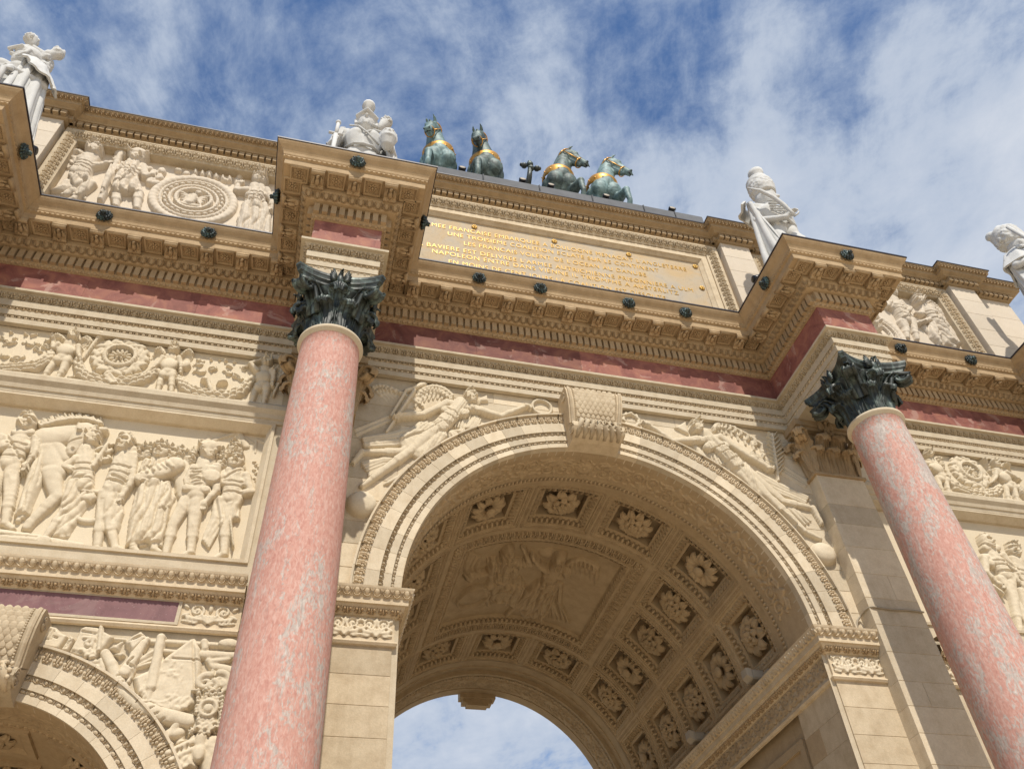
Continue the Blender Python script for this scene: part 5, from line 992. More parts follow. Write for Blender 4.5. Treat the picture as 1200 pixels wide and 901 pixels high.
('festoon_left','relief_wreath','laurel wreath around a rosette between two putti',[('ring',(-6.003,9.315),.27,.075,.03,34,True),('ring',(-6.003,9.315),.22,.06,.04,28,True),('ring',(-6.003,9.315),.175,.026,.07),('ell',(-6.003,9.315),.16,.16,0,.02,.02),('ell',(-5.908,9.315),.05,.022,.0,.04,.02),('ell',(-5.921,9.362),.05,.022,.52,.04,.02),('ell',(-5.956,9.397),.05,.022,1.05,.04,.02),('ell',(-6.003,9.41),.05,.022,1.57,.04,.02),('ell',(-6.05,9.397),.05,.022,2.09,.04,.02),('ell',(-6.085,9.362),.05,.022,2.62,.04,.02),('ell',(-6.098,9.315),.05,.022,3.14,.04,.02),('ell',(-6.085,9.268),.05,.022,3.67,.04,.02),('ell',(-6.05,9.233),.05,.022,4.19,.04,.02),('ell',(-6.003,9.22),.05,.022,4.71,.04,.02),('ell',(-5.956,9.233),.05,.022,5.24,.04,.02),('ell',(-5.921,9.268),.05,.022,5.76,.04,.02),('ell',(-5.963,9.315),.03,.018,.0,.06,.02),('ell',(-5.983,9.35),.03,.018,1.05,.06,.02),('ell',(-6.023,9.35),.03,.018,2.09,.06,.02),('ell',(-6.043,9.315),.03,.018,3.14,.06,.02),('ell',(-6.023,9.28),.03,.018,4.19,.06,.02),('ell',(-5.983,9.28),.03,.018,5.24,.06,.02),('ell',(-6.003,9.315),.022,.022,0,.08,.02)]),
('festoon_left','relief_garland','thick leaf garland slung below the wreath',[('cap',(-6.443,9.158),(-6.42,9.113),.058,.058,.02),('bump',(-6.443,9.158),.049,.029,-1.1,.022),('cap',(-6.42,9.113),(-6.397,9.067),.063,.063,.02),('bump',(-6.455,9.095),.049,.029,-1.1,.022),('bump',(-6.385,9.13),.049,.029,-1.1,.022),('cap',(-6.397,9.067),(-6.374,9.022),.068,.068,.02),('bump',(-6.397,9.067),.049,.029,-1.1,.022),('cap',(-6.374,9.022),(-6.351,8.977),.073,.073,.02),('bump',(-6.414,9.002),.049,.029,-1.1,.022),('bump',(-6.334,9.042),.049,.029,-1.1,.022),('cap',(-6.351,8.977),(-6.318,8.95),.077,.077,.02),('bump',(-6.351,8.977),.049,.029,-.67,.022),('cap',(-6.318,8.95),(-6.282,8.928),.081,.081,.02),('bump',(-6.345,8.908),.049,.029,-.57,.022),('bump',(-6.29,8.993),.049,.029,-.57,.022),('cap',(-6.282,8.928),(-6.247,8.905),.085,.085,.02),('bump',(-6.282,8.928),.049,.029,-.57,.022),('cap',(-6.247,8.905),(-6.212,8.883),.089,.089,.02),('bump',(-6.277,8.859),.049,.029,-.57,.022),('bump',(-6.217,8.951),.049,.029,-.57,.022),('cap',(-6.212,8.883),(-6.17,8.873),.092,.092,.02),('bump',(-6.212,8.883),.049,.029,-.23,.022),('cap',(-6.17,8.873),(-6.124,8.869),.094,.094,.02),('bump',(-6.174,8.815),.049,.029,-.07,.022),('bump',(-6.165,8.931),.049,.029,-.07,.022),('cap',(-6.124,8.869),(-6.078,8.866),.096,.096,.02),('bump',(-6.124,8.869),.049,.029,-.07,.022),('cap',(-6.078,8.866),(-6.033,8.863),.097,.097,.02),('bump',(-6.083,8.806),.049,.029,-.07,.022),('bump',(-6.074,8.926),.049,.029,-.07,.022),('cap',(-6.033,8.863),(-5.983,8.868),.098,.098,.02),('bump',(-6.033,8.863),.049,.029,.1,.022),('cap',(-5.983,8.868),(-5.928,8.881),.098,.098,.02),('bump',(-5.968,8.809),.049,.029,.24,.022),('bump',(-5.997,8.926),.049,.029,.24,.022),('cap',(-5.928,8.881),(-5.873,8.894),.097,.097,.02),('bump',(-5.928,8.881),.049,.029,.24,.022),('cap',(-5.873,8.894),(-5.818,8.907),.096,.096,.02),('bump',(-5.859,8.836),.049,.029,.24,.022),('bump',(-5.887,8.952),.049,.029,.24,.022),('cap',(-5.818,8.907),(-5.771,8.925),.094,.094,.02),('bump',(-5.818,8.907),.049,.029,.36,.022),('cap',(-5.771,8.925),(-5.738,8.951),.092,.092,.02),('bump',(-5.735,8.881),.049,.029,.68,.022),('bump',(-5.807,8.969),.049,.029,.68,.022),('cap',(-5.738,8.951),(-5.706,8.978),.089,.089,.02),('bump',(-5.738,8.951),.049,.029,.68,.022),('cap',(-5.706,8.978),(-5.673,9.004),.085,.085,.02),('bump',(-5.673,8.936),.049,.029,.68,.022),('bump',(-5.739,9.019),.049,.029,.68,.022),('cap',(-5.673,9.004),(-5.642,9.031),.081,.081,.02),('bump',(-5.673,9.004),.049,.029,.72,.022),('cap',(-5.642,9.031),(-5.617,9.064),.077,.077,.02),('bump',(-5.604,9.002),.049,.029,.92,.022),('bump',(-5.68,9.061),.049,.029,.92,.022),('cap',(-5.617,9.064),(-5.591,9.097),.073,.073,.02),('bump',(-5.617,9.064),.049,.029,.92,.022),('cap',(-5.591,9.097),(-5.566,9.13),.068,.068,.02),('bump',(-5.558,9.072),.049,.029,.92,.022),('bump',(-5.625,9.123),.049,.029,.92,.022),('cap',(-5.566,9.13),(-5.541,9.163),.063,.063,.02),('bump',(-5.566,9.13),.049,.029,.92,.022),('cap',(-6.054,8.924),(-5.959,8.821),.03,.03,.1),('cap',(-6.021,8.951),(-5.923,8.838),.025,.025,.1)]),
('festoon_left','relief_garland','leaf garland at the left end of the frieze',[('cap',(-6.75,9.242),(-6.752,9.208),.051,.051,.02),('bump',(-6.75,9.242),.043,.026,-1.64,.022),('cap',(-6.752,9.208),(-6.755,9.174),.056,.056,.02),('bump',(-6.787,9.21),.043,.026,-1.64,.022),('bump',(-6.718,9.205),.043,.026,-1.64,.022),('cap',(-6.755,9.174),(-6.757,9.139),.06,.06,.02),('bump',(-6.755,9.174),.043,.026,-1.64,.022),('cap',(-6.757,9.139),(-6.76,9.105),.064,.064,.02),('bump',(-6.797,9.142),.043,.026,-1.64,.022),('bump',(-6.718,9.137),.043,.026,-1.64,.022),('cap',(-6.76,9.105),(-6.762,9.071),.068,.068,.02),('bump',(-6.76,9.105),.043,.026,-1.64,.022),('cap',(-6.762,9.071),(-6.781,9.048),.072,.072,.02),('bump',(-6.796,9.099),.043,.026,-2.26,.022),('bump',(-6.728,9.043),.043,.026,-2.26,.022),('cap',(-6.781,9.048),(-6.8,9.026),.075,.075,.02),('bump',(-6.781,9.048),.043,.026,-2.26,.022),('cap',(-6.8,9.026),(-6.818,9.003),.078,.078,.02),('bump',(-6.837,9.057),.043,.026,-2.26,.022),('bump',(-6.762,8.995),.043,.026,-2.26,.022),('cap',(-6.818,9.003),(-6.837,8.981),.081,.081,.02),('bump',(-6.818,9.003),.043,.026,-2.26,.022),('cap',(-6.837,8.981),(-6.856,8.958),.083,.083,.02),('bump',(-6.877,9.013),.043,.026,-2.26,.022),('bump',(-6.798,8.948),.043,.026,-2.26,.022),('cap',(-6.856,8.958),(-6.886,8.946),.085,.085,.02),('bump',(-6.856,8.958),.043,.026,-2.75,.022),('cap',(-6.886,8.946),(-6.915,8.934),.086,.086,.02),('bump',(-6.906,8.995),.043,.026,-2.75,.022),('bump',(-6.865,8.897),.043,.026,-2.75,.022),('cap',(-6.915,8.934),(-6.945,8.921),.086,.086,.02),('bump',(-6.915,8.934),.043,.026,-2.75,.022),('cap',(-6.945,8.921),(-6.974,8.909),.086,.086,.02),('bump',(-6.965,8.971),.043,.026,-2.75,.022),('bump',(-6.924,8.872),.043,.026,-2.75,.022),('cap',(-6.974,8.909),(-7.004,8.897),.086,.086,.02),('bump',(-6.974,8.909),.043,.026,-2.75,.022),('cap',(-7.004,8.897),(-7.035,8.891),.085,.085,.02),('bump',(-7.014,8.948),.043,.026,-2.94,.022),('bump',(-6.994,8.846),.043,.026,-2.94,.022),('cap',(-7.035,8.891),(-7.066,8.885),.083,.083,.02),('bump',(-7.035,8.891),.043,.026,-2.94,.022),('cap',(-7.066,8.885),(-7.097,8.878),.081,.081,.02),('bump',(-7.076,8.934),.043,.026,-2.94,.022),('bump',(-7.056,8.835),.043,.026,-2.94,.022),('cap',(-7.097,8.878),(-7.128,8.872),.078,.078,.02),('bump',(-7.097,8.878),.043,.026,-2.94,.022),('cap',(-7.128,8.872),(-7.159,8.866),.075,.075,.02),('bump',(-7.137,8.918),.043,.026,-2.94,.022),('bump',(-7.119,8.826),.043,.026,-2.94,.022),('cap',(-7.159,8.866),(-7.196,8.87),.072,.072,.02),('bump',(-7.159,8.866),.043,.026,3.02,.022),('cap',(-7.196,8.87),(-7.233,8.875),.068,.068,.02),('bump',(-7.191,8.912),.043,.026,3.02,.022),('bump',(-7.201,8.828),.043,.026,3.02,.022),('cap',(-7.233,8.875),(-7.271,8.879),.064,.064,.02),('bump',(-7.233,8.875),.043,.026,3.02,.022),('cap',(-7.271,8.879),(-7.308,8.884),.06,.06,.02),('bump',(-7.266,8.916),.043,.026,3.02,.022),('bump',(-7.275,8.842),.043,.026,3.02,.022),('cap',(-7.308,8.884),(-7.345,8.888),.056,.056,.02),('bump',(-7.308,8.884),.043,.026,3.02,.022)]),
('festoon_left','relief_ribbons','fluttering ribbons carved beside the putto with the torch',[('poly',[(-7.312,9.501),(-7.29,9.516),(-7.267,9.505),(-7.253,9.514),(-7.254,9.486),(-7.275,9.485),(-7.293,9.47)],.015,.03,.012),('poly',[(-7.308,9.257),(-7.28,9.328),(-7.214,9.33),(-7.172,9.384),(-7.163,9.34),(-7.206,9.296),(-7.265,9.291)],.015,.03,.012),('groove',(-7.278,9.297),(-7.192,9.345),.009,.02),('poly',[(-7.404,9.421),(-7.338,9.411),(-7.296,9.367),(-7.256,9.36),(-7.286,9.328),(-7.336,9.355),(-7.394,9.362)],.015,.03,.012),('groove',(-7.374,9.389),(-7.293,9.354),.009,.02),('poly',[(-7.231,9.35),(-7.243,9.4),(-7.204,9.411),(-7.199,9.452),(-7.176,9.424),(-7.184,9.389),(-7.218,9.378)],.015,.03,.012),('poly',[(-7.151,9.506),(-7.128,9.518),(-7.106,9.506),(-7.091,9.513),(-7.095,9.488),(-7.116,9.489),(-7.136,9.477)],.015,.03,.012),('poly',[(-7.134,9.352),(-7.07,9.383),(-7.029,9.34),(-6.967,9.349),(-6.991,9.312),(-7.046,9.31),(-7.085,9.346)],.015,.03,.012),('groove',(-7.089,9.361),(-7.005,9.335),.009,.02),('poly',[(-7.084,9.488),(-7.057,9.519),(-7.019,9.526),(-7.002,9.545),(-6.995,9.517),(-7.026,9.5),(-7.049,9.471)],.015,.03,.012),('poly',[(-7.018,9.331),(-6.991,9.395),(-6.946,9.37),(-6.911,9.409),(-6.91,9.358),(-6.944,9.329),(-6.985,9.349)],.015,.03,.012),('groove',(-6.993,9.362),(-6.929,9.375),.009,.02),('poly',[(-6.966,9.324),(-6.91,9.306),(-6.883,9.259),(-6.849,9.247),(-6.884,9.221),(-6.921,9.253),(-6.971,9.267)],.015,.03,.012),('groove',(-6.947,9.29),(-6.883,9.246),.009,.02),('poly',[(-6.896,9.391),(-6.896,9.46),(-6.845,9.454),(-6.828,9.504),(-6.807,9.457),(-6.827,9.418),(-6.873,9.42)],.015,.03,.012),('groove',(-6.886,9.429),(-6.831,9.466),.009,.02),('poly',[(-6.895,9.382),(-6.837,9.372),(-6.807,9.324),(-6.771,9.317),(-6.807,9.281),(-6.847,9.31),(-6.899,9.317)],.015,.03,.012),('groove',(-6.875,9.347),(-6.807,9.31),.009,.02),('poly',[(-7.286,9.05),(-7.262,9.125),(-7.207,9.102),(-7.171,9.151),(-7.164,9.093),(-7.2,9.056),(-7.25,9.074)],.015,.03,.012),('groove',(-7.261,9.088),(-7.188,9.11),.009,.02),('poly',[(-7.155,9.057),(-7.106,9.113),(-7.039,9.126),(-7.008,9.16),(-6.995,9.11),(-7.051,9.079),(-7.092,9.028)],.015,.03,.012),('groove',(-7.106,9.065),(-7.024,9.12),.009,.02),('poly',[(-7.155,8.952),(-7.142,9.011),(-7.092,9.035),(-7.066,9.088),(-7.054,9.059),(-7.082,9.014),(-7.126,8.99)],.015,.03,.012),('groove',(-7.138,8.99),(-7.077,9.053),.009,.02),('poly',[(-6.482,8.888),(-6.452,8.919),(-6.41,8.911),(-6.391,8.929),(-6.384,8.887),(-6.418,8.878),(-6.444,8.849)],.015,.03,.012)]),
('festoon_left','relief_putto','winged putto looking left between wreath and ribbons',[('limb',(-5.367,9.165),(-5.338,9.013),(-5.307,8.844),.058,.042,.026,.055),('limb',(-5.467,9.165),(-5.469,9.01),(-5.458,8.837),.058,.042,.026,.035),('cap',(-5.437,9.414),(-5.417,9.165),.078,.078,.05),('cap',(-5.34,9.387),(-5.522,9.361),.05,.05,.055),('cap',(-5.363,9.32),(-5.43,9.327),.05,.059,.065),('cap',(-5.49,9.302),(-5.43,9.327),.05,.059,.065),('limb',(-5.34,9.387),(-5.289,9.294),(-5.275,9.194),.039,.031,.02,.085),('hand',(-5.275,9.194),(-5.268,9.161),.029,.095),('limb',(-5.522,9.361),(-5.56,9.238),(-5.587,9.165),.039,.031,.02,.085),('hand',(-5.587,9.165),(-5.619,9.113),.029,.095),('cap',(-5.437,9.414),(-5.436,9.544),.043,.042,.075),('head',(-5.436,9.544),.085,-.4,.085,1.2,None),('ell',(-5.427,9.27),.105,.115,0,.06,.07),('ell',(-5.447,9.115),.065,.07,0,.06,.04),('ell',(-5.367,9.115),.065,.07,0,.06,.04),('wing',(-5.519,9.478),(-5.592,9.629),(-5.638,9.5),(-.02,-.14),6,.02,.02),('wing',(-5.333,9.494),(-5.265,9.677),(-5.206,9.545),(.0,-.12),6,.02,.02),('ell',(-5.241,9.315),.06,.075,0,.05,.05)]),
('festoon_left','relief_garland','leaf garland hung between the second putto and the palm-bearing putto',[('cap',(-5.268,9.094),(-5.245,9.061),.058,.058,.02),('bump',(-5.268,9.094),.049,.029,-.95,.022),('cap',(-5.245,9.061),(-5.221,9.029),.063,.063,.02),('bump',(-5.276,9.039),.049,.029,-.95,.022),('bump',(-5.213,9.084),.049,.029,-.95,.022),('cap',(-5.221,9.029),(-5.198,8.996),.068,.068,.02),('bump',(-5.221,9.029),.049,.029,-.95,.022),('cap',(-5.198,8.996),(-5.175,8.963),.073,.073,.02),('bump',(-5.235,8.97),.049,.029,-.95,.022),('bump',(-5.161,9.022),.049,.029,-.95,.022),('cap',(-5.175,8.963),(-5.147,8.943),.077,.077,.02),('bump',(-5.175,8.963),.049,.029,-.64,.022),('cap',(-5.147,8.943),(-5.119,8.925),.081,.081,.02),('bump',(-5.174,8.9),.049,.029,-.57,.022),('bump',(-5.12,8.985),.049,.029,-.57,.022),('cap',(-5.119,8.925),(-5.09,8.906),.085,.085,.02),('bump',(-5.119,8.925),.049,.029,-.57,.022),('cap',(-5.09,8.906),(-5.062,8.888),.089,.089,.02),('bump',(-5.12,8.86),.049,.029,-.57,.022),('bump',(-5.06,8.953),.049,.029,-.57,.022),('cap',(-5.062,8.888),(-5.021,8.879),.092,.092,.02),('bump',(-5.062,8.888),.049,.029,-.21,.022),('cap',(-5.021,8.879),(-4.974,8.875),.094,.094,.02),('bump',(-5.026,8.821),.049,.029,-.09,.022),('bump',(-5.016,8.937),.049,.029,-.09,.022),('cap',(-4.974,8.875),(-4.927,8.871),.096,.096,.02),('bump',(-4.974,8.875),.049,.029,-.09,.022),('cap',(-4.927,8.871),(-4.88,8.867),.097,.097,.02),('bump',(-4.932,8.811),.049,.029,-.09,.022),('bump',(-4.921,8.931),.049,.029,-.09,.022),('cap',(-4.88,8.867),(-4.832,8.868),.098,.098,.02),('bump',(-4.88,8.867),.049,.029,.03,.022),('cap',(-4.832,8.868),(-4.783,8.875),.098,.098,.02),('bump',(-4.824,8.808),.049,.029,.13,.022),('bump',(-4.84,8.928),.049,.029,.13,.022),('cap',(-4.783,8.875),(-4.734,8.881),.097,.097,.02),('bump',(-4.783,8.875),.049,.029,.13,.022),('cap',(-4.734,8.881),(-4.685,8.888),.096,.096,.02),('bump',(-4.726,8.822),.049,.029,.13,.022),('bump',(-4.742,8.94),.049,.029,.13,.022),('cap',(-4.685,8.888),(-4.642,8.904),.094,.094,.02),('bump',(-4.685,8.888),.049,.029,.35,.022),('cap',(-4.642,8.904),(-4.608,8.939),.092,.092,.02),('bump',(-4.601,8.865),.049,.029,.81,.022),('bump',(-4.683,8.943),.049,.029,.81,.022),('cap',(-4.608,8.939),(-4.575,8.975),.089,.089,.02),('bump',(-4.608,8.939),.049,.029,.81,.022),('cap',(-4.575,8.975),(-4.541,9.01),.085,.085,.02),('bump',(-4.536,8.939),.049,.029,.81,.022),('bump',(-4.613,9.011),.049,.029,.81,.022),('cap',(-4.541,9.01),(-4.51,9.049),.081,.081,.02),('bump',(-4.541,9.01),.049,.029,.89,.022),('cap',(-4.51,9.049),(-4.493,9.101),.077,.077,.02),('bump',(-4.465,9.034),.049,.029,1.26,.022),('bump',(-4.556,9.064),.049,.029,1.26,.022),('cap',(-4.493,9.101),(-4.476,9.153),.073,.073,.02),('bump',(-4.493,9.101),.049,.029,1.26,.022),('cap',(-4.476,9.153),(-4.459,9.206),.068,.068,.02),('bump',(-4.436,9.14),.049,.029,1.26,.022),('bump',(-4.516,9.166),.049,.029,1.26,.022),('cap',(-4.459,9.206),(-4.442,9.258),.063,.063,.02),('bump',(-4.459,9.206),.049,.029,1.26,.022),('cap',(-4.923,9.05),(-4.846,8.888),.03,.025,.1),('ell',(-4.962,9.098),.07,.035,-.3,.05,.06),('ell',(-4.767,9.103),.07,.035,.4,.05,.06)]),
('festoon_left','relief_ribbons','fluttering ribbons carved above the right-hand garland',[('poly',[(-5.157,9.474),(-5.109,9.485),(-5.067,9.469),(-5.037,9.475),(-5.049,9.448),(-5.091,9.451),(-5.133,9.44)],.015,.03,.012),('groove',(-5.127,9.462),(-5.061,9.462),.009,.02),('poly',[(-5.176,9.353),(-5.141,9.41),(-5.091,9.39),(-5.048,9.427),(-5.05,9.382),(-5.091,9.355),(-5.137,9.37)],.015,.03,.012),('groove',(-5.146,9.381),(-5.071,9.396),.009,.02),('poly',[(-4.999,9.51),(-4.979,9.52),(-4.962,9.505),(-4.949,9.511),(-4.954,9.486),(-4.971,9.489),(-4.989,9.48)],.015,.03,.012),('poly',[(-5.159,9.228),(-5.108,9.306),(-5.046,9.269),(-4.987,9.316),(-4.994,9.25),(-5.05,9.217),(-5.107,9.247)],.015,.03,.012),('groove',(-5.118,9.265),(-5.019,9.274),.009,.02),('poly',[(-4.988,9.344),(-4.959,9.39),(-4.903,9.376),(-4.884,9.404),(-4.862,9.337),(-4.903,9.325),(-4.927,9.281)],.015,.03,.012),('groove',(-4.947,9.332),(-4.889,9.363),.009,.02),('poly',[(-4.903,9.511),(-4.887,9.54),(-4.87,9.523),(-4.853,9.539),(-4.857,9.513),(-4.873,9.502),(-4.888,9.516)],.015,.03,.012),('poly',[(-4.828,9.524),(-4.804,9.535),(-4.783,9.519),(-4.768,9.525),(-4.774,9.498),(-4.795,9.501),(-4.816,9.49)],.015,.03,.012),('poly',[(-4.728,9.507),(-4.709,9.539),(-4.689,9.52),(-4.668,9.538),(-4.673,9.509),(-4.692,9.497),(-4.71,9.513)],.015,.03,.012),('poly',[(-4.783,9.465),(-4.74,9.464),(-4.717,9.429),(-4.69,9.428),(-4.716,9.394),(-4.746,9.412),(-4.784,9.411)],.015,.03,.012),('poly',[(-4.817,9.33),(-4.742,9.372),(-4.723,9.313),(-4.66,9.325),(-4.701,9.273),(-4.754,9.271),(-4.774,9.322)],.015,.03,.012),('groove',(-4.771,9.342),(-4.703,9.305),.009,.02),('poly',[(-4.679,9.322),(-4.606,9.307),(-4.566,9.249),(-4.52,9.238),(-4.563,9.198),(-4.614,9.235),(-4.68,9.246)],.015,.03,.012),('groove',(-4.651,9.28),(-4.565,9.232),.009,.02),('poly',[(-4.632,9.461),(-4.582,9.456),(-4.568,9.414),(-4.526,9.397),(-4.553,9.383),(-4.589,9.403),(-4.603,9.439)],.015,.03,.012),('groove',(-4.601,9.45),(-4.555,9.402),.009,.02),('poly',[(-4.604,9.437),(-4.576,9.47),(-4.534,9.466),(-4.517,9.486),(-4.506,9.445),(-4.539,9.433),(-4.562,9.402)],.015,.03,.012)]),
('festoon_left','relief_putto','putto with one arm behind its head holding a palm branch at the right end',[('limb',(-4.245,9.161),(-4.232,9.004),(-4.235,8.828),.058,.042,.026,.055),('limb',(-4.345,9.161),(-4.373,9.022),(-4.372,8.835),.058,.042,.026,.035),('cap',(-4.306,9.436),(-4.295,9.161),.078,.078,.05),('cap',(-4.215,9.408),(-4.391,9.372),.05,.05,.055),('cap',(-4.239,9.334),(-4.302,9.34),.05,.059,.065),('cap',(-4.362,9.309),(-4.302,9.34),.05,.059,.065),('limb',(-4.215,9.408),(-4.181,9.286),(-4.18,9.172),.039,.031,.02,.085),('hand',(-4.18,9.172),(-4.173,9.128),.029,.095),('limb',(-4.391,9.372),(-4.495,9.48),(-4.376,9.577),.039,.031,.02,.085),('hand',(-4.376,9.577),(-4.339,9.596),.029,.095),('cap',(-4.306,9.436),(-4.301,9.556),.043,.042,.075),('head',(-4.301,9.556),.085,-.5,.085,1.2,None),('ell',(-4.3,9.279),.105,.115,0,.06,.07),('ell',(-4.325,9.111),.065,.07,0,.06,.04),('ell',(-4.245,9.111),.065,.07,0,.06,.04),('wing',(-4.193,9.471),(-4.101,9.61),(-4.022,9.506),(-.08,-.25),8,.02,.022),('cap',(-4.142,9.021),(-4.113,9.139),.02,.01,.06),('cap',(-4.138,9.08),(-4.1,9.205),.02,.01,.06),('cap',(-4.135,9.14),(-4.088,9.272),.02,.01,.06),('cap',(-4.131,9.2),(-4.075,9.34),.02,.01,.06),('cap',(-4.127,9.26),(-4.063,9.408),.02,.01,.06),('cap',(-4.123,9.321),(-4.05,9.477),.02,.01,.06),('cap',(-4.12,9.382),(-4.037,9.546),.02,.01,.06),('cap',(-4.116,9.444),(-4.024,9.616),.02,.01,.06),('cap',(-4.139,9.0),(-4.044,9.549),.014,.012,.07)]),
('festoon_right','relief_putto','winged putto leaning forward to the right of the wreath on the right-hand frieze',[('limb',(6.738,9.158),(6.693,8.978),(6.64,8.822),.058,.042,.026,.055),('limb',(6.638,9.158),(6.552,8.978),(6.489,8.802),.058,.042,.026,.035),('cap',(6.612,9.409),(6.688,9.158),.078,.078,.05),('cap',(6.733,9.368),(6.544,9.35),.05,.05,.055),('cap',(6.72,9.305),(6.639,9.321),.05,.059,.065),('cap',(6.587,9.292),(6.639,9.321),.05,.059,.065),('limb',(6.733,9.368),(6.835,9.324),(6.877,9.272),.039,.031,.02,.085),('hand',(6.877,9.272),(6.904,9.257),.029,.095),('limb',(6.544,9.35),(6.462,9.231),(6.359,9.14),.039,.031,.02,.085),('hand',(6.359,9.14),(6.329,9.116),.029,.095),('cap',(6.612,9.409),(6.613,9.529),.043,.042,.075),('head',(6.613,9.529),.085,.2,.085,1.2,None),('ell',(6.65,9.264),.105,.115,0,.06,.07),('ell',(6.658,9.108),.065,.07,0,.06,.04),('ell',(6.738,9.108),.065,.07,0,.06,.04),('wing',(6.456,9.386),(6.437,9.622),(6.406,9.597),(.08,-.2),7,.02,.022),('wing',(6.718,9.505),(6.81,9.639),(6.876,9.528),(.05,-.06),6,.02,.02)]),
('festoon_right','relief_wreath','laurel wreath around a rosette beside the right column',[('ring',(6.061,9.308),.26,.075,.03,34,True),('ring',(6.061,9.308),.21,.06,.04,28,True),('ring',(6.061,9.308),.17,.026,.07),('ell',(6.061,9.308),.16,.16,0,.02,.02),('ell',(6.156,9.308),.05,.022,.0,.04,.02),('ell',(6.143,9.356),.05,.022,.52,.04,.02),('ell',(6.108,9.39),.05,.022,1.05,.04,.02),('ell',(6.061,9.403),.05,.022,1.57,.04,.02),('ell',(6.014,9.39),.05,.022,2.09,.04,.02),('ell',(5.979,9.356),.05,.022,2.62,.04,.02),('ell',(5.966,9.308),.05,.022,3.14,.04,.02),('ell',(5.979,9.26),.05,.022,3.67,.04,.02),('ell',(6.014,9.226),.05,.022,4.19,.04,.02),('ell',(6.061,9.213),.05,.022,4.71,.04,.02),('ell',(6.108,9.226),.05,.022,5.24,.04,.02),('ell',(6.143,9.26),.05,.022,5.76,.04,.02),('ell',(6.061,9.308),.03,.03,0,.07,.02)]),
('festoon_right','relief_garland','leaf garland slung below the right-hand wreath',[('cap',(5.595,9.105),(5.607,9.073),.058,.058,.02),('bump',(5.595,9.105),.049,.029,-1.22,.022),('cap',(5.607,9.073),(5.618,9.041),.063,.063,.02),('bump',(5.57,9.06),.049,.029,-1.22,.022),('bump',(5.643,9.086),.049,.029,-1.22,.022),('cap',(5.618,9.041),(5.63,9.009),.068,.068,.02),('bump',(5.618,9.041),.049,.029,-1.22,.022),('cap',(5.63,9.009),(5.641,8.977),.073,.073,.02),('bump',(5.587,8.994),.049,.029,-1.22,.022),('bump',(5.672,9.024),.049,.029,-1.22,.022),('cap',(5.641,8.977),(5.653,8.945),.077,.077,.02),('bump',(5.641,8.977),.049,.029,-1.22,.022),('cap',(5.653,8.945),(5.687,8.931),.081,.081,.02),('bump',(5.634,8.898),.049,.029,-.39,.022),('bump',(5.672,8.992),.049,.029,-.39,.022),('cap',(5.687,8.931),(5.721,8.917),.085,.085,.02),('bump',(5.687,8.931),.049,.029,-.39,.022),('cap',(5.721,8.917),(5.755,8.904),.089,.089,.02),('bump',(5.7,8.866),.049,.029,-.39,.022),('bump',(5.742,8.968),.049,.029,-.39,.022),('cap',(5.755,8.904),(5.789,8.89),.092,.092,.02),('bump',(5.755,8.904),.049,.029,-.39,.022),('cap',(5.789,8.89),(5.823,8.876),.094,.094,.02),('bump',(5.767,8.836),.049,.029,-.39,.022),('bump',(5.811,8.944),.049,.029,-.39,.022),('cap',(5.823,8.876),(5.87,8.875),.096,.096,.02),('bump',(5.823,8.876),.049,.029,-.02,.022),('cap',(5.87,8.875),(5.918,8.874),.097,.097,.02),('bump',(5.869,8.815),.049,.029,-.02,.022),('bump',(5.871,8.935),.049,.029,-.02,.022),('cap',(5.918,8.874),(5.965,8.874),.098,.098,.02),('bump',(5.918,8.874),.049,.029,-.02,.022),('cap',(5.965,8.874),(6.013,8.873),.098,.098,.02),('bump',(5.964,8.813),.049,.029,-.02,.022),('bump',(5.966,8.934),.049,.029,-.02,.022),('cap',(6.013,8.873),(6.06,8.872),.097,.097,.02),('bump',(6.013,8.873),.049,.029,-.02,.022),('cap',(6.06,8.872),(6.109,8.886),.096,.096,.02),('bump',(6.076,8.815),.049,.029,.28,.022),('bump',(6.044,8.929),.049,.029,.28,.022),('cap',(6.109,8.886),(6.158,8.9),.094,.094,.02),('bump',(6.109,8.886),.049,.029,.28,.022),('cap',(6.158,8.9),(6.208,8.915),.092,.092,.02),('bump',(6.174,8.846),.049,.029,.28,.022),('bump',(6.143,8.955),.049,.029,.28,.022),('cap',(6.208,8.915),(6.257,8.929),.089,.089,.02),('bump',(6.208,8.915),.049,.029,.28,.022),('cap',(6.257,8.929),(6.306,8.943),.085,.085,.02),('bump',(6.271,8.878),.049,.029,.28,.022),('bump',(6.242,8.98),.049,.029,.28,.022),('cap',(6.306,8.943),(6.342,8.971),.081,.081,.02),('bump',(6.306,8.943),.049,.029,.66,.022),('cap',(6.342,8.971),(6.378,8.999),.077,.077,.02),('bump',(6.371,8.933),.049,.029,.66,.022),('bump',(6.313,9.009),.049,.029,.66,.022),('cap',(6.378,8.999),(6.414,9.026),.073,.073,.02),('bump',(6.378,8.999),.049,.029,.66,.022),('cap',(6.414,9.026),(6.45,9.054),.068,.068,.02),('bump',(6.44,8.993),.049,.029,.66,.022),('bump',(6.388,9.06),.049,.029,.66,.022),('cap',(6.45,9.054),(6.486,9.082),.063,.063,.02),('bump',(6.45,9.054),.049,.029,.66,.022),('cap',(6.065,8.947),(6.076,8.838),.03,.03,.1)]),
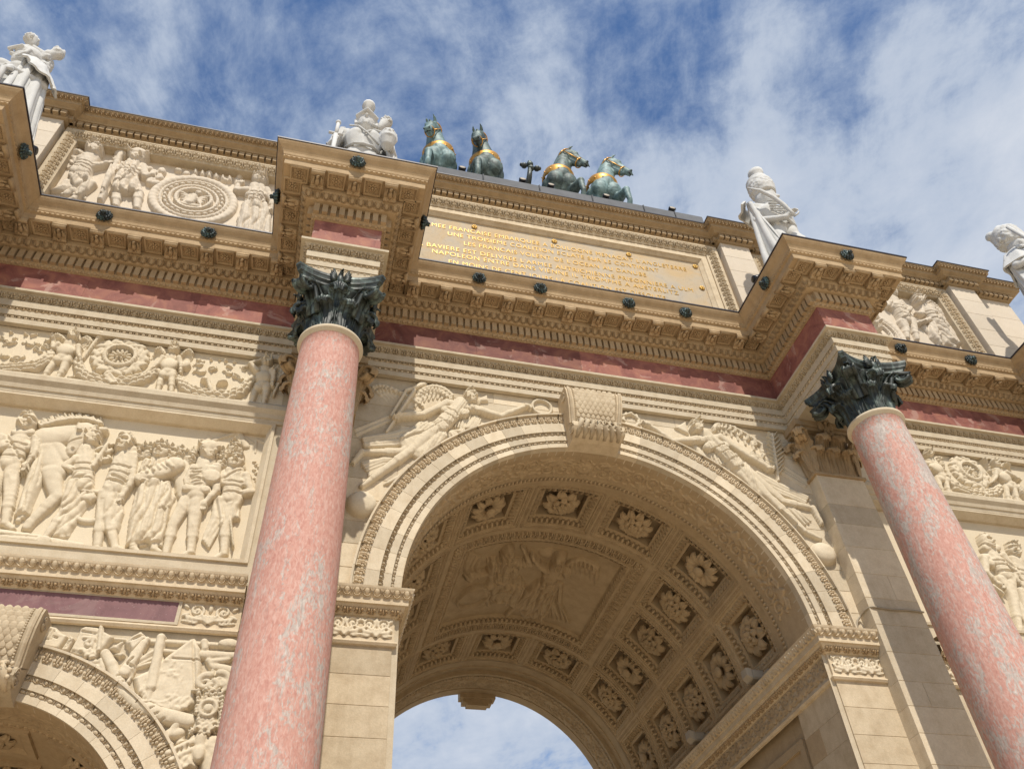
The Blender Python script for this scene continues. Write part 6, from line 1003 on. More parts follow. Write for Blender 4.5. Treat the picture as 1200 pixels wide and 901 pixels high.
('festoon_right','relief_garland','leaf garland running off to the right',[('cap',(6.833,9.131),(6.836,9.113),.054,.054,.02),('bump',(6.833,9.131),.046,.027,-1.43,.022),('cap',(6.836,9.113),(6.838,9.095),.059,.059,.02),('bump',(6.799,9.108),.046,.027,-1.43,.022),('bump',(6.872,9.118),.046,.027,-1.43,.022),('cap',(6.838,9.095),(6.841,9.077),.064,.064,.02),('bump',(6.838,9.095),.046,.027,-1.43,.022),('cap',(6.841,9.077),(6.843,9.059),.068,.068,.02),('bump',(6.799,9.071),.046,.027,-1.43,.022),('bump',(6.883,9.083),.046,.027,-1.43,.022),('cap',(6.843,9.059),(6.846,9.042),.073,.073,.02),('bump',(6.843,9.059),.046,.027,-1.43,.022),('cap',(6.846,9.042),(6.848,9.024),.077,.077,.02),('bump',(6.799,9.035),.046,.027,-1.43,.022),('bump',(6.893,9.048),.046,.027,-1.43,.022),('cap',(6.848,9.024),(6.851,9.006),.08,.08,.02),('bump',(6.848,9.024),.046,.027,-1.43,.022),('cap',(6.851,9.006),(6.853,8.988),.083,.083,.02),('bump',(6.799,8.999),.046,.027,-1.43,.022),('bump',(6.902,9.013),.046,.027,-1.43,.022),('cap',(6.853,8.988),(6.869,8.977),.086,.086,.02),('bump',(6.853,8.988),.046,.027,-.61,.022),('cap',(6.869,8.977),(6.892,8.968),.088,.088,.02),('bump',(6.851,8.925),.046,.027,-.34,.022),('bump',(6.888,9.028),.046,.027,-.34,.022),('cap',(6.892,8.968),(6.915,8.96),.09,.09,.02),('bump',(6.892,8.968),.046,.027,-.34,.022),('cap',(6.915,8.96),(6.938,8.952),.091,.091,.02),('bump',(6.897,8.907),.046,.027,-.34,.022),('bump',(6.934,9.014),.046,.027,-.34,.022),('cap',(6.938,8.952),(6.962,8.944),.092,.092,.02),('bump',(6.938,8.952),.046,.027,-.34,.022),('cap',(6.962,8.944),(6.985,8.936),.092,.092,.02),('bump',(6.942,8.89),.046,.027,-.34,.022),('bump',(6.981,8.998),.046,.027,-.34,.022),('cap',(6.985,8.936),(7.008,8.928),.091,.091,.02),('bump',(6.985,8.936),.046,.027,-.34,.022),('cap',(7.008,8.928),(7.031,8.919),.09,.09,.02),('bump',(6.989,8.875),.046,.027,-.34,.022),('bump',(7.026,8.98),.046,.027,-.34,.022),('cap',(7.031,8.919),(7.058,8.916),.088,.088,.02),('bump',(7.031,8.919),.046,.027,-.11,.022),('cap',(7.058,8.916),(7.095,8.924),.086,.086,.02),('bump',(7.069,8.864),.046,.027,.19,.022),('bump',(7.048,8.969),.046,.027,.19,.022),('cap',(7.095,8.924),(7.131,8.931),.083,.083,.02),('bump',(7.095,8.924),.046,.027,.19,.022),('cap',(7.131,8.931),(7.168,8.938),.08,.08,.02),('bump',(7.141,8.882),.046,.027,.19,.022),('bump',(7.122,8.98),.046,.027,.19,.022),('cap',(7.168,8.938),(7.205,8.945),.077,.077,.02),('bump',(7.168,8.938),.046,.027,.19,.022),('cap',(7.205,8.945),(7.241,8.952),.073,.073,.02),('bump',(7.213,8.901),.046,.027,.19,.022),('bump',(7.196,8.989),.046,.027,.19,.022),('cap',(7.241,8.952),(7.278,8.96),.068,.068,.02),('bump',(7.241,8.952),.046,.027,.19,.022),('cap',(7.278,8.96),(7.314,8.967),.064,.064,.02),('bump',(7.285,8.921),.046,.027,.19,.022),('bump',(7.27,8.998),.046,.027,.19,.022),('cap',(7.314,8.967),(7.351,8.974),.059,.059,.02),('bump',(7.314,8.967),.046,.027,.19,.022)]),
('festoon_right','relief_putto','putto half hidden by the right column',[('limb',(5.536,9.127),(5.49,8.959),(5.449,8.806),.058,.042,.026,.055),('limb',(5.436,9.127),(5.372,8.961),(5.368,8.777),.058,.042,.026,.035),('cap',(5.44,9.428),(5.486,9.127),.078,.078,.05),('cap',(5.475,9.356),(5.318,9.351),.05,.05,.055),('cap',(5.478,9.287),(5.456,9.323),.05,.059,.065),('cap',(5.368,9.284),(5.456,9.323),.05,.059,.065),('limb',(5.475,9.356),(5.488,9.204),(5.541,9.135),.039,.031,.02,.085),('hand',(5.541,9.135),(5.568,9.12),.029,.095),('cap',(5.44,9.428),(5.424,9.544),.043,.042,.075),('head',(5.424,9.544),.085,-.4,.085,1.2,None),('ell',(5.463,9.258),.105,.115,0,.06,.07),('ell',(5.456,9.077),.065,.07,0,.06,.04),('ell',(5.536,9.077),.065,.07,0,.06,.04),('wing',(5.516,9.479),(5.661,9.601),(5.605,9.375),(.06,-.18),7,.02,.02)]),
('panel_right','relief_officer','bald officer in a short jacket at the edge of the right-hand panel',[('limb',(5.86,7.5),(5.71,7.07),(5.56,6.66),.088,.063,.039,.07),('limb',(5.74,7.48),(5.78,7.0),(5.75,6.66),.088,.063,.039,.05),('cap',(5.77,7.94),(5.83,7.55),.118,.118,.065),('cap',(5.94,7.87),(5.61,7.8),.076,.076,.07),('cap',(5.907,7.774),(5.791,7.803),.076,.089,.08),('cap',(5.676,7.725),(5.791,7.803),.076,.089,.08),('limb',(5.94,7.87),(6.0,7.66),(6.05,7.48),.059,.047,.03,.1),('limb',(5.61,7.8),(5.5,7.55),(5.61,7.38),.059,.047,.03,.1),('hand',(5.61,7.38),(5.65,7.32),.044,.11),('cap',(5.77,7.94),(5.77,8.07),.065,.063,.09),('head',(5.77,8.07),.128,.7,.1,.3,None),('groove',(5.693,7.749),(5.901,7.761),.011,.013),('groove',(5.703,7.682),(5.911,7.695),.011,.013),('groove',(5.717,7.593),(5.925,7.605),.011,.013),('cap',(5.7,7.96),(5.88,7.98),.06,.06,.12),('groove',(5.72,7.57),(5.99,7.6),.014,.02),('groove',(5.85,7.88),(6.0,7.66),.012,.018),('cap',(5.5,7.34),(5.6,7.23),.03,.02,.1)]),
('panel_right','relief_soldier','curly-haired soldier behind the officer on the right-hand panel',[('limb',(6.12,7.35),(5.87,6.9),(5.67,6.56),.086,.061,.038,.04),('limb',(6.0,7.33),(5.85,6.89),(5.58,6.55),.086,.061,.038,.02),('cap',(6.18,7.84),(6.09,7.41),.114,.114,.035),('cap',(6.37,7.77),(6.08,7.72),.073,.073,.04),('cap',(6.286,7.662),(6.149,7.689),.073,.087,.05),('cap',(6.083,7.627),(6.149,7.689),.073,.087,.05),('limb',(6.08,7.72),(5.96,7.51),(6.01,7.41),.057,.046,.03,.07),('cap',(6.18,7.84),(6.2,8.0),.063,.061,.06),('head',(6.2,8.0),.124,-.4,.07,1.2,None),('groove',(6.04,7.667),(6.239,7.604),.011,.013),('groove',(6.024,7.594),(6.224,7.531),.011,.013),('groove',(6.004,7.495),(6.203,7.432),.011,.013)]),
('spandrel','relief_victory','winged victory flying rightward in windblown drapery carved in the left spandrel',[('wing',(-1.89,9.43),(-2.1,9.71),(-2.33,9.42),(-.05,-.3),9,.03,.032),('wing',(-2.33,9.22),(-2.81,9.57),(-2.94,9.4),(.22,-.22),9,.0,.03),('drape',(-2.28,9.14),(-2.37,9.04),(-3.11,8.66),(-3.07,8.54),6,.035,.0,-.05),('drape',(-2.27,8.87),(-2.36,8.54),(-3.0,8.52),(-2.96,8.36),6,.045,.04,.05),('drape',(-2.46,8.31),(-2.57,8.15),(-2.99,8.14),(-2.86,7.91),5,.045,.02,-.06),('poly',[(-2.32,8.89),(-1.96,8.92),(-1.95,8.67),(-2.28,8.25),(-2.51,8.36),(-2.59,8.56)],.05,.05,.08),('limb',(-2.12,8.78),(-2.39,8.4),(-2.84,7.88),.084,.06,.037,.07),('foot',(-2.84,7.88),(-2.95,7.76),.043,.06),('limb',(-2.2,8.66),(-2.51,8.35),(-3.0,8.27),.084,.06,.037,.05),('foot',(-3.0,8.27),(-3.08,8.1),.043,.06),('cap',(-1.76,9.3),(-2.05,8.84),.112,.112,.065),('cap',(-1.97,9.25),(-1.61,9.23),.072,.072,.07),('cap',(-1.994,9.127),(-1.861,9.139),.072,.085,.08),('cap',(-1.742,9.113),(-1.861,9.139),.072,.085,.08),('limb',(-1.97,9.25),(-2.28,8.99),(-2.58,8.89),.056,.045,.029,.1),('hand',(-2.58,8.89),(-2.71,8.81),.042,.11),('limb',(-1.61,9.23),(-1.25,9.14),(-.88,9.4),.056,.045,.029,.1),('hand',(-.88,9.4),(-.76,9.37),.042,.11),('cap',(-1.76,9.3),(-1.65,9.41),.062,.06,.09),('head',(-1.65,9.41),.122,.8,.1,1.2,None),('groove',(-1.975,9.146),(-1.806,9.017),.011,.013),('groove',(-2.024,9.068),(-1.855,8.938),.011,.013),('groove',(-2.091,8.962),(-1.922,8.833),.011,.013),('drape',(-2.32,8.86),(-1.99,8.92),(-2.54,8.51),(-2.5,8.64),4,.035,.13,.08),('drape',(-2.11,8.83),(-1.95,8.7),(-2.28,8.28),(-2.08,8.46),6,.03,.13,.03),('drape',(-1.79,9.33),(-1.6,9.22),(-1.99,8.92),(-1.68,8.84),7,.03,.13,-.05),('drape',(-1.99,8.82),(-1.89,8.8),(-1.92,8.64),(-1.65,8.84),6,.03,.08,.08),('drape',(-1.6,9.18),(-1.5,9.07),(-1.75,8.86),(-1.55,8.93),4,.03,.1,.05),('poly',[(-1.57,9.44),(-1.41,9.54),(-1.39,9.41),(-1.49,9.39),(-1.54,9.31)],.03,.03,.03),('drape',(-2.26,8.31),(-2.17,8.36),(-2.71,7.82),(-2.56,7.92),4,.035,.03,.06)]),
('spandrel','relief_ring','plain ring held out by the left victory',[('ring',(-.65,9.44),.135,.022,.05)]),
('spandrel','relief_trumpet','pair of trumpets held by the left victory',[('cap',(-2.4,9.42),(-2.72,8.63),.028,.02,.07),('cap',(-2.51,9.39),(-2.68,8.92),.026,.022,.06),('cap',(-2.51,9.4),(-2.32,9.53),.03,.03,.06),('ell',(-2.3,9.56),.09,.05,.5,.03,.05)]),
('spandrel','relief_globe',"smooth stone globe under the left victory's foot",[('ell',(-2.94,7.5),.185,.185,0,.0,.17)]),
('spandrel','relief_victory','winged victory flying leftward carved in the right spandrel',[('wing',(1.9,9.5),(2.04,9.8),(2.59,9.29),(-.02,-.24),10,.03,.032),('drape',(2.41,9.21),(2.38,8.98),(3.2,8.75),(3.06,8.6),6,.035,.0,.06),('drape',(2.39,8.8),(2.33,8.58),(3.06,8.45),(2.95,8.3),6,.045,.03,-.05),('drape',(2.59,8.38),(2.47,8.27),(2.98,8.04),(2.66,7.84),5,.04,.02,.05),('poly',[(1.92,8.84),(2.24,8.92),(2.45,8.6),(2.47,8.27),(2.26,8.34),(2.09,8.59)],.05,.05,.08),('limb',(2.14,8.78),(2.4,8.34),(2.78,7.82),.084,.06,.037,.07),('foot',(2.78,7.82),(2.97,7.73),.043,.06),('limb',(2.26,8.68),(2.62,8.29),(3.05,8.23),.084,.06,.037,.05),('foot',(3.05,8.23),(3.09,8.0),.043,.06),('cap',(1.71,9.34),(2.08,8.83),.112,.112,.065),('cap',(1.94,9.3),(1.56,9.2),.072,.072,.07),('cap',(1.982,9.159),(1.839,9.162),.072,.085,.08),('cap',(1.716,9.089),(1.839,9.162),.072,.085,.08),('limb',(1.94,9.3),(2.27,9.02),(2.56,8.82),.056,.045,.029,.1),('hand',(2.56,8.82),(2.73,8.84),.042,.11),('limb',(1.56,9.2),(1.18,9.1),(.87,9.36),.056,.045,.029,.1),('hand',(.87,9.36),(.77,9.44),.042,.11),('cap',(1.71,9.34),(1.6,9.43),.062,.06,.09),('head',(1.6,9.43),.122,-.8,.1,1.2,None),('groove',(1.796,9.052),(1.957,9.144),.011,.013),('groove',(1.858,8.965),(2.02,9.057),.011,.013),('groove',(1.944,8.848),(2.105,8.94),.011,.013),('drape',(2.06,8.83),(2.27,8.82),(2.08,8.55),(2.26,8.34),5,.03,.13,-.05),('drape',(1.65,9.23),(1.84,9.26),(1.73,8.77),(2.13,8.94),7,.03,.13,.06),('drape',(1.84,9.01),(2.1,8.98),(1.95,8.74),(2.15,8.8),5,.03,.1,.1),('drape',(1.49,9.17),(1.59,9.08),(1.53,8.96),(1.67,8.91),4,.03,.07,0),('poly',[(1.49,9.57),(1.28,9.4),(1.38,9.34),(1.49,9.3)],.03,.03,.03),('drape',(2.46,8.13),(2.56,8.08),(2.65,7.9),(2.69,7.84),3,.03,.03,.15)]),
('spandrel','relief_palm',"palm branch in the right victory's hand",[('cap',(2.65,8.63),(2.82,9.52),.014,.01,.09),('cap',(2.7,8.78),(2.65,8.88),.016,.008,.07),('cap',(2.7,8.78),(2.82,8.9),.016,.008,.07),('cap',(2.71,8.85),(2.65,8.95),.016,.008,.07),('cap',(2.71,8.85),(2.84,8.98),.016,.008,.07),('cap',(2.73,8.93),(2.65,9.02),.016,.008,.07),('cap',(2.73,8.93),(2.87,9.06),.016,.008,.07),('cap',(2.74,9.0),(2.65,9.1),.016,.008,.07),('cap',(2.74,9.0),(2.9,9.14),.016,.008,.07),('cap',(2.75,9.08),(2.65,9.17),.016,.008,.07),('cap',(2.75,9.08),(2.93,9.22),.016,.008,.07),('cap',(2.76,9.15),(2.67,9.25),.016,.008,.07),('cap',(2.76,9.15),(2.93,9.29),.016,.008,.07),('cap',(2.78,9.23),(2.7,9.33),.016,.008,.07),('cap',(2.78,9.23),(2.93,9.37),.016,.008,.07),('cap',(2.79,9.31),(2.73,9.41),.016,.008,.07),('cap',(2.79,9.31),(2.93,9.44),.016,.008,.07),('cap',(2.8,9.39),(2.75,9.49),.016,.008,.07),('cap',(2.8,9.39),(2.93,9.52),.016,.008,.07),('cap',(2.82,9.46),(2.78,9.57),.016,.008,.07),('cap',(2.82,9.46),(2.93,9.6),.016,.008,.07)]),
('spandrel','relief_laurel_ring','laurel ring held out by the right victory',[('ring',(.64,9.44),.115,.04,.04,20,True),('ring',(.64,9.44),.115,.02,.04)]),
('spandrel','relief_globe',"smooth stone globe under the right victory's foot",[('ell',(2.96,7.5),.175,.175,0,.0,.16)]),
('attic_left','relief_victory','winged victory seated in profile holding a wreath on the left attic panel',[('wing',(-7.78,13.99),(-7.92,14.19),(-7.99,13.84),(-.3,-.9),8,.03,.05),('limb',(-7.66,13.34),(-7.47,13.21),(-7.59,12.75),.113,.081,.05,.07),('foot',(-7.59,12.75),(-7.68,12.66),.058,.06),('limb',(-7.72,13.32),(-7.57,13.01),(-7.75,12.79),.113,.081,.05,.05),('cap',(-7.68,13.9),(-7.7,13.43),.151,.151,.065),('cap',(-7.65,13.84),(-7.78,13.83),.097,.097,.07),('cap',(-7.665,13.717),(-7.687,13.736),.097,.115,.08),('cap',(-7.756,13.71),(-7.687,13.736),.097,.115,.08),('limb',(-7.65,13.84),(-7.6,13.65),(-7.42,13.8),.076,.061,.039,.1),('hand',(-7.42,13.8),(-7.37,13.86),.057,.11),('cap',(-7.68,13.9),(-7.67,14.1),.084,.081,.09),('head',(-7.67,14.1),.165,.9,.1,1.2,None),('groove',(-7.824,13.694),(-7.554,13.659),.011,.013),('groove',(-7.827,13.614),(-7.558,13.579),.011,.013),('groove',(-7.832,13.506),(-7.562,13.471),.011,.013),('drape',(-7.85,13.51),(-7.56,13.51),(-7.96,12.88),(-7.63,13.03),8,.05,.1,.08),('drape',(-7.76,13.27),(-7.5,13.3),(-7.79,12.78),(-7.45,12.86),6,.05,.08,-.05),('poly',[(-7.86,13.47),(-7.54,13.52),(-7.46,13.21),(-7.56,12.95),(-7.95,12.85),(-7.85,13.24)],.05,.06,.1)]),
('attic_left','relief_warrior','helmeted warrior with a staff on the left attic panel',[('limb',(-6.91,13.4),(-6.79,13.21),(-6.71,12.79),.113,.081,.05,.07),('limb',(-7.1,13.37),(-7.07,13.05),(-7.01,12.79),.113,.081,.05,.05),('cap',(-7.03,13.98),(-7.03,13.46),.151,.151,.065),('cap',(-6.9,13.89),(-7.14,13.84),.097,.097,.07),('cap',(-6.939,13.761),(-7.03,13.798),.097,.115,.08),('cap',(-7.107,13.726),(-7.03,13.798),.097,.115,.08),('limb',(-6.9,13.89),(-6.8,13.65),(-6.71,13.71),.076,.061,.039,.1),('hand',(-6.71,13.71),(-6.68,13.79),.057,.11),('limb',(-7.14,13.84),(-7.24,13.63),(-7.32,13.95),.076,.061,.039,.1),('hand',(-7.32,13.95),(-7.33,14.05),.057,.11),('cap',(-7.03,13.98),(-7.02,14.11),.084,.081,.09),('head',(-7.02,14.11),.165,.4,.1,.4,'helmet'),('groove',(-7.165,13.746),(-6.895,13.72),.011,.013),('groove',(-7.165,13.658),(-6.895,13.632),.011,.013),('groove',(-7.165,13.538),(-6.895,13.512),.011,.013),('poly',[(-7.21,13.57),(-6.9,13.64),(-6.73,13.2),(-6.96,13.09),(-7.19,13.08)],.08,.07,.1,(.1,22,.03)),('drape',(-7.26,13.76),(-6.95,13.98),(-7.21,13.27),(-7.07,13.38),5,.05,.1,.1),('drape',(-7.17,13.51),(-6.89,13.58),(-7.17,13.08),(-6.76,13.19),7,.05,.13,.03),('cap',(-7.29,14.16),(-7.23,12.81),.045,.045,.12),('ell',(-7.29,14.19),.12,.14,0,.06),('drape',(-7.36,13.58),(-7.32,13.7),(-7.24,12.87),(-7.26,13.22),3,.06,.06,.05),('ell',(-6.81,13.89),.09,.07,0,.06),('ell',(-6.71,13.81),.09,.07,1,.06),('ell',(-6.61,13.74),.09,.07,2,.06),('ell',(-6.7,13.6),.09,.07,3,.06),('ell',(-6.61,13.53),.09,.07,4,.06),('ell',(-6.61,13.91),.09,.07,5,.06),('ell',(-6.71,13.76),.09,.07,6,.06),('ell',(-6.61,13.69),.09,.07,7,.06),('ell',(-6.7,13.55),.09,.07,8,.06)]),
('attic_left','relief_medallion','round shield with an eagle inside a wreath border on the left attic panel',[('ell',(-5.99,13.29),.62,.62,0,-.01,.05),('ring',(-5.99,13.29),.6,.075,.03,40),('ring',(-5.99,13.29),.5,.03,.05,40),('ring',(-5.99,13.29),.36,.028,.05,36),('ring',(-5.99,13.29),.265,.03,.06,30),('ell',(-5.445,13.29),.03,.014,.0,.05,.02),('ell',(-5.451,13.368),.03,.014,.14,.05,.02),('ell',(-5.467,13.444),.03,.014,.29,.05,.02),('ell',(-5.494,13.516),.03,.014,.43,.05,.02),('ell',(-5.532,13.585),.03,.014,.57,.05,.02),('ell',(-5.578,13.647),.03,.014,.71,.05,.02),('ell',(-5.633,13.702),.03,.014,.86,.05,.02),('ell',(-5.695,13.748),.03,.014,1.0,.05,.02),('ell',(-5.764,13.786),.03,.014,1.14,.05,.02),('ell',(-5.836,13.813),.03,.014,1.29,.05,.02),('ell',(-5.912,13.829),.03,.014,1.43,.05,.02),('ell',(-5.99,13.835),.03,.014,1.57,.05,.02),('ell',(-6.068,13.829),.03,.014,1.71,.05,.02),('ell',(-6.144,13.813),.03,.014,1.86,.05,.02),('ell',(-6.216,13.786),.03,.014,2.0,.05,.02),('ell',(-6.285,13.748),.03,.014,2.14,.05,.02),('ell',(-6.347,13.702),.03,.014,2.28,.05,.02),('ell',(-6.402,13.647),.03,.014,2.43,.05,.02),('ell',(-6.448,13.585),.03,.014,2.57,.05,.02),('ell',(-6.486,13.516),.03,.014,2.71,.05,.02),('ell',(-6.513,13.444),.03,.014,2.86,.05,.02),('ell',(-6.529,13.368),.03,.014,3.0,.05,.02),('ell',(-6.535,13.29),.03,.014,3.14,.05,.02),('ell',(-6.529,13.212),.03,.014,3.28,.05,.02),('ell',(-6.513,13.136),.03,.014,3.43,.05,.02),('ell',(-6.486,13.064),.03,.014,3.57,.05,.02),('ell',(-6.448,12.995),.03,.014,3.71,.05,.02),('ell',(-6.402,12.933),.03,.014,3.86,.05,.02),('ell',(-6.347,12.878),.03,.014,4.0,.05,.02),('ell',(-6.285,12.832),.03,.014,4.14,.05,.02),('ell',(-6.216,12.794),.03,.014,4.28,.05,.02),('ell',(-6.144,12.767),.03,.014,4.43,.05,.02),('ell',(-6.068,12.751),.03,.014,4.57,.05,.02),('ell',(-5.99,12.745),.03,.014,4.71,.05,.02),('ell',(-5.912,12.751),.03,.014,4.86,.05,.02),('ell',(-5.836,12.767),.03,.014,5.0,.05,.02),('ell',(-5.764,12.794),.03,.014,5.14,.05,.02),('ell',(-5.695,12.832),.03,.014,5.28,.05,.02),('ell',(-5.633,12.878),.03,.014,5.43,.05,.02),('ell',(-5.578,12.933),.03,.014,5.57,.05,.02),('ell',(-5.532,12.995),.03,.014,5.71,.05,.02),('ell',(-5.494,13.064),.03,.014,5.85,.05,.02),('ell',(-5.467,13.136),.03,.014,6.0,.05,.02),('ell',(-5.451,13.212),.03,.014,6.14,.05,.02),('ell',(-5.56,13.29),.045,.03,1.57,.05,.025),('ell',(-5.572,13.393),.045,.03,1.81,.05,.025),('ell',(-5.609,13.49),.045,.03,2.05,.05,.025),('ell',(-5.668,13.575),.045,.03,2.29,.05,.025),('ell',(-5.746,13.644),.045,.03,2.54,.05,.025),('ell',(-5.838,13.692),.045,.03,2.78,.05,.025),('ell',(-5.938,13.717),.045,.03,3.02,.05,.025),('ell',(-6.042,13.717),.045,.03,3.26,.05,.025),('ell',(-6.142,13.692),.045,.03,3.5,.05,.025),('ell',(-6.234,13.644),.045,.03,3.74,.05,.025),('ell',(-6.312,13.575),.045,.03,3.99,.05,.025),('ell',(-6.371,13.49),.045,.03,4.23,.05,.025),('ell',(-6.408,13.393),.045,.03,4.47,.05,.025),('ell',(-6.42,13.29),.045,.03,4.71,.05,.025),('ell',(-6.408,13.187),.045,.03,4.95,.05,.025),('ell',(-6.371,13.09),.045,.03,5.19,.05,.025),('ell',(-6.312,13.005),.045,.03,5.44,.05,.025),('ell',(-6.234,12.936),.045,.03,5.68,.05,.025),('ell',(-6.142,12.888),.045,.03,5.92,.05,.025),('ell',(-6.042,12.863),.045,.03,6.16,.05,.025),('ell',(-5.938,12.863),.045,.03,6.4,.05,.025),('ell',(-5.838,12.888),.045,.03,6.64,.05,.025),('ell',(-5.746,12.936),.045,.03,6.89,.05,.025),('ell',(-5.668,13.005),.045,.03,7.13,.05,.025),('ell',(-5.609,13.09),.045,.03,7.37,.05,.025),('ell',(-5.572,13.187),.045,.03,7.61,.05,.025),('cap',(-6.03,13.17),(-5.99,13.35),.07,.06,.06),('ell',(-5.94,13.42),.05,.04,0,.08),('cap',(-6.17,13.12),(-5.87,13.1),.035,.035,.06),('cap',(-6.05,13.31),(-6.19,13.41),.028,.02,.06),('cap',(-6.05,13.31),(-6.175,13.34),.028,.02,.06),('cap',(-6.05,13.31),(-6.16,13.27),.028,.02,.06),('cap',(-6.05,13.31),(-6.145,13.2),.028,.02,.06),('cap',(-6.05,13.31),(-6.13,13.13),.028,.02,.06),('cap',(-5.93,13.31),(-5.79,13.41),.028,.02,.06),('cap',(-5.93,13.31),(-5.805,13.34),.028,.02,.06),('cap',(-5.93,13.31),(-5.82,13.27),.028,.02,.06),('cap',(-5.93,13.31),(-5.835,13.2),.028,.02,.06),('cap',(-5.93,13.31),(-5.85,13.13),.028,.02,.06)]),
('attic_left','relief_woman','draped woman with a raised hand right of the shield on the left attic panel',[('limb',(-4.96,13.18),(-4.9,12.78),(-4.85,12.34),.109,.078,.048,.07),('limb',(-5.1,13.14),(-5.06,12.73),(-4.99,12.3),.109,.078,.048,.05),('cap',(-5.11,13.91),(-5.04,13.35),.146,.146,.065),('cap',(-4.96,13.85),(-5.24,13.76),.094,.094,.07),('cap',(-4.984,13.7),(-5.085,13.714),.094,.111,.08),('cap',(-5.18,13.637),(-5.085,13.714),.094,.111,.08),('limb',(-4.96,13.85),(-4.82,13.56),(-4.81,13.33),.073,.058,.038,.1),('limb',(-5.24,13.76),(-5.41,13.7),(-5.41,13.91),.073,.058,.038,.1),('hand',(-5.41,13.91),(-5.38,13.96),.055,.11),('cap',(-5.11,13.91),(-5.11,14.12),.081,.078,.09),('head',(-5.11,14.12),.159,.2,.1,1.2,None),('groove',(-5.207,13.642),(-4.95,13.646),.011,.013),('groove',(-5.196,13.547),(-4.938,13.551),.011,.013),('groove',(-5.179,13.418),(-4.922,13.422),.011,.013),('poly',[(-5.27,13.41),(-5.02,13.63),(-4.82,13.42),(-4.67,12.54),(-5.21,12.48),(-5.28,13.01)],.06,.08,.12,(0,24,.03)),('drape',(-5.27,13.41),(-4.88,13.47),(-5.23,12.59),(-4.71,12.59),9,.045,.13,.02),('drape',(-5.21,13.73),(-5.04,13.79),(-5.3,13.4),(-4.97,13.57),5,.045,.13,.1)]),
('attic_left','relief_crowns','row of mural crowns above the shield on the left attic panel',[('poly',[(-6.18,14.1),(-6.13,14.17),(-6.07,14.1),(-6.07,13.98),(-6.14,13.97)],.02,.07,.05),('poly',[(-6.07,14.09),(-6.02,14.17),(-5.96,14.1),(-5.96,13.97),(-6.04,13.96)],.02,.07,.05),('poly',[(-5.96,14.09),(-5.91,14.16),(-5.86,14.09),(-5.85,13.97),(-5.93,13.96)],.02,.07,.05),('poly',[(-5.85,14.09),(-5.8,14.16),(-5.75,14.09),(-5.74,13.97),(-5.82,13.96)],.02,.07,.05),('poly',[(-5.74,14.08),(-5.69,14.15),(-5.64,14.08),(-5.63,13.96),(-5.71,13.95)],.02,.07,.05),('poly',[(-5.64,14.08),(-5.58,14.15),(-5.53,14.08),(-5.52,13.96),(-5.6,13.95)],.02,.07,.05),('ell',(-6.38,14.04),.07,.06,0,.03),('ell',(-6.25,13.99),.07,.06,1,.03),('ell',(-6.12,13.93),.07,.06,2,.03),('ell',(-5.99,13.87),.07,.06,3,.03),('ell',(-5.92,14.12),.07,.06,4,.03),('ell',(-5.79,14.06),.07,.06,5,.03),('ell',(-5.65,14.0),.07,.06,6,.03),('ell',(-5.58,14.25),.07,.06,7,.03),('ell',(-5.44,14.19),.07,.06,8,.03),('poly',[(-5.54,14.07),(-5.48,14.21),(-5.33,14.01),(-5.46,13.89)],.02,.04,.05)]),
('attic_right','relief_woman','standing woman with bare legs on the right attic panel',[('limb',(6.82,13.28),(6.81,13.1),(6.72,12.83),.109,.078,.048,.07),('limb',(7.07,13.39),(7.02,13.15),(6.95,12.85),.109,.078,.048,.05),('cap',(6.88,13.98),(6.89,13.38),.146,.146,.065),('cap',(7.02,13.89),(6.75,13.83),.094,.094,.07),('cap',(6.981,13.737),(6.883,13.77),.094,.111,.08),('cap',(6.792,13.695),(6.883,13.77),.094,.111,.08),('limb',(7.02,13.89),(7.08,13.66),(7.02,13.59),.073,.058,.038,.1),('limb',(6.75,13.83),(6.66,13.71),(6.7,13.81),.073,.058,.038,.1),('cap',(6.88,13.98),(6.93,14.18),.081,.078,.09),('head',(6.93,14.18),.159,-.2,.1,1.2,None),('groove',(6.755,13.708),(7.014,13.682),.011,.013),('groove',(6.756,13.606),(7.016,13.58),.011,.013),('groove',(6.759,13.468),(7.018,13.442),.011,.013),('drape',(6.71,13.79),(7.04,13.84),(6.77,13.35),(7.08,13.49),7,.05,.12,.05),('drape',(7.16,13.9),(7.24,13.89),(7.1,13.58),(7.19,13.57),3,.06,.08,0),('ell',(6.88,13.77),.14,.1,.4,.12)]),
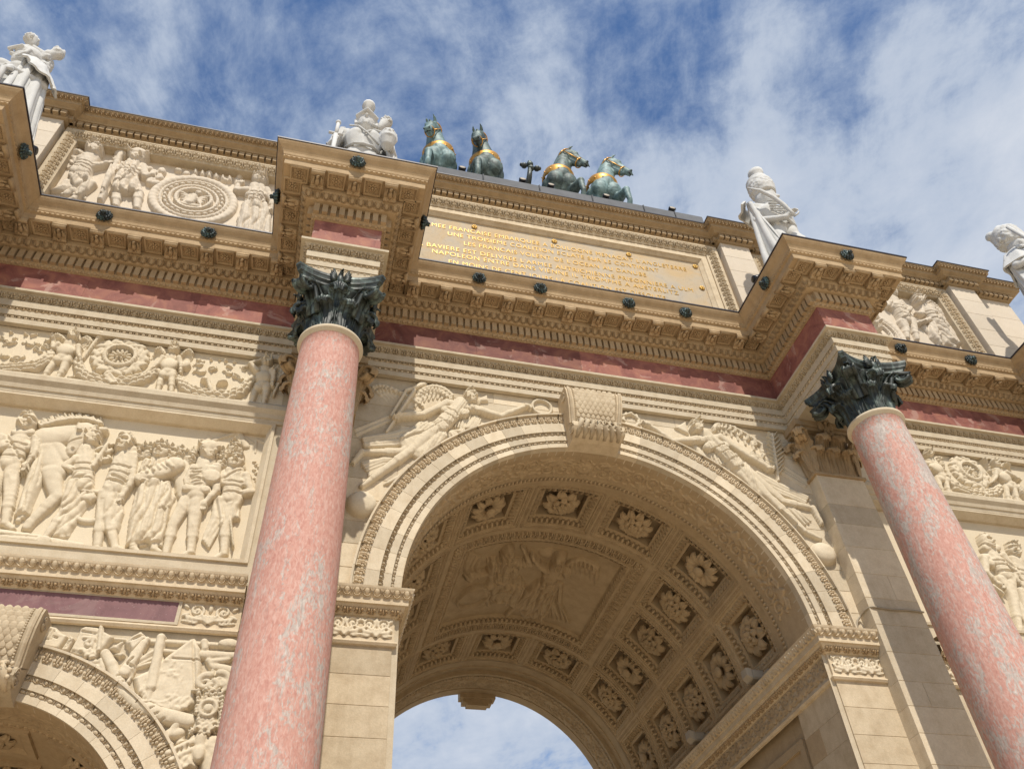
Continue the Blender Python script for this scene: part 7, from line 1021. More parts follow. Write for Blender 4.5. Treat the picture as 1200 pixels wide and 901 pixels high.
('attic_right','relief_victory','winged victory stooping in profile on the right attic panel',[('wing',(7.69,14.09),(7.83,14.35),(8.02,13.77),(.05,-.75),9,.03,.055),('drape',(7.89,13.65),(7.78,13.56),(8.04,13.07),(7.88,12.95),4,.06,.03,.03),('limb',(7.63,13.38),(7.61,13.06),(7.7,12.77),.109,.078,.048,.07),('limb',(7.53,13.36),(7.36,13.0),(7.44,12.79),.109,.078,.048,.05),('cap',(7.53,13.93),(7.65,13.47),.146,.146,.065),('cap',(7.74,13.95),(7.5,13.83),.094,.094,.07),('cap',(7.713,13.806),(7.572,13.769),.094,.111,.08),('cap',(7.545,13.722),(7.572,13.769),.094,.111,.08),('limb',(7.74,13.95),(7.57,13.54),(7.19,13.34),.073,.058,.038,.1),('hand',(7.19,13.34),(7.09,13.31),.055,.11),('limb',(7.5,13.83),(7.4,13.65),(7.27,13.65),.073,.058,.038,.1),('cap',(7.53,13.93),(7.47,14.05),.081,.078,.09),('head',(7.47,14.05),.159,-.8,.1,1.2,None),('groove',(7.458,13.69),(7.71,13.733),.011,.013),('groove',(7.479,13.612),(7.73,13.655),.011,.013),('groove',(7.506,13.506),(7.758,13.549),.011,.013),('poly',[(7.61,13.58),(7.89,13.5),(7.75,13.09),(7.87,12.81),(7.47,12.77),(7.44,13.02)],.06,.07,.1,(.7,24,.03)),('drape',(7.19,13.34),(7.52,13.38),(7.38,12.89),(7.39,12.78),5,.055,.06,.05),('drape',(7.66,13.53),(7.86,13.49),(7.64,12.95),(7.84,12.83),6,.05,.12,.04)]),
('attic_right','relief_medallion','round shield half hidden by the cornice on the right attic panel',[('ell',(6.02,12.8),.62,.62,0,-.01,.05),('ring',(6.02,12.8),.6,.075,.03,40),('ring',(6.02,12.8),.5,.03,.05,40),('ring',(6.02,12.8),.36,.028,.05,36),('ell',(6.565,12.8),.03,.014,.0,.05,.02),('ell',(6.559,12.878),.03,.014,.14,.05,.02),('ell',(6.543,12.954),.03,.014,.29,.05,.02),('ell',(6.516,13.026),.03,.014,.43,.05,.02),('ell',(6.478,13.095),.03,.014,.57,.05,.02),('ell',(6.432,13.157),.03,.014,.71,.05,.02),('ell',(6.377,13.212),.03,.014,.86,.05,.02),('ell',(6.315,13.258),.03,.014,1.0,.05,.02),('ell',(6.246,13.296),.03,.014,1.14,.05,.02),('ell',(6.174,13.323),.03,.014,1.29,.05,.02),('ell',(6.098,13.339),.03,.014,1.43,.05,.02),('ell',(6.02,13.345),.03,.014,1.57,.05,.02),('ell',(5.942,13.339),.03,.014,1.71,.05,.02),('ell',(5.866,13.323),.03,.014,1.86,.05,.02),('ell',(5.794,13.296),.03,.014,2.0,.05,.02),('ell',(5.725,13.258),.03,.014,2.14,.05,.02),('ell',(5.663,13.212),.03,.014,2.28,.05,.02),('ell',(5.608,13.157),.03,.014,2.43,.05,.02),('ell',(5.562,13.095),.03,.014,2.57,.05,.02),('ell',(5.524,13.026),.03,.014,2.71,.05,.02),('ell',(5.497,12.954),.03,.014,2.86,.05,.02),('ell',(5.481,12.878),.03,.014,3.0,.05,.02),('ell',(5.475,12.8),.03,.014,3.14,.05,.02),('ell',(5.481,12.722),.03,.014,3.28,.05,.02),('ell',(5.497,12.646),.03,.014,3.43,.05,.02),('ell',(5.524,12.574),.03,.014,3.57,.05,.02),('ell',(5.562,12.505),.03,.014,3.71,.05,.02),('ell',(5.608,12.443),.03,.014,3.86,.05,.02),('ell',(5.663,12.388),.03,.014,4.0,.05,.02),('ell',(5.725,12.342),.03,.014,4.14,.05,.02),('ell',(5.794,12.304),.03,.014,4.28,.05,.02),('ell',(5.866,12.277),.03,.014,4.43,.05,.02),('ell',(5.942,12.261),.03,.014,4.57,.05,.02),('ell',(6.02,12.255),.03,.014,4.71,.05,.02),('ell',(6.098,12.261),.03,.014,4.86,.05,.02),('ell',(6.174,12.277),.03,.014,5.0,.05,.02),('ell',(6.246,12.304),.03,.014,5.14,.05,.02),('ell',(6.315,12.342),.03,.014,5.28,.05,.02),('ell',(6.377,12.388),.03,.014,5.43,.05,.02),('ell',(6.432,12.443),.03,.014,5.57,.05,.02),('ell',(6.478,12.505),.03,.014,5.71,.05,.02),('ell',(6.516,12.574),.03,.014,5.85,.05,.02),('ell',(6.543,12.646),.03,.014,6.0,.05,.02),('ell',(6.559,12.722),.03,.014,6.14,.05,.02),('head',(6.07,13.02),.2,.4,.06,1.2,None)]),
('trophies','relief_shield','lobed shield with a monogram and name band left in the trophy relief',[('poly',[(-5.74,5.58),(-5.73,5.66),(-5.66,5.74),(-5.6,5.73),(-5.55,5.68),(-5.46,5.65),(-5.51,5.49),(-5.63,5.5),(-5.71,5.52)],.03,.05,.03),('poly',[(-5.46,5.65),(-5.4,5.62),(-5.43,5.47),(-5.5,5.49)],.04,.05,.02),('groove',(-5.66,5.58),(-5.64,5.68),.008,.012),('groove',(-5.64,5.59),(-5.6,5.6),.008,.012),('groove',(-5.62,5.61),(-5.6,5.68),.008,.012),('groove',(-5.6,5.62),(-5.56,5.61),.008,.012),('groove',(-5.47,5.51),(-5.45,5.54),.006,.012),('groove',(-5.46,5.55),(-5.44,5.58),.006,.012),('groove',(-5.45,5.6),(-5.44,5.62),.006,.012),('groove',(-5.44,5.64),(-5.43,5.65),.006,.012)]),
('trophies','relief_banner','furled banner with laurel spray in the trophy relief',[('poly',[(-5.4,5.73),(-5.36,5.76),(-5.25,5.76),(-5.08,5.67),(-5.18,5.44),(-5.31,5.45),(-5.43,5.48)],.03,.05,.03),('groove',(-5.37,5.69),(-5.25,5.68),.008,.012),('groove',(-5.4,5.5),(-5.28,5.48),.008,.012),('cap',(-5.22,5.74),(-5.18,5.52),.02,.02,.08),('poly',[(-5.19,5.68),(-5.08,5.67),(-5.15,5.52)],.05,.03,.03),('ell',(-5.32,5.63),.03,.018,.0,.08),('ell',(-5.28,5.61),.03,.018,.8,.08),('ell',(-5.25,5.58),.03,.018,1.6,.08),('ell',(-5.29,5.56),.03,.018,2.4000000000000004,.08),('ell',(-5.29,5.63),.03,.018,3.2,.08),('ell',(-5.25,5.61),.03,.018,4.0,.08),('ell',(-5.3,5.58),.03,.018,4.800000000000001,.08),('ell',(-5.26,5.56),.03,.018,5.6000000000000005,.08),('ell',(-5.26,5.63),.03,.018,6.4,.08),('ell',(-5.3,5.6),.03,.018,7.2,.08),('ell',(-5.31,5.51),.03,.02,.0,.08),('ell',(-5.27,5.49),.03,.02,.5,.08),('ell',(-5.23,5.48),.03,.02,1.0,.08),('ell',(-5.27,5.46),.03,.02,1.5,.08),('ell',(-5.25,5.51),.03,.02,2.0,.08),('ell',(-5.29,5.49),.03,.02,2.5,.08),('ell',(-5.26,5.47),.03,.02,3.0,.08),('ell',(-5.22,5.45),.03,.02,3.5,.08),('ell',(-5.28,5.5),.03,.02,4.0,.08)]),
('trophies','relief_sabre','curved inscribed sabre sheath in the trophy relief',[('cap',(-5.12,5.5),(-5.04,5.4),.05,.055,.05),('cap',(-5.04,5.4),(-4.96,5.27),.055,.06,.05),('cap',(-4.96,5.27),(-4.86,5.14),.06,.065,.05),('cap',(-4.86,5.14),(-4.72,5.04),.065,.07,.05),('cap',(-4.72,5.04),(-4.48,4.96),.07,.075,.05),('cap',(-4.48,4.96),(-4.26,4.92),.075,.07,.05),('groove',(-4.96,5.28),(-4.93,5.3),.007,.012),('groove',(-4.9,5.23),(-4.87,5.25),.007,.012),('groove',(-4.84,5.18),(-4.81,5.2),.007,.012),('groove',(-4.78,5.13),(-4.75,5.15),.007,.012),('groove',(-4.72,5.08),(-4.69,5.1),.007,.012),('groove',(-4.67,5.05),(-4.64,5.07),.007,.012),('groove',(-4.61,5.0),(-4.58,5.02),.007,.012),('groove',(-4.56,4.95),(-4.53,4.97),.007,.012),('groove',(-4.5,4.9),(-4.47,4.92),.007,.012)]),
('trophies','relief_fan','wedge-shaped flag end with fringe in the trophy relief',[('poly',[(-4.99,5.62),(-4.94,5.7),(-4.87,5.75),(-4.8,5.7),(-4.78,5.66),(-4.89,5.5)],.03,.06,.04),('groove',(-4.98,5.61),(-4.81,5.71),.01,.014),('poly',[(-5.13,5.55),(-5.0,5.65),(-5.01,5.52)],.02,.04,.03),('cap',(-5.09,5.66),(-4.99,5.66),.02,.02,.02)]),
('trophies','relief_carbine','carbine and ramrod crossing in the trophy relief',[('cap',(-4.82,5.62),(-4.91,5.33),.045,.06,.06),('cap',(-4.8,5.66),(-4.87,5.51),.035,.045,.06),('cap',(-4.84,5.39),(-4.86,5.25),.022,.02,.05),('cap',(-4.82,5.4),(-4.69,5.45),.02,.02,.04),('cap',(-4.85,5.45),(-4.71,5.56),.025,.025,.04),('groove',(-4.9,5.41),(-4.87,5.46),.01,.02),('groove',(-4.9,5.4),(-4.86,5.38),.01,.02)]),
('trophies','relief_mace','short hafted weapon and cross guard in the trophy relief',[('cap',(-5.22,5.35),(-5.11,5.38),.045,.04,.03),('cap',(-5.14,5.44),(-5.06,5.27),.022,.02,.05),('cap',(-5.09,5.36),(-5.04,5.38),.03,.03,.03),('ell',(-5.02,5.26),.06,.05,0,.03),('cap',(-5.48,5.44),(-5.3,5.45),.03,.03,.03),('cap',(-5.38,5.42),(-5.35,5.38),.03,.02,.03),('cap',(-5.32,5.38),(-5.18,5.42),.04,.03,.04),('poly',[(-5.06,5.5),(-4.97,5.54),(-4.94,5.5),(-4.99,5.46)],.03,.03,.02),('cap',(-5.16,5.31),(-5.08,5.27),.02,.02,.02)]),
('trophies','relief_kite_shield','large pointed banner with eagle crest in the trophy relief',[('poly',[(-4.83,5.29),(-4.73,5.37),(-4.42,5.71),(-4.38,5.72),(-4.3,5.61),(-4.25,5.4),(-4.24,5.07),(-4.36,4.96),(-4.56,4.99),(-4.76,5.14)],.03,.05,.04),('ring',(-4.56,5.21),.145,.015,.07),('ring',(-4.56,5.21),.17,.03,.06,26,True),('groove',(-4.53,5.49),(-4.28,5.49),.008,.012),('groove',(-4.39,5.69),(-4.27,5.18),.012,.016),('cap',(-4.68,5.69),(-4.65,5.21),.045,.05,.07),('cap',(-4.65,5.21),(-4.65,5.09),.04,.02,.07),('ell',(-4.48,5.13),.035,.022,.0,.07),('ell',(-4.39,5.1),.035,.022,.9,.07),('ell',(-4.31,5.07),.035,.022,1.8,.07),('ell',(-4.39,5.03),.035,.022,2.7,.07),('ell',(-4.33,5.12),.035,.022,3.6,.07),('ell',(-4.41,5.08),.035,.022,4.5,.07),('ell',(-4.32,5.05),.035,.022,5.4,.07),('ell',(-4.43,5.13),.035,.022,6.3,.07),('ell',(-4.34,5.1),.035,.022,7.2,.07),('ell',(-4.43,5.06),.035,.022,8.1,.07),('ell',(-4.34,5.04),.035,.022,9.0,.07),('ell',(-4.45,5.11),.035,.022,9.9,.07),('ell',(-4.36,5.08),.035,.022,10.8,.07),('ell',(-4.44,5.04),.035,.022,11.700000000000001,.07),('ell',(-4.58,5.46),.03,.02,.0,.07),('ell',(-4.52,5.42),.03,.02,.9,.07),('ell',(-4.45,5.38),.03,.02,1.8,.07),('ell',(-4.53,5.33),.03,.02,2.7,.07),('ell',(-4.51,5.45),.03,.02,3.6,.07),('ell',(-4.44,5.41),.03,.02,4.5,.07),('ell',(-4.52,5.36),.03,.02,5.4,.07),('ell',(-4.46,5.32),.03,.02,6.3,.07)]),
('trophies','relief_lance','row of lance shafts along the top of the trophy relief',[('cap',(-4.79,5.66),(-4.01,5.68),.03,.03,.02),('cap',(-4.84,5.45),(-4.71,5.55),.03,.03,.03),('cap',(-4.82,5.41),(-4.69,5.51),.02,.02,.03),('cap',(-4.62,5.57),(-4.5,5.57),.03,.025,.03),('cap',(-4.28,5.56),(-4.0,5.57),.05,.045,.03),('ell',(-4.06,5.68),.1,.06,0,.05),('cap',(-4.29,5.69),(-4.27,5.62),.035,.035,.04),('cap',(-4.17,5.5),(-4.04,5.53),.03,.03,.04),('cap',(-4.16,5.46),(-3.98,5.42),.05,.05,.02),('cap',(-4.21,5.51),(-4.15,5.43),.04,.03,.03)]),
('trophies','relief_plume','curled five-fold plume in the trophy relief',[('drape',(-4.18,5.42),(-4.11,5.43),(-4.15,5.29),(-4.13,5.29),4,.035,.06,0),('spiral',(-4.2,5.28),.075,1.2,1,1.2,.04,.06),('spiral',(-4.23,5.26),.05,1.1,1,1.4,.03,.05),('spiral',(-4.06,5.31),.075,1.2,-1,1.9,.04,.06),('spiral',(-4.06,5.24),.06,1.1,-1,1.4,.035,.06),('spiral',(-4.13,5.25),.05,1.1,-1,1.4,.03,.07)]),
('trophies','relief_fur_cap','tall fur cap with rosette in the trophy relief',[('poly',[(-4.24,5.17),(-4.01,5.23),(-3.97,5.1),(-3.99,4.79),(-4.24,4.82)],.03,.1,.08),('ring',(-4.12,5.02),.07,.02,.13),('ell',(-4.12,5.02),.045,.045,0,.13,.02),('flower',(-4.11,4.84),.07,8,.12),('flower',(-4.22,4.83),.04,6,.08),('flower',(-4.17,5.2),.045,6,.09),('ell',(-4.28,5.18),.025,.018,.0,.115,.02),('ell',(-4.2,5.08),.025,.018,1.1,.115,.02),('ell',(-4.12,4.99),.025,.018,2.2,.115,.02),('ell',(-4.04,4.9),.025,.018,3.3000000000000003,.115,.02),('ell',(-4.03,5.16),.025,.018,4.4,.115,.02),('ell',(-4.19,5.05),.025,.018,5.5,.115,.02),('ell',(-4.11,4.96),.025,.018,6.6000000000000005,.115,.02),('ell',(-4.03,4.86),.025,.018,7.700000000000001,.115,.02),('ell',(-4.02,5.13),.025,.018,8.8,.115,.02),('ell',(-4.19,5.02),.025,.018,9.9,.115,.02),('ell',(-4.11,4.92),.025,.018,11.0,.115,.02),('ell',(-4.1,5.19),.025,.018,12.100000000000001,.115,.02),('ell',(-4.02,5.09),.025,.018,13.200000000000001,.115,.02),('ell',(-4.18,4.98),.025,.018,14.3,.115,.02),('ell',(-4.1,4.89),.025,.018,15.400000000000002,.115,.02),('ell',(-4.09,5.16),.025,.018,16.5,.115,.02),('ell',(-4.01,5.06),.025,.018,17.6,.115,.02),('ell',(-4.18,4.95),.025,.018,18.700000000000003,.115,.02),('ell',(-4.1,4.86),.025,.018,19.8,.115,.02),('ell',(-4.09,5.12),.025,.018,20.900000000000002,.115,.02),('ell',(-4.01,5.03),.025,.018,22.0,.115,.02),('ell',(-4.18,4.92),.025,.018,23.1,.115,.02),('ell',(-4.17,5.19),.025,.018,24.200000000000003,.115,.02),('ell',(-4.09,5.09),.025,.018,25.3,.115,.02),('ell',(-4.01,4.99),.025,.018,26.400000000000002,.115,.02),('ell',(-4.17,4.89),.025,.018,27.500000000000004,.115,.02),('ell',(-4.16,5.15),.025,.018,28.6,.115,.02),('ell',(-4.08,5.05),.025,.018,29.700000000000003,.115,.02),('ell',(-4.0,4.96),.025,.018,30.800000000000004,.115,.02),('ell',(-4.17,4.85),.025,.018,31.900000000000002,.115,.02),('ell',(-4.16,5.12),.025,.018,33.0,.115,.02),('ell',(-4.08,5.02),.025,.018,34.1,.115,.02),('ell',(-4.0,4.93),.025,.018,35.2,.115,.02),('ell',(-4.24,5.18),.025,.018,36.300000000000004,.115,.02),('ell',(-4.16,5.08),.025,.018,37.400000000000006,.115,.02),('ell',(-4.08,4.99),.025,.018,38.5,.115,.02),('ell',(-4.0,4.89),.025,.018,39.6,.115,.02),('ell',(-4.23,5.15),.025,.018,40.7,.115,.02),('ell',(-4.15,5.05),.025,.018,41.800000000000004,.115,.02),('ell',(-4.07,4.95),.025,.018,42.900000000000006,.115,.02),('ell',(-3.99,4.86),.025,.018,44.0,.115,.02),('ell',(-4.23,5.11),.025,.018,45.1,.115,.02),('ell',(-4.15,5.02),.025,.018,46.2,.115,.02),('ell',(-4.07,4.92),.025,.018,47.300000000000004,.115,.02),('ell',(-4.06,5.19),.025,.018,48.400000000000006,.115,.02),('ell',(-4.22,5.08),.025,.018,49.50000000000001,.115,.02),('ell',(-4.14,4.98),.025,.018,50.6,.115,.02),('ell',(-4.06,4.89),.025,.018,51.7,.115,.02),('ell',(-4.05,5.16),.025,.018,52.800000000000004,.115,.02),('ell',(-4.22,5.04),.025,.018,53.900000000000006,.115,.02),('ell',(-4.14,4.95),.025,.018,55.00000000000001,.115,.02),('ell',(-4.06,4.86),.025,.018,56.1,.115,.02),('ell',(-4.05,5.12),.025,.018,57.2,.115,.02),('ell',(-4.22,5.01),.025,.018,58.300000000000004,.115,.02),('ell',(-4.14,4.92),.025,.018,59.400000000000006,.115,.02),('ell',(-4.13,5.18),.025,.018,60.50000000000001,.115,.02),('ell',(-4.05,5.09),.025,.018,61.60000000000001,.115,.02),('ell',(-4.21,4.98),.025,.018,62.7,.115,.02),('ell',(-4.13,4.88),.025,.018,63.800000000000004,.115,.02),('ell',(-4.12,5.15),.025,.018,64.9,.115,.02)]),
('trophies','relief_drum','drum with a lettered rim at the foot of the trophy relief',[('poly',[(-4.37,4.63),(-4.23,4.74),(-4.15,4.69),(-4.1,4.51),(-4.29,4.48)],.04,.06,.04),('cap',(-4.37,4.63),(-4.19,4.74),.035,.035,.08),('cap',(-4.34,4.57),(-4.16,4.68),.025,.025,.09),('cap',(-4.13,4.77),(-4.11,4.63),.06,.05,.08),('ell',(-4.12,4.64),.06,.08,0,.09),('cap',(-4.04,4.72),(-3.98,4.52),.1,.1,.04),('cap',(-4.09,4.7),(-3.96,4.7),.03,.03,.09),('groove',(-4.3,4.62),(-4.3,4.66),.008,.014),('groove',(-4.27,4.64),(-4.27,4.67),.008,.014),('groove',(-4.23,4.66),(-4.23,4.7),.008,.014),('ell',(-4.27,4.6),.035,.022,0,.09),('ell',(-4.23,4.58),.035,.022,1,.09),('ell',(-4.18,4.56),.035,.022,2,.09),('ell',(-4.25,4.53),.035,.022,3,.09),('ell',(-4.22,4.59),.035,.022,4,.09),('ell',(-4.18,4.57),.035,.022,5,.09),('ell',(-4.25,4.54),.035,.022,6,.09),('ell',(-4.21,4.52),.035,.022,7,.09),('ell',(-4.18,4.58),.035,.022,8,.09)]),
('trophies','relief_bow','bent bow and axe blade in the trophy relief',[('cap',(-4.51,4.82),(-4.45,4.7),.05,.045,.03),('cap',(-4.45,4.7),(-4.39,4.71),.04,.045,.03),('cap',(-4.51,4.82),(-4.46,4.84),.035,.02,.03),('cap',(-4.35,4.9),(-4.43,4.74),.045,.02,.05),('ell',(-4.36,4.82),.09,.06,.2,.03),('poly',[(-4.64,4.96),(-4.45,4.89),(-4.5,4.83),(-4.57,4.86)],.02,.04,.03),('cap',(-4.19,4.77),(-4.04,4.76),.04,.03,.04),('cap',(-4.28,4.87),(-4.31,4.74),.03,.03,.02),('poly',[(-4.32,4.76),(-4.21,4.78),(-4.22,4.76),(-4.31,4.71)],.02,.04,.03)]),
('vault','relief_seated_figure','seated robed figure with round shields on the vault panel',[('limb',(-.27,3.644),(-.037,3.674),(-.011,4.277),.092,.066,.041,.04),('limb',(-.528,3.621),(-.64,3.687),(-.451,4.279),.092,.066,.041,.02),('cap',(-.481,2.896),(-.442,3.456),.123,.123,.035),('cap',(-.267,2.97),(-.697,2.918),.079,.079,.04),('cap',(-.32,3.116),(-.467,3.092),.079,.094,.05),('cap',(-.62,3.079),(-.467,3.092),.079,.094,.05),('limb',(-.267,2.97),(-.07,2.978),(-.273,2.62),.062,.05,.032,.07),('hand',(-.273,2.62),(-.33,2.539),.046,.08),('limb',(-.697,2.918),(-.733,3.182),(-1.064,3.182),.062,.05,.032,.07),('hand',(-1.064,3.182),(-1.182,3.12),.046,.08),('cap',(-.481,2.896),(-.526,2.665),.068,.066,.06),('head',(-.526,2.665),.134,-.2,.07,1.2,None),('groove',(-.354,3.14),(-.573,3.184),.011,.013),('groove',(-.347,3.236),(-.567,3.279),.011,.013),('groove',(-.338,3.364),(-.558,3.408),.011,.013),('drape',(-.846,2.813),(-.138,2.901),(-.652,3.419),(-.179,3.508),9,.04,.07,.05),('poly',[(-.663,3.372),(-.103,3.414),(.071,3.701),(.0,4.324),(-.42,4.188),(-.667,3.68)],.02,.05,.1,(0,24,.02)),('drape',(-1.197,2.502),(-.939,2.739),(-1.141,3.185),(-.854,3.314),5,.045,.02,.1)]),
('vault','relief_shield',"pair of round shields leaning at the seated figure's side",[('ell',(-.828,3.877),.36,.3,0,.01,.06),('ring',(-.828,3.877),.28,.025,.06),('flower',(-.811,3.952),.05,6,.05),('ell',(-.319,3.962),.24,.22,0,.01,.06),('ring',(-.319,3.962),.18,.02,.06)]),
('vault','relief_victory','winged victory stepping forward on the vault panel',[('wing',(.418,3.146),(.553,2.454),(.964,2.703),(.12,.5),9,.0,.045),('limb',(.374,3.7),(.374,4.074),(.539,4.485),.097,.069,.043,.05),('limb',(.213,3.665),(.103,4.018),(-.04,4.475),.097,.069,.043,.03),('foot',(-.04,4.475),(-.067,4.577),.049,.04),('cap',(.362,2.953),(.351,3.527),.129,.129,.045),('cap',(.527,3.011),(.228,3.085),.083,.083,.05),('cap',(.474,3.166),(.358,3.154),.083,.098,.06),('cap',(.265,3.218),(.358,3.154),.083,.098,.06),('limb',(.527,3.011),(.571,3.075),(.591,2.978),.064,.052,.033,.08),('limb',(.228,3.085),(.081,2.995),(-.066,2.81),.064,.052,.033,.08),('hand',(-.066,2.81),(-.111,2.733),.048,.09),('cap',(.362,2.953),(.346,2.728),.071,.069,.07),('head',(.346,2.728),.14,.5,.08,1.2,None),('groove',(.472,3.214),(.242,3.238),.011,.013),('groove',(.47,3.311),(.24,3.335),.011,.013),('groove',(.468,3.443),(.238,3.467),.011,.013),('poly',[(.156,3.455),(.418,3.233),(.554,3.618),(.632,4.434),(.194,4.575),(.014,4.273),(.046,3.797)],.02,.06,.1,(.3,22,.022)),('drape',(.167,3.497),(.43,3.361),(.194,4.575),(.598,4.503),9,.04,.07,.03),('drape',(.441,3.4),(.596,3.415),(.632,4.434),(1.049,4.384),4,.045,.03,.08),('ell',(.147,2.707),.16,.13,0,.0,.04)]),
]
PAR = {}
for s, nm in ((-1, 'panel_left'), (1, 'panel_right')):
    g = G(); g.box(s*BAY-1.90, 0.20, 6.66, s*BAY+1.90, 0.26, 8.50); PAR[nm] = part('relief_panel', g, 'stone_relief')
    g = G(); g.box(s*BAY-2.0, YW-0.004, 8.872, s*BAY+2.0, YW+0.02, 9.605); PAR['festoon_'+nm[6:]] = part('festoon_frieze', g, 'stone_relief')
PAR['attic_left'], PAR['attic_right'] = ATT
SET = dict(panel_left=(0.20, 'stone_relief'), panel_right=(0.20, 'stone_relief'), festoon_left=(0.068, 'stone_relief'), festoon_right=(0.068, 'stone_relief'),
           spandrel=(0.066, 'stone_relief'), attic_left=(0.362, 'stone_white'), attic_right=(0.362, 'stone_white'), trophies=(0.07, 'stone_relief'))
DEP = dict(panel_left=0.72, panel_right=0.72, festoon_left=0.85, festoon_right=0.85, spandrel=0.72, attic_left=0.85, attic_right=0.85, trophies=0.8)
for i, (place, name, lab, items) in enumerate(REL):
    if place == 'vault':
        o = carve(name, items, 0, 'stone_grey', vpanel, 0.012, barrel(VR+0.099), lab, (i, 16, 0.002), 0.95, 0.006); o.location = -vpanel.location
    else:
        y0, mt = SET[place]; kd = 'stuff' if name in ('relief_ribbons', 'relief_crowns') else None
        o = carve(name, items, y0, mt, PAR.get(place), 0.0095 if not place.startswith('attic') else 0.012, None, lab, (i, 18, 0.003), DEP[place], 0.0 if name in ('relief_putto', 'relief_globe', 'relief_ring', 'relief_medallion', 'relief_wreath', 'relief_horse') else (0.004 if place in ('trophies', 'spandrel') else 0.008))
        if kd: o['kind'] = kd
# scrolls of acanthus on the soffit bands and impost friezes
def scroll_unit(h, cx, cz, w, ht, up=1, lift=0.0):
    """two facing scrolls with a flower in each eye, rising from a leaf cup"""
    for s in (-1, 1):
        c = (cx+s*w*0.25, cz+up*ht*0.16); r = min(w*0.23, ht*0.34)
        h.spiral(c, r, 1.6, -s*up, -math.pi/2*up if up > 0 else math.pi/2, 0.017, lift); h.flower(c, r*0.42, 6, lift+0.006)
        h.cap((cx, cz-up*ht*0.46), (cx+s*w*0.16, cz-up*ht*0.22), 0.022, 0.016, lift); h.cap((cx+s*w*0.16, cz-up*ht*0.22), (c[0], c[1]-up*r), 0.016, 0.015, lift)
        for k in range(4):
            a = 0.5+0.55*k; p = (cx+s*w*(0.20+0.07*k), cz-up*ht*(0.30-0.02*k)); h.ell(p, 0.045, 0.018, s*up*(0.2+0.3*k), lift+0.004); h.ell((p[0]+s*0.02, p[1]-up*0.035), 0.036, 0.015, s*up*(-0.5+0.2*k), lift)
        h.ell((cx+s*w*0.47, cz+up*ht*0.34), 0.04, 0.02, 0.6*s, lift); h.ell((cx+s*w*0.46, cz-up*ht*0.1), 0.05, 0.02, -0.5*s, lift)
    for k in range(-2, 3): h.cap((cx, cz-up*ht*0.46), (cx+k*0.035, cz-up*ht*(0.14-0.03*abs(k))), 0.012, 0.018, lift+0.006)
    h.ell((cx, cz+up*ht*0.30), 0.022, 0.05, 0, lift)
def soffit_band(y0, y1, cell, name):
    Ls = RA*math.pi/2*0.985; h = HF(-Ls, y0, Ls, y1, cell); h.flat = 1.25; cy, ht = (y0+y1)/2, (y1-y0)*0.92; w = 0.46; n = int(Ls/w)
    h.flower((0, cy), 0.11, 12, 0.0); h.ring((0, cy), 0.155, 0.026, 0, 16, True); h.ring((0, cy), 0.115, 0.012, 0.0)
    for s in (-1, 1):
        for k in range(n):
            cx = s*(0.40+w*k)
            if abs(cx) > Ls-0.2: continue
            scroll_unit(h, cx, cy, w*0.98, ht, 1 if k % 2 == 0 else -1)
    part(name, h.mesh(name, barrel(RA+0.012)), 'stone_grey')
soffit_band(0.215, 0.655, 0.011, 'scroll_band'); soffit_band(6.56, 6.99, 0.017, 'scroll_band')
def scroll_frieze(x0, x1, z0, z1, mp, mat, name='scroll_frieze', w=0.36, cell=0.008):
    h = HF(x0, z0, x1, z1, cell); h.flat = 1.3; n = max(1, int(round((x1-x0)/w))); w = (x1-x0)/n
    for k in range(n): scroll_unit(h, x0+w*(k+0.5), (z0+z1)/2, w*0.98, (z1-z0)*0.96, 1)
    return part(name, h.mesh(name, mp), mat)
for s in (-1, 1):
    xa, xb = sorted((s*2.515, s*3.15)); scroll_frieze(xa, xb, 5.862, 6.08, plane(0.038), 'stone_relief')
    xj = s*2.488; scroll_frieze(0.08, 5.9, 5.862, 6.08, lambda u, z, h, xj=xj, s=s: np.stack([xj-s*h, u, z], -1), 'stone_grey', w=0.40, cell=0.013)
    for q in (-1, 1): xa, xb = sorted((s*BAY+q*1.475, s*BAY+q*1.98)); scroll_frieze(xa, xb, 5.862, 6.08, plane(0.038), 'stone_relief', w=0.5)
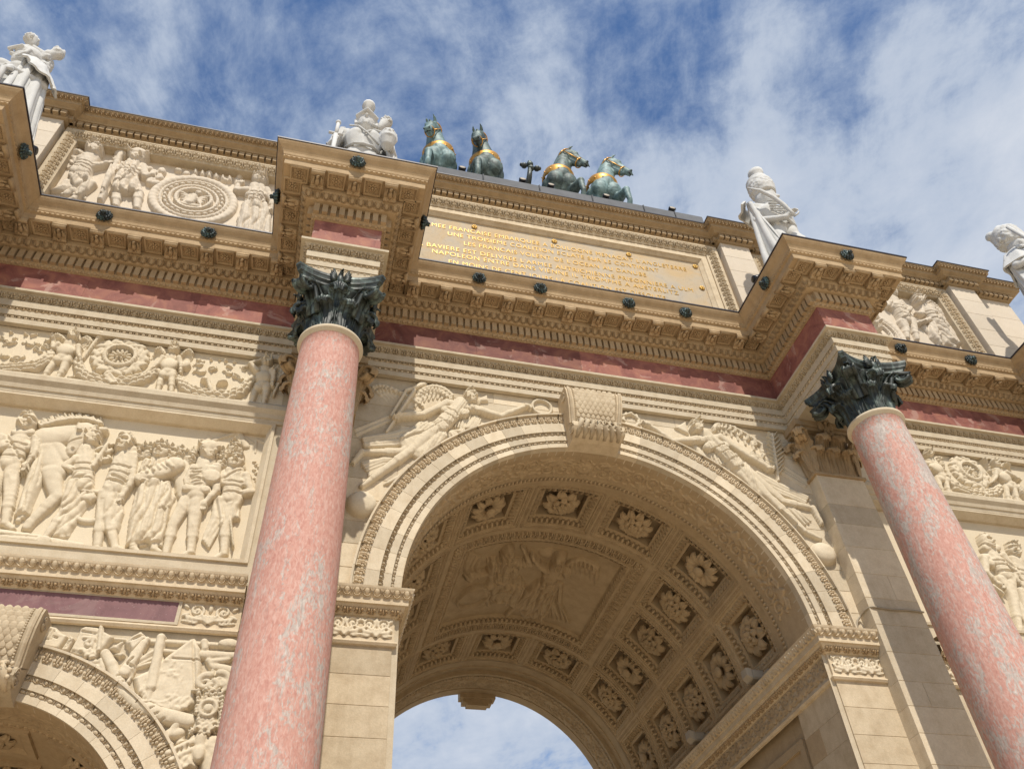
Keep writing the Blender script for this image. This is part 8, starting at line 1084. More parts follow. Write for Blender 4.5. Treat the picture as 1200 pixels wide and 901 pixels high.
# rinceaux inside the side arch, and its first coffer roses
for s in (-1,):
    r0 = SR+0.004; Ls = r0*math.pi/2*0.98; h = HF(-Ls, 0.22, Ls, 0.55, 0.014); h.flat = 0.6
    for k in range(-4, 5): scroll_unit(h, k*0.44, 0.385, 0.42, 0.31, 1 if k % 2 else -1)
    part('scroll_band', h.mesh('scroll_band', lambda s_, y, hh: np.stack([s*BAY+(r0-hh)*np.sin(s_/r0), y, SZ+(r0-hh)*np.cos(s_/r0)], -1)), 'stone_grey')
    for y in (0.95, 1.75):
        for k in range(-2, 3):
            a = k*R(32); g = G(); hu, hv = R(12.5), 0.30
            for (b, c_, r_) in ((hu, hv, r0-0.0), (hu, hv, r0-0.03), (hu-0.03, hv-0.05, r0-0.03), (hu-0.06, hv-0.10, r0-0.002)): pass
            ring_rect(g, [(hu, hv, r0), (hu, hv, r0-0.035), (hu-0.05, hv-0.075, r0-0.035), (hu-0.085, hv-0.13, r0-0.003)])
            o = part('coffer_frame', g, 'stone_grey'); o.location = (s*BAY, y, SZ); o.rotation_euler = (0, a, 0)
            q = obj('rosette', ros_me[k % 3], None, o); q.location = (0, 0, r0); q.scale = (0.7, 0.7, 0.6)
    g = G(); n = 70; a = -H+(np.arange(n)+0.5)*math.pi/n; w = math.pi*r0/n
    g.inst(el_tongue(0.06), [(s*BAY+r0*math.sin(q), 0.60, SZ+r0*math.cos(q)) for q in a], [(math.cos(q)*w, 0, -math.sin(q)*w) for q in a], [(-math.sin(q), 0, -math.cos(q)) for q in a], np.tile([0, -1, 0], (n, 1))); stuff('tongue_moulding', g, 'stone_grey')
# ------------------------------------------------------------------ gilded inscription
LINES = [("L'ARMEE FRANCAISE EMBARQUEE A BOULOGNE MENACAIT L'ANGLETERRE", 13.685, 4.98), ("UNE TROISIEME COALITION ECLATE SUR LE CONTINENT", 13.50, 3.84), ("LES FRANCAIS VOLENT DE L'OCEAN AU DANUBE", 13.295, 3.28),
         ("LA BAVIERE EST DELIVREE L'ARMEE AUTRICHIENNE PRISONNIERE A ULM", 13.08, 4.98), ("NAPOLEON ENTRE DANS VIENNE IL TRIOMPHE A AUSTERLITZ", 12.92, 4.36), ("EN MOINS DE CENT JOURS LA COALITION EST DISSOUTE", 12.71, 3.8)]
dg = bpy.context.evaluated_depsgraph_get
for txt, z, wd in LINES:
    cu = bpy.data.curves.new('inscription', 'FONT'); cu.body = txt; cu.size = 0.15; cu.extrude = 0.006; cu.offset = -0.002; cu.space_character = 1.12; cu.align_x = 'CENTER'
    to = bpy.data.objects.new('tmp', cu); COL.objects.link(to); bpy.context.view_layer.update()
    me = bpy.data.meshes.new_from_object(to.evaluated_get(dg())); bpy.data.objects.remove(to)
    w = max(v.co.x for v in me.vertices)-min(v.co.x for v in me.vertices); me.materials.clear()
    o = part('inscription_line', me, 'gold_letter', slab, kind='stuff'); o.location = (0, 0.297, z); o.rotation_euler = (math.pi/2, 0, 0); o.scale = (wd/w, 1.0, 1.0)
for x, z in ((-2.75, 13.88), (-1.45, 13.88), (0, 13.88), (1.40, 13.88), (2.70, 13.88), (2.69, 13.24), (-2.69, 13.24), (2.69, 12.55), (-2.69, 12.55)):
    g = G()
    for k in range(6): a = k*math.pi/3; g.ell((x+0.032*math.cos(a), 0.285, z+0.032*math.sin(a)), (0.024, 0.018, 0.024), None, 7, 5)
    g.ell((x, 0.275, z), (0.024, 0.024, 0.024), None, 8, 6); part('gilt_rosette', g, 'gold_letter', slab, True)
# ------------------------------------------------------------------ bronze lion heads on the cornice
def lion_mesh():
    g = G(); rng = np.random.default_rng(3)
    g.ell((0, -0.03, 0), (0.062, 0.05, 0.066), None, 12, 8); g.ell((0, -0.075, -0.018), (0.036, 0.035, 0.032), None, 10, 7); g.ell((0, -0.105, -0.008), (0.017, 0.012, 0.011), None, 8, 5)
    g.tube([(0, -0.06, 0.03), (0, -0.10, 0.0)], [0.018, 0.013], 8)
    for s in (-1, 1): g.ell((s*0.018, -0.092, -0.026), (0.019, 0.018, 0.016), None, 8, 5); g.ell((s*0.030, -0.066, 0.018), (0.014, 0.012, 0.009), None, 7, 5); g.ell((s*0.055, -0.045, 0.055), (0.018, 0.014, 0.02), None, 7, 5)
    for k in range(26):
        a = 2*math.pi*k/13+0.1*(k > 12); q = 0.072 if k < 13 else 0.088; g.ell((q*math.cos(a), -0.030+0.022*(k > 12), q*math.sin(a)), (0.024, 0.024, 0.024), None, 6, 4)
    g.ell((0, -0.075, -0.048), (0.018, 0.014, 0.010), None, 7, 4)
    return g.build('lion_head', True)
lion_me = lion_mesh(); lion_me.materials.append(M['lion'])
def lion(x, y, z, rz): o = obj('lion_head', lion_me, None, cornice); o.location = (x, y, z); o.rotation_euler = (0, 0, rz); o.scale = (0.96, 0.96, 0.96)
ys = YF-0.535
for x in (-1.61, -0.69, 0.69, 1.61): lion(x, ys, 11.29, 0)
for s in (-1, 1):
    for x in (-0.66, 0.66): lion(s*BAY+x, ys, 11.29, 0)
for c in CS:
    lion(c, YR-0.535, 11.29, 0)
    for s in (-1, 1): lion(c+s*(RH+0.535), -1.33, 11.29, s*math.pi/2)

# ------------------------------------------------------------------ figures in the round
def pill(g, a, b, ra, rb, n=12):
    a, b = np.array(a, float), np.array(b, float); d = b-a; L = np.linalg.norm(d)+1e-9; d = d/L
    ts = [(-0.98, 0.2), (-0.75, 0.66), (-0.4, 0.917), (0, 1.0)]
    pts = [a+d*ra*t for t, _ in ts]+[b-d*rb*t for t, _ in ts[::-1]]; r = [ra*q for _, q in ts]+[rb*q for _, q in ts[::-1]]
    g.tube(pts, r, n)
def fuse(name, g, voxel, smooth=6, mat='white', parent=None, fn=None, **kw):
    """closes overlapping volumes into one continuous skin"""
    me = g.build('raw'); o = bpy.data.objects.new('tmp', me); COL.objects.link(o)
    m = o.modifiers.new('r', 'REMESH'); m.mode = 'VOXEL'; m.voxel_size = voxel; m.use_smooth_shade = True
    if smooth: s_ = o.modifiers.new('s', 'SMOOTH'); s_.factor = 0.5; s_.iterations = smooth
    bpy.context.view_layer.update(); out = bpy.data.meshes.new_from_object(o.evaluated_get(dg())); bpy.data.objects.remove(o); bpy.data.meshes.remove(me)
    n = len(out.vertices); out.polygons.foreach_set('use_smooth', np.ones(len(out.polygons), bool))
    if fn:
        P = np.empty(n*3, np.float32); out.vertices.foreach_get('co', P); Nn = np.empty(n*3, np.float32); out.vertices.foreach_get('normal', Nn)
        P = P.reshape(-1, 3); Nn = Nn.reshape(-1, 3); P = P+Nn*fn(P)[:, None]; out.vertices.foreach_set('co', P.astype(np.float32).ravel()); out.update()
    out.name = name; out.materials.clear(); return obj(name, out, mat, parent, **kw)
def creases(P, amp=0.006, f=16.0):
    return amp*(np.sin(P[:, 2]*f+2.2*np.sin(P[:, 0]*7+P[:, 1]*5))*np.sin(P[:, 0]*f*0.6+P[:, 1]*9+1.0))
HK = 1.24
def body(J, tight=True):
    """one continuous body from a pose; facing -y, 1.8 units tall"""
    g = G(); p = lambda a, b, ra, rb: pill(g, J[a] if isinstance(a, str) else a, J[b] if isinstance(b, str) else b, ra, rb)
    pl, ch, nk = [np.array(J[k], float) for k in ('pl', 'ch', 'nk')]
    for s in (-1, 1): p(pl+(s*0.075, 0, 0), pl+(s*0.06, 0, 0.16), 0.115, 0.10); p(pl+(s*0.06, -0.005, 0.16), ch+(s*0.085, -0.02, 0.06), 0.105, 0.118); g.ell(ch+(s*0.075, -0.085, 0.07), (0.085, 0.06, 0.075))
    p(pl+(0, 0, 0.1), ch, 0.12, 0.13); p(ch+(0, 0, 0.1), nk, 0.11, 0.062)
    hd = np.array(J['hd'], float); p(nk, hd+(0, 0.015, -0.06), 0.060, 0.058)
    for s in 'LR':
        p('h'+s, 'k'+s, 0.098, 0.062); k, a = np.array(J['k'+s], float), np.array(J['a'+s], float); p(k, a, 0.060, 0.042); p(k*0.75+a*0.25+np.array([0, 0.022, 0]), k*0.45+a*0.55+np.array([0, 0.015, 0]), 0.056, 0.048)
        f = np.array(J['f'+s], float); p(a, f, 0.048, 0.036); p(a+(0, 0.03, -0.05), f, 0.042, 0.034)
        sh, e, w = [np.array(J[q+s], float) for q in 'sew']; p(ch+(np.sign(sh[0]-ch[0])*0.08, 0, 0.15), sh, 0.085, 0.078); p(sh, e, 0.068, 0.050); p(e, w, 0.050, 0.034)
        d = np.array(J['d'+s], float); dd = d/np.linalg.norm(d); hc = w+dd*0.05; g.ell(hc, (0.040, 0.040, 0.040)); side = np.cross(dd, [0, 0, 1.0]) if abs(dd[2]) < 0.85 else np.cross(dd, [0, 1.0, 0]); side /= np.linalg.norm(side); cr = np.cross(side, dd)
        for q in range(4):
            b0 = hc+side*(q-1.5)*0.019+dd*0.025; L = (0.040, 0.046, 0.043, 0.034)[q]; m = b0+dd*L-cr*0.008; pill(g, b0, m, 0.0115, 0.0105, 7); pill(g, m, m+dd*L*0.35-cr*0.03, 0.0105, 0.009, 7)
        pill(g, hc-side*0.03, hc-side*0.052+dd*0.035-cr*0.02, 0.013, 0.010, 7)
    F = np.array(J['face'], float); F /= np.linalg.norm(F); S = np.cross(F, [0, 0, 1.0]); S /= np.linalg.norm(S); U_ = np.cross(S, F)
    B_ = np.array([S, F, U_]).T; at = lambda x, y, z: hd+B_@np.array([x, y, z])
    hg = G()
    hg.ell(hd, (0.078, 0.096, 0.112), B_, 16, 12); hg.ell(at(0, 0.025, -0.065), (0.056, 0.066, 0.058), B_); hg.ell(at(0, 0.076, -0.102), (0.024, 0.02, 0.02), B_, 8, 6)
    pill(hg, at(0, 0.090, 0.020), at(0, 0.112, -0.028), 0.010, 0.017, 8)
    for s in (-1, 1):
        pill(hg, at(s*0.014, 0.090, 0.035), at(s*0.052, 0.072, 0.03), 0.013, 0.011, 7); hg.ell(at(s*0.032, 0.079, 0.008), (0.013, 0.010, 0.009), B_, 8, 6); hg.ell(at(s*0.080, -0.005, -0.005), (0.010, 0.020, 0.032), B_, 8, 6)
    pill(hg, at(-0.022, 0.089, -0.062), at(0.022, 0.089, -0.062), 0.009, 0.009, 7); pill(hg, at(-0.018, 0.086, -0.078), at(0.018, 0.086, -0.078), 0.010, 0.010, 7)
    V_, F_ = hg.el(); g.add(hd+(V_-hd)*HK, *F_); a2 = lambda x, y, z: hd+HK*(B_@np.array([x, y, z]))
    return g, a2, B_
def sheet(name, rows, th, mat, parent, smooth=True):
    """cloth: rows of points (n,m,3) given front surface; closed with a back layer"""
    P = np.asarray(rows, float); d1 = np.gradient(P, axis=0); d2 = np.gradient(P, axis=1); n = np.cross(d1, d2); n /= np.linalg.norm(n, axis=-1, keepdims=True)+1e-9
    Q = P+n*th; g = G(); g.grid(P); g.grid(Q[:, ::-1]); rim = lambda A: np.concatenate([A[0], A[1:, -1], A[-1, ::-1][1:], A[::-1, 0][1:]]); g.grid([rim(P), rim(Q)])
    return obj(name, g.build(name, smooth), mat, parent)
def cape(name, top, bot, folds, amp, parent, n=30, m=72, out=(0, -1, 0), sag=0.0, mat='white'):
    """hangs from the polyline top to the polyline bot with deepening folds"""
    tt = np.linspace(0, 1, m); itp = lambda L, t: np.stack([np.interp(t, np.linspace(0, 1, len(L)), np.array(L)[:, k]) for k in range(3)], -1)
    A, Bt = itp(top, tt), itp(bot, tt); o = np.array(out, float); rows = []
    for i in range(n):
        u = i/(n-1); P = A*(1-u)+Bt*u; ph = tt*folds*1.5*2*np.pi+1.2*math.sin(u*3)+0.6*np.sin(tt*9); w = amp*0.8*(0.3+0.7*u)*(np.sign(np.sin(ph))*np.abs(np.sin(ph))**0.75+0.35*np.sin(2.3*ph+1.7*u+0.8)); P = P+o*(w+sag*math.sin(math.pi*u))[:, None]; P[:, 2] += 0.02*u*np.sin(tt*folds*2*np.pi+0.7); rows.append(P)
    return sheet(name, rows, 0.022, mat, parent)
def fur(g, c, r, seed, n=160, s=0.022):
    rng = np.random.default_rng(seed); r = [q*g.k for q in r]
    for k in range(n):
        a = rng.uniform(0, 2*math.pi); z = rng.uniform(-1, 1); q = math.sqrt(max(0, 1-abs(z)**3)); g.ell((c[0]+r[0]*q*math.cos(a), c[1]+r[1]*q*math.sin(a), c[2]+r[2]*z), (s, s, s*1.25), None, 5, 4)
def statue(label, loc, s):
    t = thing('statue', label, 'statue', loc, 'white marble soldiers on the cornice'); t.scale = (s, s, s)
    g = G(); g.box(-0.32, -0.26, -0.10, 0.40, 0.24, 0.0); obj('plinth', g.build('plinth'), 'white', t); return t
ST = 1.68
# hussar with a drawn sabre, right of the inscription
t = statue('white marble hussar in a tall fur busby holding a curved sabre against his shoulder', (A-0.02, -1.12, 11.62), ST*0.92)
J = dict(pl=(0.03, 0, 0.98), ch=(0, 0, 1.26), nk=(-0.01, 0, 1.49), hd=(0.0, -0.02, 1.655), face=(0.78, -0.6, 0.02), hL=(-0.07, 0, 0.95), kL=(-0.04, -0.08, 0.53), aL=(-0.10, 0.02, 0.10), fL=(-0.14, -0.14, 0.03),
         hR=(0.12, 0, 0.95), kR=(0.20, -0.12, 0.52), aR=(0.27, 0.0, 0.10), fR=(0.36, -0.12, 0.03), sL=(-0.20, 0, 1.41), eL=(-0.27, -0.03, 1.10), wL=(-0.02, -0.20, 1.02), dL=(0.45, -0.35, 0.5), sR=(0.19, 0.0, 1.41), eR=(0.30, 0.10, 1.17), wR=(0.24, 0.0, 0.98), dR=(-0.4, -0.5, -0.6))
g, at, B_ = body(J); fuse('body', g, 0.013, 4, 'white', t, lambda P: creases(P, 0.0045))
g = G(HK); g.tube([at(0, 0.02, 0.045), at(0, 0.015, 0.10), at(0, 0.01, 0.20), at(0, 0.0, 0.29), at(0, 0, 0.31)], [0.098, 0.112, 0.118, 0.108, 0.04], 20); fur(g, at(0, 0.01, 0.17), (0.112, 0.112, 0.125), 2, 260, 0.016); fuse('busby', g, 0.010, 1, 'white', t)
g = G(HK); g.tube([at(0, 0.03, 0.30), at(0, 0.03, 0.36), at(0, 0.03, 0.40), at(0, 0.03, 0.44), at(0, 0.03, 0.445)], [0.055, 0.05, 0.068, 0.075, 0.03], 14); obj('plume', g.build('plume', True), 'white', t)
hx = np.array([0.01, -0.25, 1.06]); sb = [hx+np.array([0.035, 0.0, -0.07]), hx, hx+np.array([-0.05, 0.0, 0.12]), hx+np.array([-0.12, 0.01, 0.26]), hx+np.array([-0.22, 0.04, 0.40]), hx+np.array([-0.34, 0.08, 0.49])]
g = G(); g.tube(sb, [0.02, 0.02, 0.026, 0.026, 0.022, 0.006], 8); a_ = np.linspace(0, math.pi, 9); g.tube([hx+np.array([0.05*math.sin(q)+0.02, -0.04*math.sin(q), -0.06*math.cos(q)-0.02]) for q in a_], 0.010, 6); obj('sabre', g.build('sabre', True), 'white', t)
cape('pelisse', [(-0.02, 0.12, 1.50), (-0.16, 0.08, 1.50), (-0.27, -0.02, 1.46), (-0.30, -0.10, 1.38)], [(0.02, 0.16, 0.30), (-0.20, 0.16, 0.22), (-0.36, 0.02, 0.30), (-0.12, -0.16, 0.42)], 3.2, 0.055, t, out=(-0.5, -0.8, 0))
cape('pelisse_collar', [(0.08, 0.10, 1.52), (-0.10, 0.13, 1.54), (-0.24, 0.08, 1.51), (-0.30, -0.04, 1.48)], [(0.08, 0.17, 1.40), (-0.14, 0.20, 1.38), (-0.33, 0.12, 1.36), (-0.38, -0.06, 1.34)], 2.0, 0.02, t, 8, 24, out=(-0.6, -0.6, 0))
g = G()
for k in range(5): g.tube([(-0.11, -0.145+0.004*k, 1.40-0.045*k), (0.03, -0.17, 1.385-0.045*k), (0.14, -0.13, 1.40-0.045*k)], 0.010, 6)
g.tube([(-0.14, -0.07, 1.10), (0.02, -0.155, 1.07), (0.17, -0.07, 1.10), (0.17, 0.08, 1.11)], 0.022, 8); obj('braid', g.build('braid', True), 'white', t)
# dragoon left of the inscription
t = statue('white marble dragoon in a crested helmet with side plume standing astride a sword hilt', (-A+0.02, -1.02, 11.62), ST*0.90)
J = dict(pl=(0, 0, 0.98), ch=(0, -0.02, 1.26), nk=(0.0, 0, 1.49), hd=(0.0, -0.03, 1.655), face=(-0.05, -1, 0.06), hL=(-0.10, 0, 0.95), kL=(-0.17, -0.08, 0.53), aL=(-0.22, 0.02, 0.10), fL=(-0.26, -0.14, 0.03),
         hR=(0.10, 0, 0.95), kR=(0.15, -0.10, 0.52), aR=(0.18, 0.0, 0.10), fR=(0.22, -0.14, 0.03), sL=(-0.22, 0, 1.42), eL=(-0.31, 0.0, 1.17), wL=(-0.27, -0.16, 1.02), dL=(0.0, -0.5, -0.4), sR=(0.22, 0.0, 1.42), eR=(0.31, 0.0, 1.19), wR=(0.26, -0.17, 1.08), dR=(-0.6, -0.5, -0.1))
g, at, B_ = body(J); fuse('body', g, 0.013, 4, 'white', t, lambda P: creases(P, 0.0055))
g = G(HK); g.ell(at(0, -0.005, 0.045), (0.094, 0.112, 0.105), B_, 16, 10); g.tube([at(-0.09, 0.05, 0.045), at(0, 0.135, 0.035), at(0.09, 0.05, 0.045)], [0.018, 0.022, 0.018], 8); g.tube([at(0, 0.09, 0.13), at(0, 0.02, 0.175), at(0, -0.08, 0.15), at(0, -0.13, 0.06)], [0.02, 0.026, 0.026, 0.015], 8)
for s in (-1, 1): g.tube([at(s*0.088, 0.02, 0.03), at(s*0.085, 0.03, -0.05), at(s*0.05, 0.075, -0.11)], [0.018, 0.016, 0.010], 7)
fuse('helmet', g, 0.010, 2, 'white', t)
g = G(HK); g.tube([at(0, 0.05, 0.15), at(0, 0.05, 0.25), at(0, 0.05, 0.27), at(0, 0.05, 0.31), at(0, 0.05, 0.315)], [0.045, 0.036, 0.058, 0.055, 0.02], 12); obj('crest', g.build('crest', True), 'white', t)
g = G(); g.tube([(0.12, 0, 1.64), (0.15, 0.0, 1.75), (0.19, 0.0, 1.84), (0.22, 0, 1.91)], [0.03, 0.034, 0.06, 0.05], 12); fur(g, (0.205, 0, 1.88), (0.055, 0.055, 0.06), 4, 60, 0.016); obj('plume', g.build('plume', True), 'white', t)
g = G(); g.tube([(-0.27, -0.26, 0.30), (-0.27, -0.245, 0.96)], [0.016, 0.024], 8); g.tube([(-0.27, -0.245, 0.96), (-0.268, -0.24, 1.20)], [0.02, 0.018], 8); g.ell((-0.268, -0.24, 1.215), (0.028, 0.028, 0.028)); g.tube([(-0.34, -0.245, 0.985), (-0.20, -0.245, 0.98)], 0.016, 8); obj('sword', g.build('sword', True), 'white', t)
g = G(); g.tube([(0.22, -0.20, 1.26), (0.23, -0.26, 1.18), (0.235, -0.27, 1.05), (0.23, -0.24, 0.92), (0.225, -0.2, 0.86)], [0.05, 0.105, 0.115, 0.085, 0.03], 12)
g.ell((0.235, -0.385, 1.10), (0.018, 0.018, 0.03))
for s in (-1, 1): g.ell((0.235+s*0.045, -0.36, 1.14), (0.022, 0.02, 0.016)); g.tube([(0.235+s*0.10, -0.27, 1.22), (0.235+s*0.115, -0.27, 1.04), (0.235+s*0.07, -0.26, 0.92)], 0.016, 6)
g.tube([(0.19, -0.36, 1.03), (0.235, -0.375, 1.02), (0.28, -0.36, 1.03)], 0.014, 6); mc = np.array([0.235, -0.22, 1.06]); g.V = [mc+(v-mc)*0.74 for v in g.V]; fuse('carved_mask', g, 0.009, 2, 'white', t)
cape('cloak', [(-0.24, 0.10, 1.50), (-0.10, 0.15, 1.54), (0.10, 0.15, 1.54), (0.25, 0.10, 1.50)], [(-0.40, 0.12, 0.32), (-0.2, 0.26, 0.22), (0.2, 0.26, 0.22), (0.44, 0.08, 0.30)], 4, 0.05, t, out=(0, 1, 0))
cape('cloak_edge', [(0.18, -0.06, 1.49), (0.26, -0.03, 1.47), (0.31, 0.06, 1.45)], [(0.33, -0.13, 0.32), (0.40, -0.08, 0.25), (0.44, 0.06, 0.30)], 2.0, 0.03, t, out=(0.7, -0.7, 0)); cape('cloak_edge', [(-0.31, 0.06, 1.45), (-0.26, -0.02, 1.46), (-0.20, -0.06, 1.48)], [(-0.42, 0.08, 0.30), (-0.38, -0.06, 0.25), (-0.33, -0.13, 0.34)], 2.0, 0.03, t, out=(-0.7, -0.7, 0))
g = G(); g.tube([(-0.16, -0.10, 1.47), (-0.07, -0.16, 1.38), (0.03, -0.168, 1.26), (0.15, -0.13, 1.13)], 0.011, 8); g.tube([(-0.17, -0.05, 1.10), (-0.09, -0.125, 1.085), (0, -0.14, 1.08), (0.09, -0.125, 1.085), (0.17, -0.05, 1.10)], 0.018, 8); g.tube([(0.16, -0.10, 1.46), (0.09, -0.15, 1.38), (0.0, -0.165, 1.26)], 0.011, 7); obj('belts', g.build('belts', True), 'white', t)
# cuirassier at the far left
t = statue('white marble cuirassier in a plumed helmet turning his face away, leftmost of the statues', (-B+0.08, -1.12, 11.62), ST*0.83)
J = dict(pl=(-0.04, 0, 0.98), ch=(-0.03, -0.01, 1.26), nk=(0.0, 0, 1.49), hd=(0.01, -0.02, 1.655), face=(-0.92, -0.4, -0.02), hL=(-0.13, 0, 0.95), kL=(-0.22, -0.12, 0.53), aL=(-0.20, 0.02, 0.10), fL=(-0.27, -0.12, 0.03),
         hR=(0.06, 0, 0.95), kR=(0.06, -0.06, 0.52), aR=(0.07, 0.02, 0.10), fR=(0.10, -0.14, 0.03), sL=(-0.23, 0, 1.41), eL=(-0.38, 0.0, 1.2), wL=(-0.36, -0.15, 1.02), dL=(0.1, -0.5, -0.6), sR=(0.19, 0.02, 1.42), eR=(0.32, -0.02, 1.18), wR=(0.12, -0.19, 1.09), dR=(-0.9, -0.15, -0.1))
g, at, B_ = body(J); fuse('body', g, 0.013, 4, 'white', t, lambda P: creases(P, 0.0045))
g = G(HK); g.ell(at(0, -0.01, 0.045), (0.094, 0.115, 0.105), B_, 16, 10); g.tube([at(-0.085, 0.06, 0.045), at(0, 0.145, 0.03), at(0.085, 0.06, 0.045)], [0.016, 0.022, 0.016], 8); g.tube([at(0, 0.10, 0.12), at(0, 0.02, 0.19), at(0, -0.09, 0.17), at(0, -0.14, 0.05), at(0, -0.15, -0.10)], [0.02, 0.04, 0.05, 0.045, 0.03], 9)
for s in (-1, 1): g.tube([at(s*0.088, 0.0, 0.03), at(s*0.085, 0.02, -0.05), at(s*0.05, 0.07, -0.11)], [0.02, 0.018, 0.010], 7)
fur(g, at(0, -0.13, 0.02), (0.05, 0.05, 0.13), 6, 70, 0.018); fuse('helmet', g, 0.010, 1, 'white', t)
g = G(HK); g.tube([at(0, 0.03, 0.18), at(0, 0.04, 0.27), at(0, 0.06, 0.30), at(0, 0.06, 0.335), at(0, 0.06, 0.34)], [0.04, 0.034, 0.06, 0.055, 0.02], 12); fur(g, at(0, 0.06, 0.31), (0.05, 0.05, 0.025), 5, 40, 0.018); obj('crest', g.build('crest', True), 'white', t)
g = G(); pp = [(0.10, -0.03, 1.66), (0.14, -0.03, 1.76), (0.20, -0.02, 1.87), (0.245, -0.02, 1.96)]; g.tube(pp, [0.03, 0.04, 0.055, 0.05], 12); fur(g, (0.23, -0.02, 1.93), (0.055, 0.055, 0.07), 8, 70, 0.018); fur(g, (0.16, -0.025, 1.80), (0.045, 0.045, 0.08), 9, 50, 0.016); fuse('plume', g, 0.011, 1, 'white', t)
cape('cloak', [(0.06, -0.12, 1.50), (0.15, -0.11, 1.51), (0.25, -0.04, 1.49), (0.27, 0.08, 1.46), (0.1, 0.15, 1.5)], [(0.16, -0.24, 0.36), (0.34, -0.20, 0.22), (0.48, -0.02, 0.20), (0.46, 0.18, 0.22), (0.1, 0.24, 0.22)], 3.4, 0.055, t, 30, 84, out=(0.8, -0.6, 0))
cape('cloak_collar', [(0.04, -0.13, 1.51), (0.15, -0.12, 1.53), (0.25, -0.04, 1.51), (0.27, 0.08, 1.48)], [(0.10, -0.22, 1.30), (0.26, -0.21, 1.22), (0.40, -0.06, 1.16), (0.41, 0.10, 1.20)], 1.6, 0.025, t, 12, 24, out=(0.8, -0.6, 0))
g = G()
for k in range(9): g.ell((-0.19+0.04*k, -0.145-0.02*math.sin(k*math.pi/8), 1.125-0.008*k), (0.026, 0.02, 0.026), None, 7, 5)
g.tube([(-0.2, -0.10, 1.12), (-0.02, -0.175, 1.08), (0.15, -0.10, 1.07)], 0.022, 8); g.tube([(0.10, -0.22, 1.08), (0.06, -0.25, 0.98), (0.1, -0.2, 0.55)], [0.03, 0.03, 0.016], 8); g.tube([(0.02, -0.25, 1.0), (0.14, -0.24, 1.0)], 0.02, 7); obj('sword_belt', g.build('sword_belt', True), 'white', t)
# grenadier at the far right
t = statue('white marble grenadier in a caped greatcoat with a musket held across his body', (B+0.36, -1.12, 11.62), ST*0.97)
J = dict(pl=(0.06, 0, 0.98), ch=(0.04, 0, 1.26), nk=(0.02, 0, 1.49), hd=(0.0, -0.02, 1.655), face=(0.85, -0.5, 0.22), hL=(-0.04, 0, 0.95), kL=(-0.04, -0.04, 0.53), aL=(-0.06, 0.02, 0.10), fL=(-0.08, -0.14, 0.03),
         hR=(0.16, 0, 0.95), kR=(0.24, -0.10, 0.52), aR=(0.28, 0.0, 0.10), fR=(0.34, -0.14, 0.03), sL=(-0.19, 0, 1.41), eL=(-0.30, -0.04, 1.18), wL=(-0.10, -0.22, 1.22), dL=(0.6, -0.3, 0.5), sR=(0.24, 0.0, 1.41), eR=(0.38, -0.02, 1.18), wR=(0.22, -0.22, 1.02), dR=(-0.6, -0.3, 0.1))
g, at, B_ = body(J); fuse('body', g, 0.013, 4, 'white', t, lambda P: creases(P, 0.0045))
g = G(HK); g.tube([at(0, 0.035, 0.03), at(0, 0.02, 0.10), at(0, -0.01, 0.20), at(0, -0.05, 0.27), at(0, -0.06, 0.285)], [0.096, 0.118, 0.118, 0.085, 0.03], 18); fur(g, at(0, 0.0, 0.15), (0.115, 0.115, 0.12), 12, 220, 0.018); g.ell(at(0, -0.10, 0.26), (0.04, 0.05, 0.045)); fuse('fur_cap', g, 0.011, 1, 'white', t)
g = G(); g.tube([(-0.26, -0.20, 1.72), (-0.10, -0.25, 1.34), (0.10, -0.31, 0.86), (0.28, -0.34, 0.42)], [0.020, 0.022, 0.030, 0.045], 9); g.tube([(-0.20, -0.225, 1.62), (0.06, -0.29, 0.98)], 0.016, 7)
for q in (0.3, 0.55, 0.8): g.ell((-0.26+0.54*q, -0.215-0.13*q, 1.72-1.3*q), (0.032, 0.032, 0.02), None, 8, 5)
g.tube([(0.24, -0.33, 0.52), (0.30, -0.35, 0.38), (0.38, -0.35, 0.26)], [0.04, 0.06, 0.07], 9); obj('musket', g.build('musket', True), 'white', t)
cape('greatcoat', [(-0.24, -0.06, 1.38), (-0.30, 0.06, 1.38), (-0.1, 0.16, 1.45), (0.2, 0.16, 1.45)], [(-0.20, -0.20, 0.40), (-0.36, 0.02, 0.28), (-0.22, 0.24, 0.2), (0.3, 0.26, 0.2)], 3.0, 0.05, t, 30, 76, out=(-0.7, -0.3, 0))
cape('shoulder_cape', [(-0.05, -0.13, 1.50), (-0.19, -0.08, 1.51), (-0.24, 0.05, 1.50), (-0.05, 0.13, 1.54), (0.16, 0.13, 1.53), (0.28, 0.02, 1.50)], [(-0.12, -0.21, 1.28), (-0.30, -0.14, 1.24), (-0.38, 0.06, 1.22), (-0.1, 0.24, 1.2), (0.26, 0.22, 1.22), (0.40, 0.0, 1.26)], 3.0, 0.02, t, 10, 44, out=(0, -1, 0))
g = G(); g.tube([(-0.14, -0.10, 1.45), (-0.05, -0.16, 1.38), (0.06, -0.168, 1.26), (0.20, -0.12, 1.10)], 0.013, 8); g.tube([(0.20, -0.10, 1.45), (0.14, -0.155, 1.38), (0.04, -0.168, 1.26), (-0.10, -0.12, 1.10)], 0.013, 8); g.tube([(-0.11, -0.10, 1.08), (0.06, -0.16, 1.05), (0.24, -0.1, 1.08)], 0.022, 8)
for k in range(10): g.ell((-0.20+0.012*k, -0.11-0.005*k, 1.46+0.004*(k % 3)), (0.014, 0.014, 0.03), None, 6, 4)
obj('crossbelts', g.build('crossbelts', True), 'white', t)
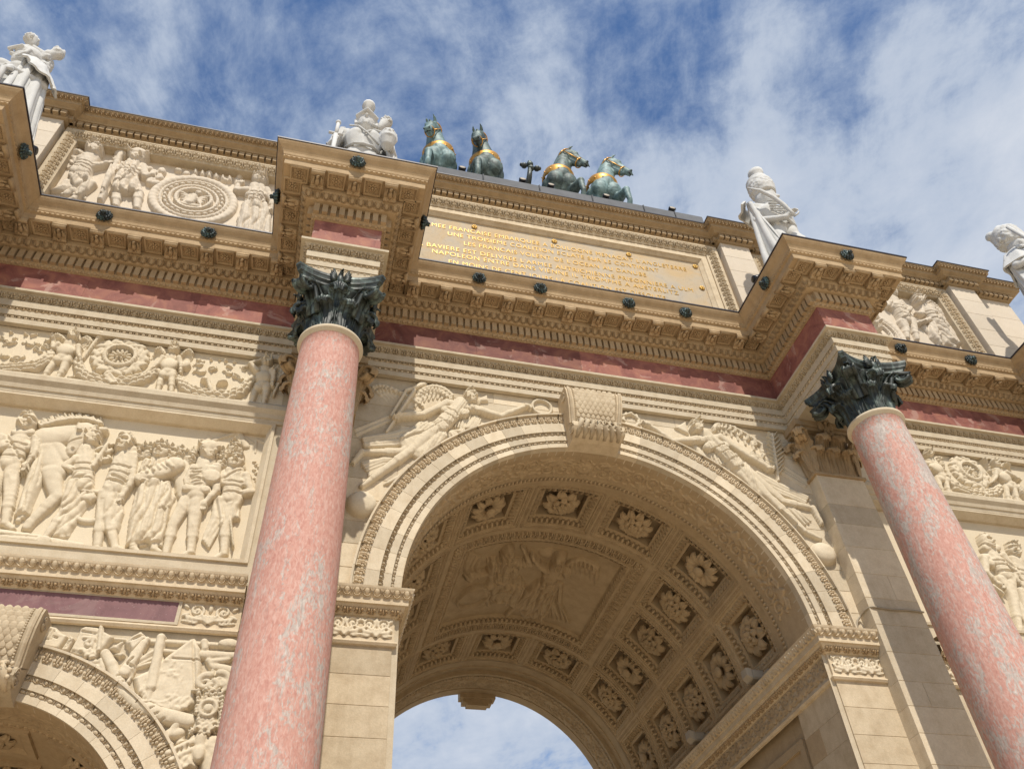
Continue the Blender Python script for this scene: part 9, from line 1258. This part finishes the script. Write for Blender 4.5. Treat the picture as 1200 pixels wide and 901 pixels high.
# ------------------------------------------------------------------ the bronze team
def horse(label, x, s, side, mat, hz, raise_leg):
    """life-size units; side -1/+1: the way the head is turned"""
    t = thing('bronze_horse', label, 'horse statue', (x, 2.50, 16.9), 'bronze team of four horses on the attic'); t.scale = (s, s, s)
    g = G(); P = lambda a, b, ra, rb: pill(g, a, b, ra, rb, 16)
    P((0, -0.45, 1.16), (0, 0.62, 1.18), 0.31, 0.30); P((0, 0.2, 1.08), (0, -0.3, 1.12), 0.33, 0.30)
    for q in (-1, 1):
        g.ell((q*0.125, -0.70, 1.20), (0.165, 0.15, 0.22), None, 14, 10); P((q*0.17, -0.55, 1.2), (q*0.16, -0.45, 1.0), 0.17, 0.15); g.ell((q*0.15, 0.68, 1.18), (0.17, 0.26, 0.27), None, 14, 10)
        P((q*0.17, 0.75, 1.0), (q*0.18, 0.62, 0.72), 0.17, 0.10); P((q*0.18, 0.62, 0.72), (q*0.18, 0.82, 0.48), 0.09, 0.062); P((q*0.18, 0.82, 0.48), (q*0.18, 0.74, 0.12), 0.058, 0.045); P((q*0.18, 0.74, 0.12), (q*0.18, 0.68, 0.05), 0.055, 0.07)
        if q == raise_leg: P((q*0.18, -0.62, 0.98), (q*0.24, -0.96, 0.86), 0.115, 0.075); P((q*0.24, -0.96, 0.86), (q*0.25, -0.98, 0.52), 0.066, 0.046); P((q*0.25, -0.98, 0.52), (q*0.25, -0.90, 0.40), 0.05, 0.06); P((q*0.25, -0.9, 0.40), (q*0.25, -0.88, 0.34), 0.068, 0.07)
        else: P((q*0.17, -0.56, 0.98), (q*0.17, -0.60, 0.56), 0.115, 0.07); P((q*0.17, -0.60, 0.56), (q*0.17, -0.58, 0.14), 0.062, 0.045); P((q*0.17, -0.58, 0.14), (q*0.17, -0.66, 0.05), 0.055, 0.07)
    nb, poll = np.array([0, -0.52, 1.40]), np.array([side*0.13, -0.72, 2.10])
    P(nb+(0, 0.05, -0.05), nb*0.6+poll*0.4+np.array([0, 0.0, 0.0]), 0.27, 0.20); P(nb*0.6+poll*0.4, poll, 0.20, 0.125); P((0, -0.66, 1.35), nb*0.45+poll*0.55+np.array([0, -0.06, 0]), 0.20, 0.15)
    F = np.array([hz[0], -hz[1], -hz[2]]); F /= np.linalg.norm(F); S = np.cross(F, [0, 0, 1.0]); S /= np.linalg.norm(S); U_ = np.cross(S, F); at = lambda a, b, c: poll+a*S+b*F+c*U_
    P(at(0, 0.02, 0.02), at(0, 0.22, 0.03), 0.125, 0.115); P(at(0, 0.22, 0.02), at(0, 0.52, -0.02), 0.105, 0.068); P(at(0, 0.50, -0.01), at(0, 0.60, -0.03), 0.075, 0.066); g.ell(at(0, 0.14, -0.10), (0.10, 0.13, 0.10), None, 12, 9); P(at(0, 0.2, -0.10), at(0, 0.50, -0.10), 0.075, 0.045)
    for q in (-1, 1):
        g.ell(at(q*0.095, 0.20, 0.07), (0.03, 0.03, 0.025), None, 8, 6); P(at(q*0.09, 0.10, 0.10), at(q*0.07, 0.26, 0.11), 0.03, 0.02); g.ell(at(q*0.05, 0.63, 0.01), (0.026, 0.03, 0.024), None, 8, 6)
        P(at(q*0.065, 0.0, 0.11), at(q*0.075, 0.0, 0.20), 0.035, 0.028); P(at(q*0.075, 0.0, 0.20), at(q*0.07, 0.02, 0.275), 0.026, 0.006)
    for k in range(11): q = k/10; c = nb*(1-q)+poll*q+np.array([0, 0.235-0.10*q, 0.04]); P(c, c+np.array([0, 0.03, 0.03]), 0.045, 0.03)
    P(at(0, 0.06, 0.12), at(0, 0.14, 0.17), 0.045, 0.025)
    b = fuse('body', g, 0.019, 4, mat, t, lambda P_: 0.004*np.sin(P_[:, 2]*14+P_[:, 0]*9)*np.sin(P_[:, 1]*11+2))
    nd = poll-nb; nd = nd/np.linalg.norm(nd); e1 = np.array([1.0, 0, 0]); e1 -= nd*(e1@nd); e1 /= np.linalg.norm(e1); e2 = np.cross(nd, e1); c = np.array([0, -0.545, 1.49]); a = np.linspace(0, 2*math.pi, 49)
    g = G()
    for w, h in ((0.0, 0.0),):
        pr = [(-0.095, 0.0), (-0.10, 0.022), (-0.06, 0.028), (0, 0.034), (0.06, 0.028), (0.10, 0.022), (0.095, 0.0)]
        g.grid([[c+nd*q+(0.265+r)*math.cos(x_)*e1+(0.275+r)*math.sin(x_)*e2 for q, r in pr] for x_ in a])
    for k in range(12): x_ = 2*math.pi*(k+0.5)/12; g.ell(c+0.290*math.cos(x_)*e1+0.300*math.sin(x_)*e2, (0.03, 0.016, 0.016), None, 8, 6)
    obj('collar', g.build('collar', True), 'gold', t)
    g = G()
    for f_, ra, rb, zc in ((0.45, 0.088, 0.10, -0.05), (0.02, 0.145, 0.165, -0.02)): g.tube([at(ra*math.cos(x_), f_, zc+rb*math.sin(x_)) for x_ in np.linspace(0, 2*math.pi, 25)], 0.011, 6)
    for q in (-1, 1): g.tube([at(q*0.09, 0.45, -0.04), at(q*0.12, 0.22, -0.03), at(q*0.145, 0.04, -0.02)], 0.010, 6)
    obj('bridle', g.build('bridle', True), 'gold', t)
    g = G()
    for q in (-1, 1): g.ell(at(q*0.052, 0.655, 0.0), (0.012, 0.012, 0.014), None, 7, 5)
    g.tube([at(-0.05, 0.62, -0.055), at(0, 0.66, -0.055), at(0.05, 0.62, -0.055)], 0.012, 6); obj('mouth', g.build('mouth', True), 'black', t)
    return t
HS = 1.26
horse('verdigris bronze horse with a gilt collar, leftmost of the team', -1.86, HS, -1, 'verdigris', (-0.24, 0.42, 0.78), -1)
horse('dark green bronze horse with its knee raised, second from the left in the team', -0.78, HS, -1, 'verdigris_dark', (-0.20, 0.42, 0.78), -1)
horse('dark green bronze horse looking right, third from the left in the team', 0.97, HS, 1, 'verdigris_dark', (0.52, 0.30, 0.74), 1)
horse('pale verdigris bronze horse looking right, rightmost of the team', 2.05, HS, 1, 'verdigris', (0.52, 0.30, 0.74), 1)
g = G(); g.box(-2.9, 1.35, 15.22, 2.9, 4.6, 17.19); part('team_plinth', g, 'lead')
t = thing('chariot_pole', 'dark bronze chariot pole with a cross-shaped finial between the two middle horses', 'pole', (0.22, 1.75, 18.15))
g = G(); g.tube([(0, 2.2, -0.5), (0, 0.3, 0.0), (0, -0.05, 0.30), (0.03, -0.10, 0.62)], [0.07, 0.07, 0.065, 0.055], 10); obj('shaft', g.build('shaft', True), 'bronze', t)
g = G()
for x, z, r in ((0, 0.78, 0.085), (-0.14, 0.68, 0.075), (0.16, 0.66, 0.075), (0.02, 0.62, 0.08), (-0.20, 0.70, 0.05), (0.22, 0.68, 0.05), (0.0, 0.88, 0.05)): g.ell((0.03+x, -0.10, z), (r, r, r), None, 10, 7)
obj('finial', g.build('finial', True), 'bronze', t)

# ------------------------------------------------------------------ lamps and a cable
def flood_mesh():
    g = G(); g.tube([(0, 0.06, 0), (0, 0.05, 0), (0, -0.03, 0.02), (0, -0.07, 0.03), (0, -0.085, 0.034)], [0.03, 0.072, 0.085, 0.09, 0.085], 16); return g.build('lamp_housing', True)
hous_me = flood_mesh(); hous_me.materials.append(M['black'])
g = G(); g.tube([(0, -0.078, 0.033), (0, -0.086, 0.035)], [0.074, 0.07], 16); lens_me = g.build('lens', True); lens_me.materials.append(M['grey_metal'])
g = G(); g.tube([(0, 0, -0.14), (0, 0, -0.05)], 0.014, 6); g.box(-0.04, -0.04, -0.155, 0.04, 0.04, -0.14); stand_me = g.build('stand'); stand_me.materials.append(M['black'])
def flood(label, loc, rz=0.0, s=1.0):
    t = thing('floodlight', label, 'floodlight', loc, 'small black floodlights on the roof edge'); t.rotation_euler = (0, 0, rz); t.scale = (s, s, s)
    for nm, me in (('lamp_housing', hous_me), ('lens', lens_me), ('stand', stand_me)): obj(nm, me, None, t)
FLOODS = ((-1.70, 'between the two left-hand horses'), (-0.55, 'just left of the chariot pole'), (0.0, 'in front of the third horse'), (1.10, 'in front of the rightmost horse'), (2.45, 'at the right end of the lead plinth, beyond the horses'))
for x, lab in FLOODS: flood('round black floodlight '+lab, (x, 0.10, 15.34), 0.0, 0.82)
for c, nm in ((-B, 'cuirassier'), (-A, 'dragoon'), (A, 'hussar'), (B, 'grenadier')):
    for s, sd in ((-1, 'left'), (1, 'right')): flood('round black floodlight on the cornice edge %s the %s statue' % ({'left': 'before and left of', 'right': 'before and right of'}[sd], nm), (c+s*0.93, -1.15, 11.62), -s*math.pi/2, 0.82)
for y, nm in ((1.52, 'nearest the front of the passage'), (3.45, 'further inside the passage')):
    t = thing('spotlight', 'pale grey box spotlight on the inner ledge, '+nm, 'spotlight', (2.44, y, 6.46), 'spotlights on the ledge under the vault')
    g = bevel_box(-0.10, -0.09, 0, 0.08, 0.09, 0.13, 0.02); g.add([(-0.10, -0.09, 0), (-0.10, 0.09, 0), (-0.17, 0.07, 0.05), (-0.17, -0.07, 0.05), (-0.10, -0.09, 0.13), (-0.10, 0.09, 0.13), (-0.17, 0.07, 0.15), (-0.17, -0.07, 0.15)], [(0, 1, 2, 3), (4, 7, 6, 5), (0, 3, 7, 4), (1, 5, 6, 2), (3, 2, 6, 7)]); obj('lamp_box', g.build('lamp_box'), 'grey_metal', t)
    g = G(); g.tube([(0, -0.05, -0.11), (0, -0.05, 0.0)], 0.014, 6); g.tube([(0, 0.05, -0.11), (0, 0.05, 0.0)], 0.014, 6); obj('bracket', g.build('bracket'), 'grey_metal', t)
    g = G(); g.box(0.03, -0.25, -0.06, 0.09, -0.09, 0.06); obj('ballast', g.build('ballast'), 'grey_metal', t)
g = G(); pts = [(3.02, 0.03, 6.36), (3.03, 0.035, 6.46), (3.08, 0.04, 6.56), (3.14, 0.02, 6.62), (3.148, -0.10, 6.64), (3.18, -0.165, 6.642), (3.45, -0.163, 6.625), (3.70, -0.163, 6.64), (3.90, -0.163, 6.63)]
q = np.array(pts); tt = np.linspace(0, len(q)-1, 60); sm = np.stack([np.interp(tt, np.arange(len(q)), q[:, k]) for k in range(3)], 1)
for _ in range(3): sm[1:-1] = (sm[:-2]+sm[1:-1]*2+sm[2:])/4
g.tube(sm, 0.012, 7); o = obj('cable', g.build('cable', True), 'cable'); o['label'] = 'thin grey cable looping from the impost over the pilaster beside the right column'; o['category'] = 'cable'
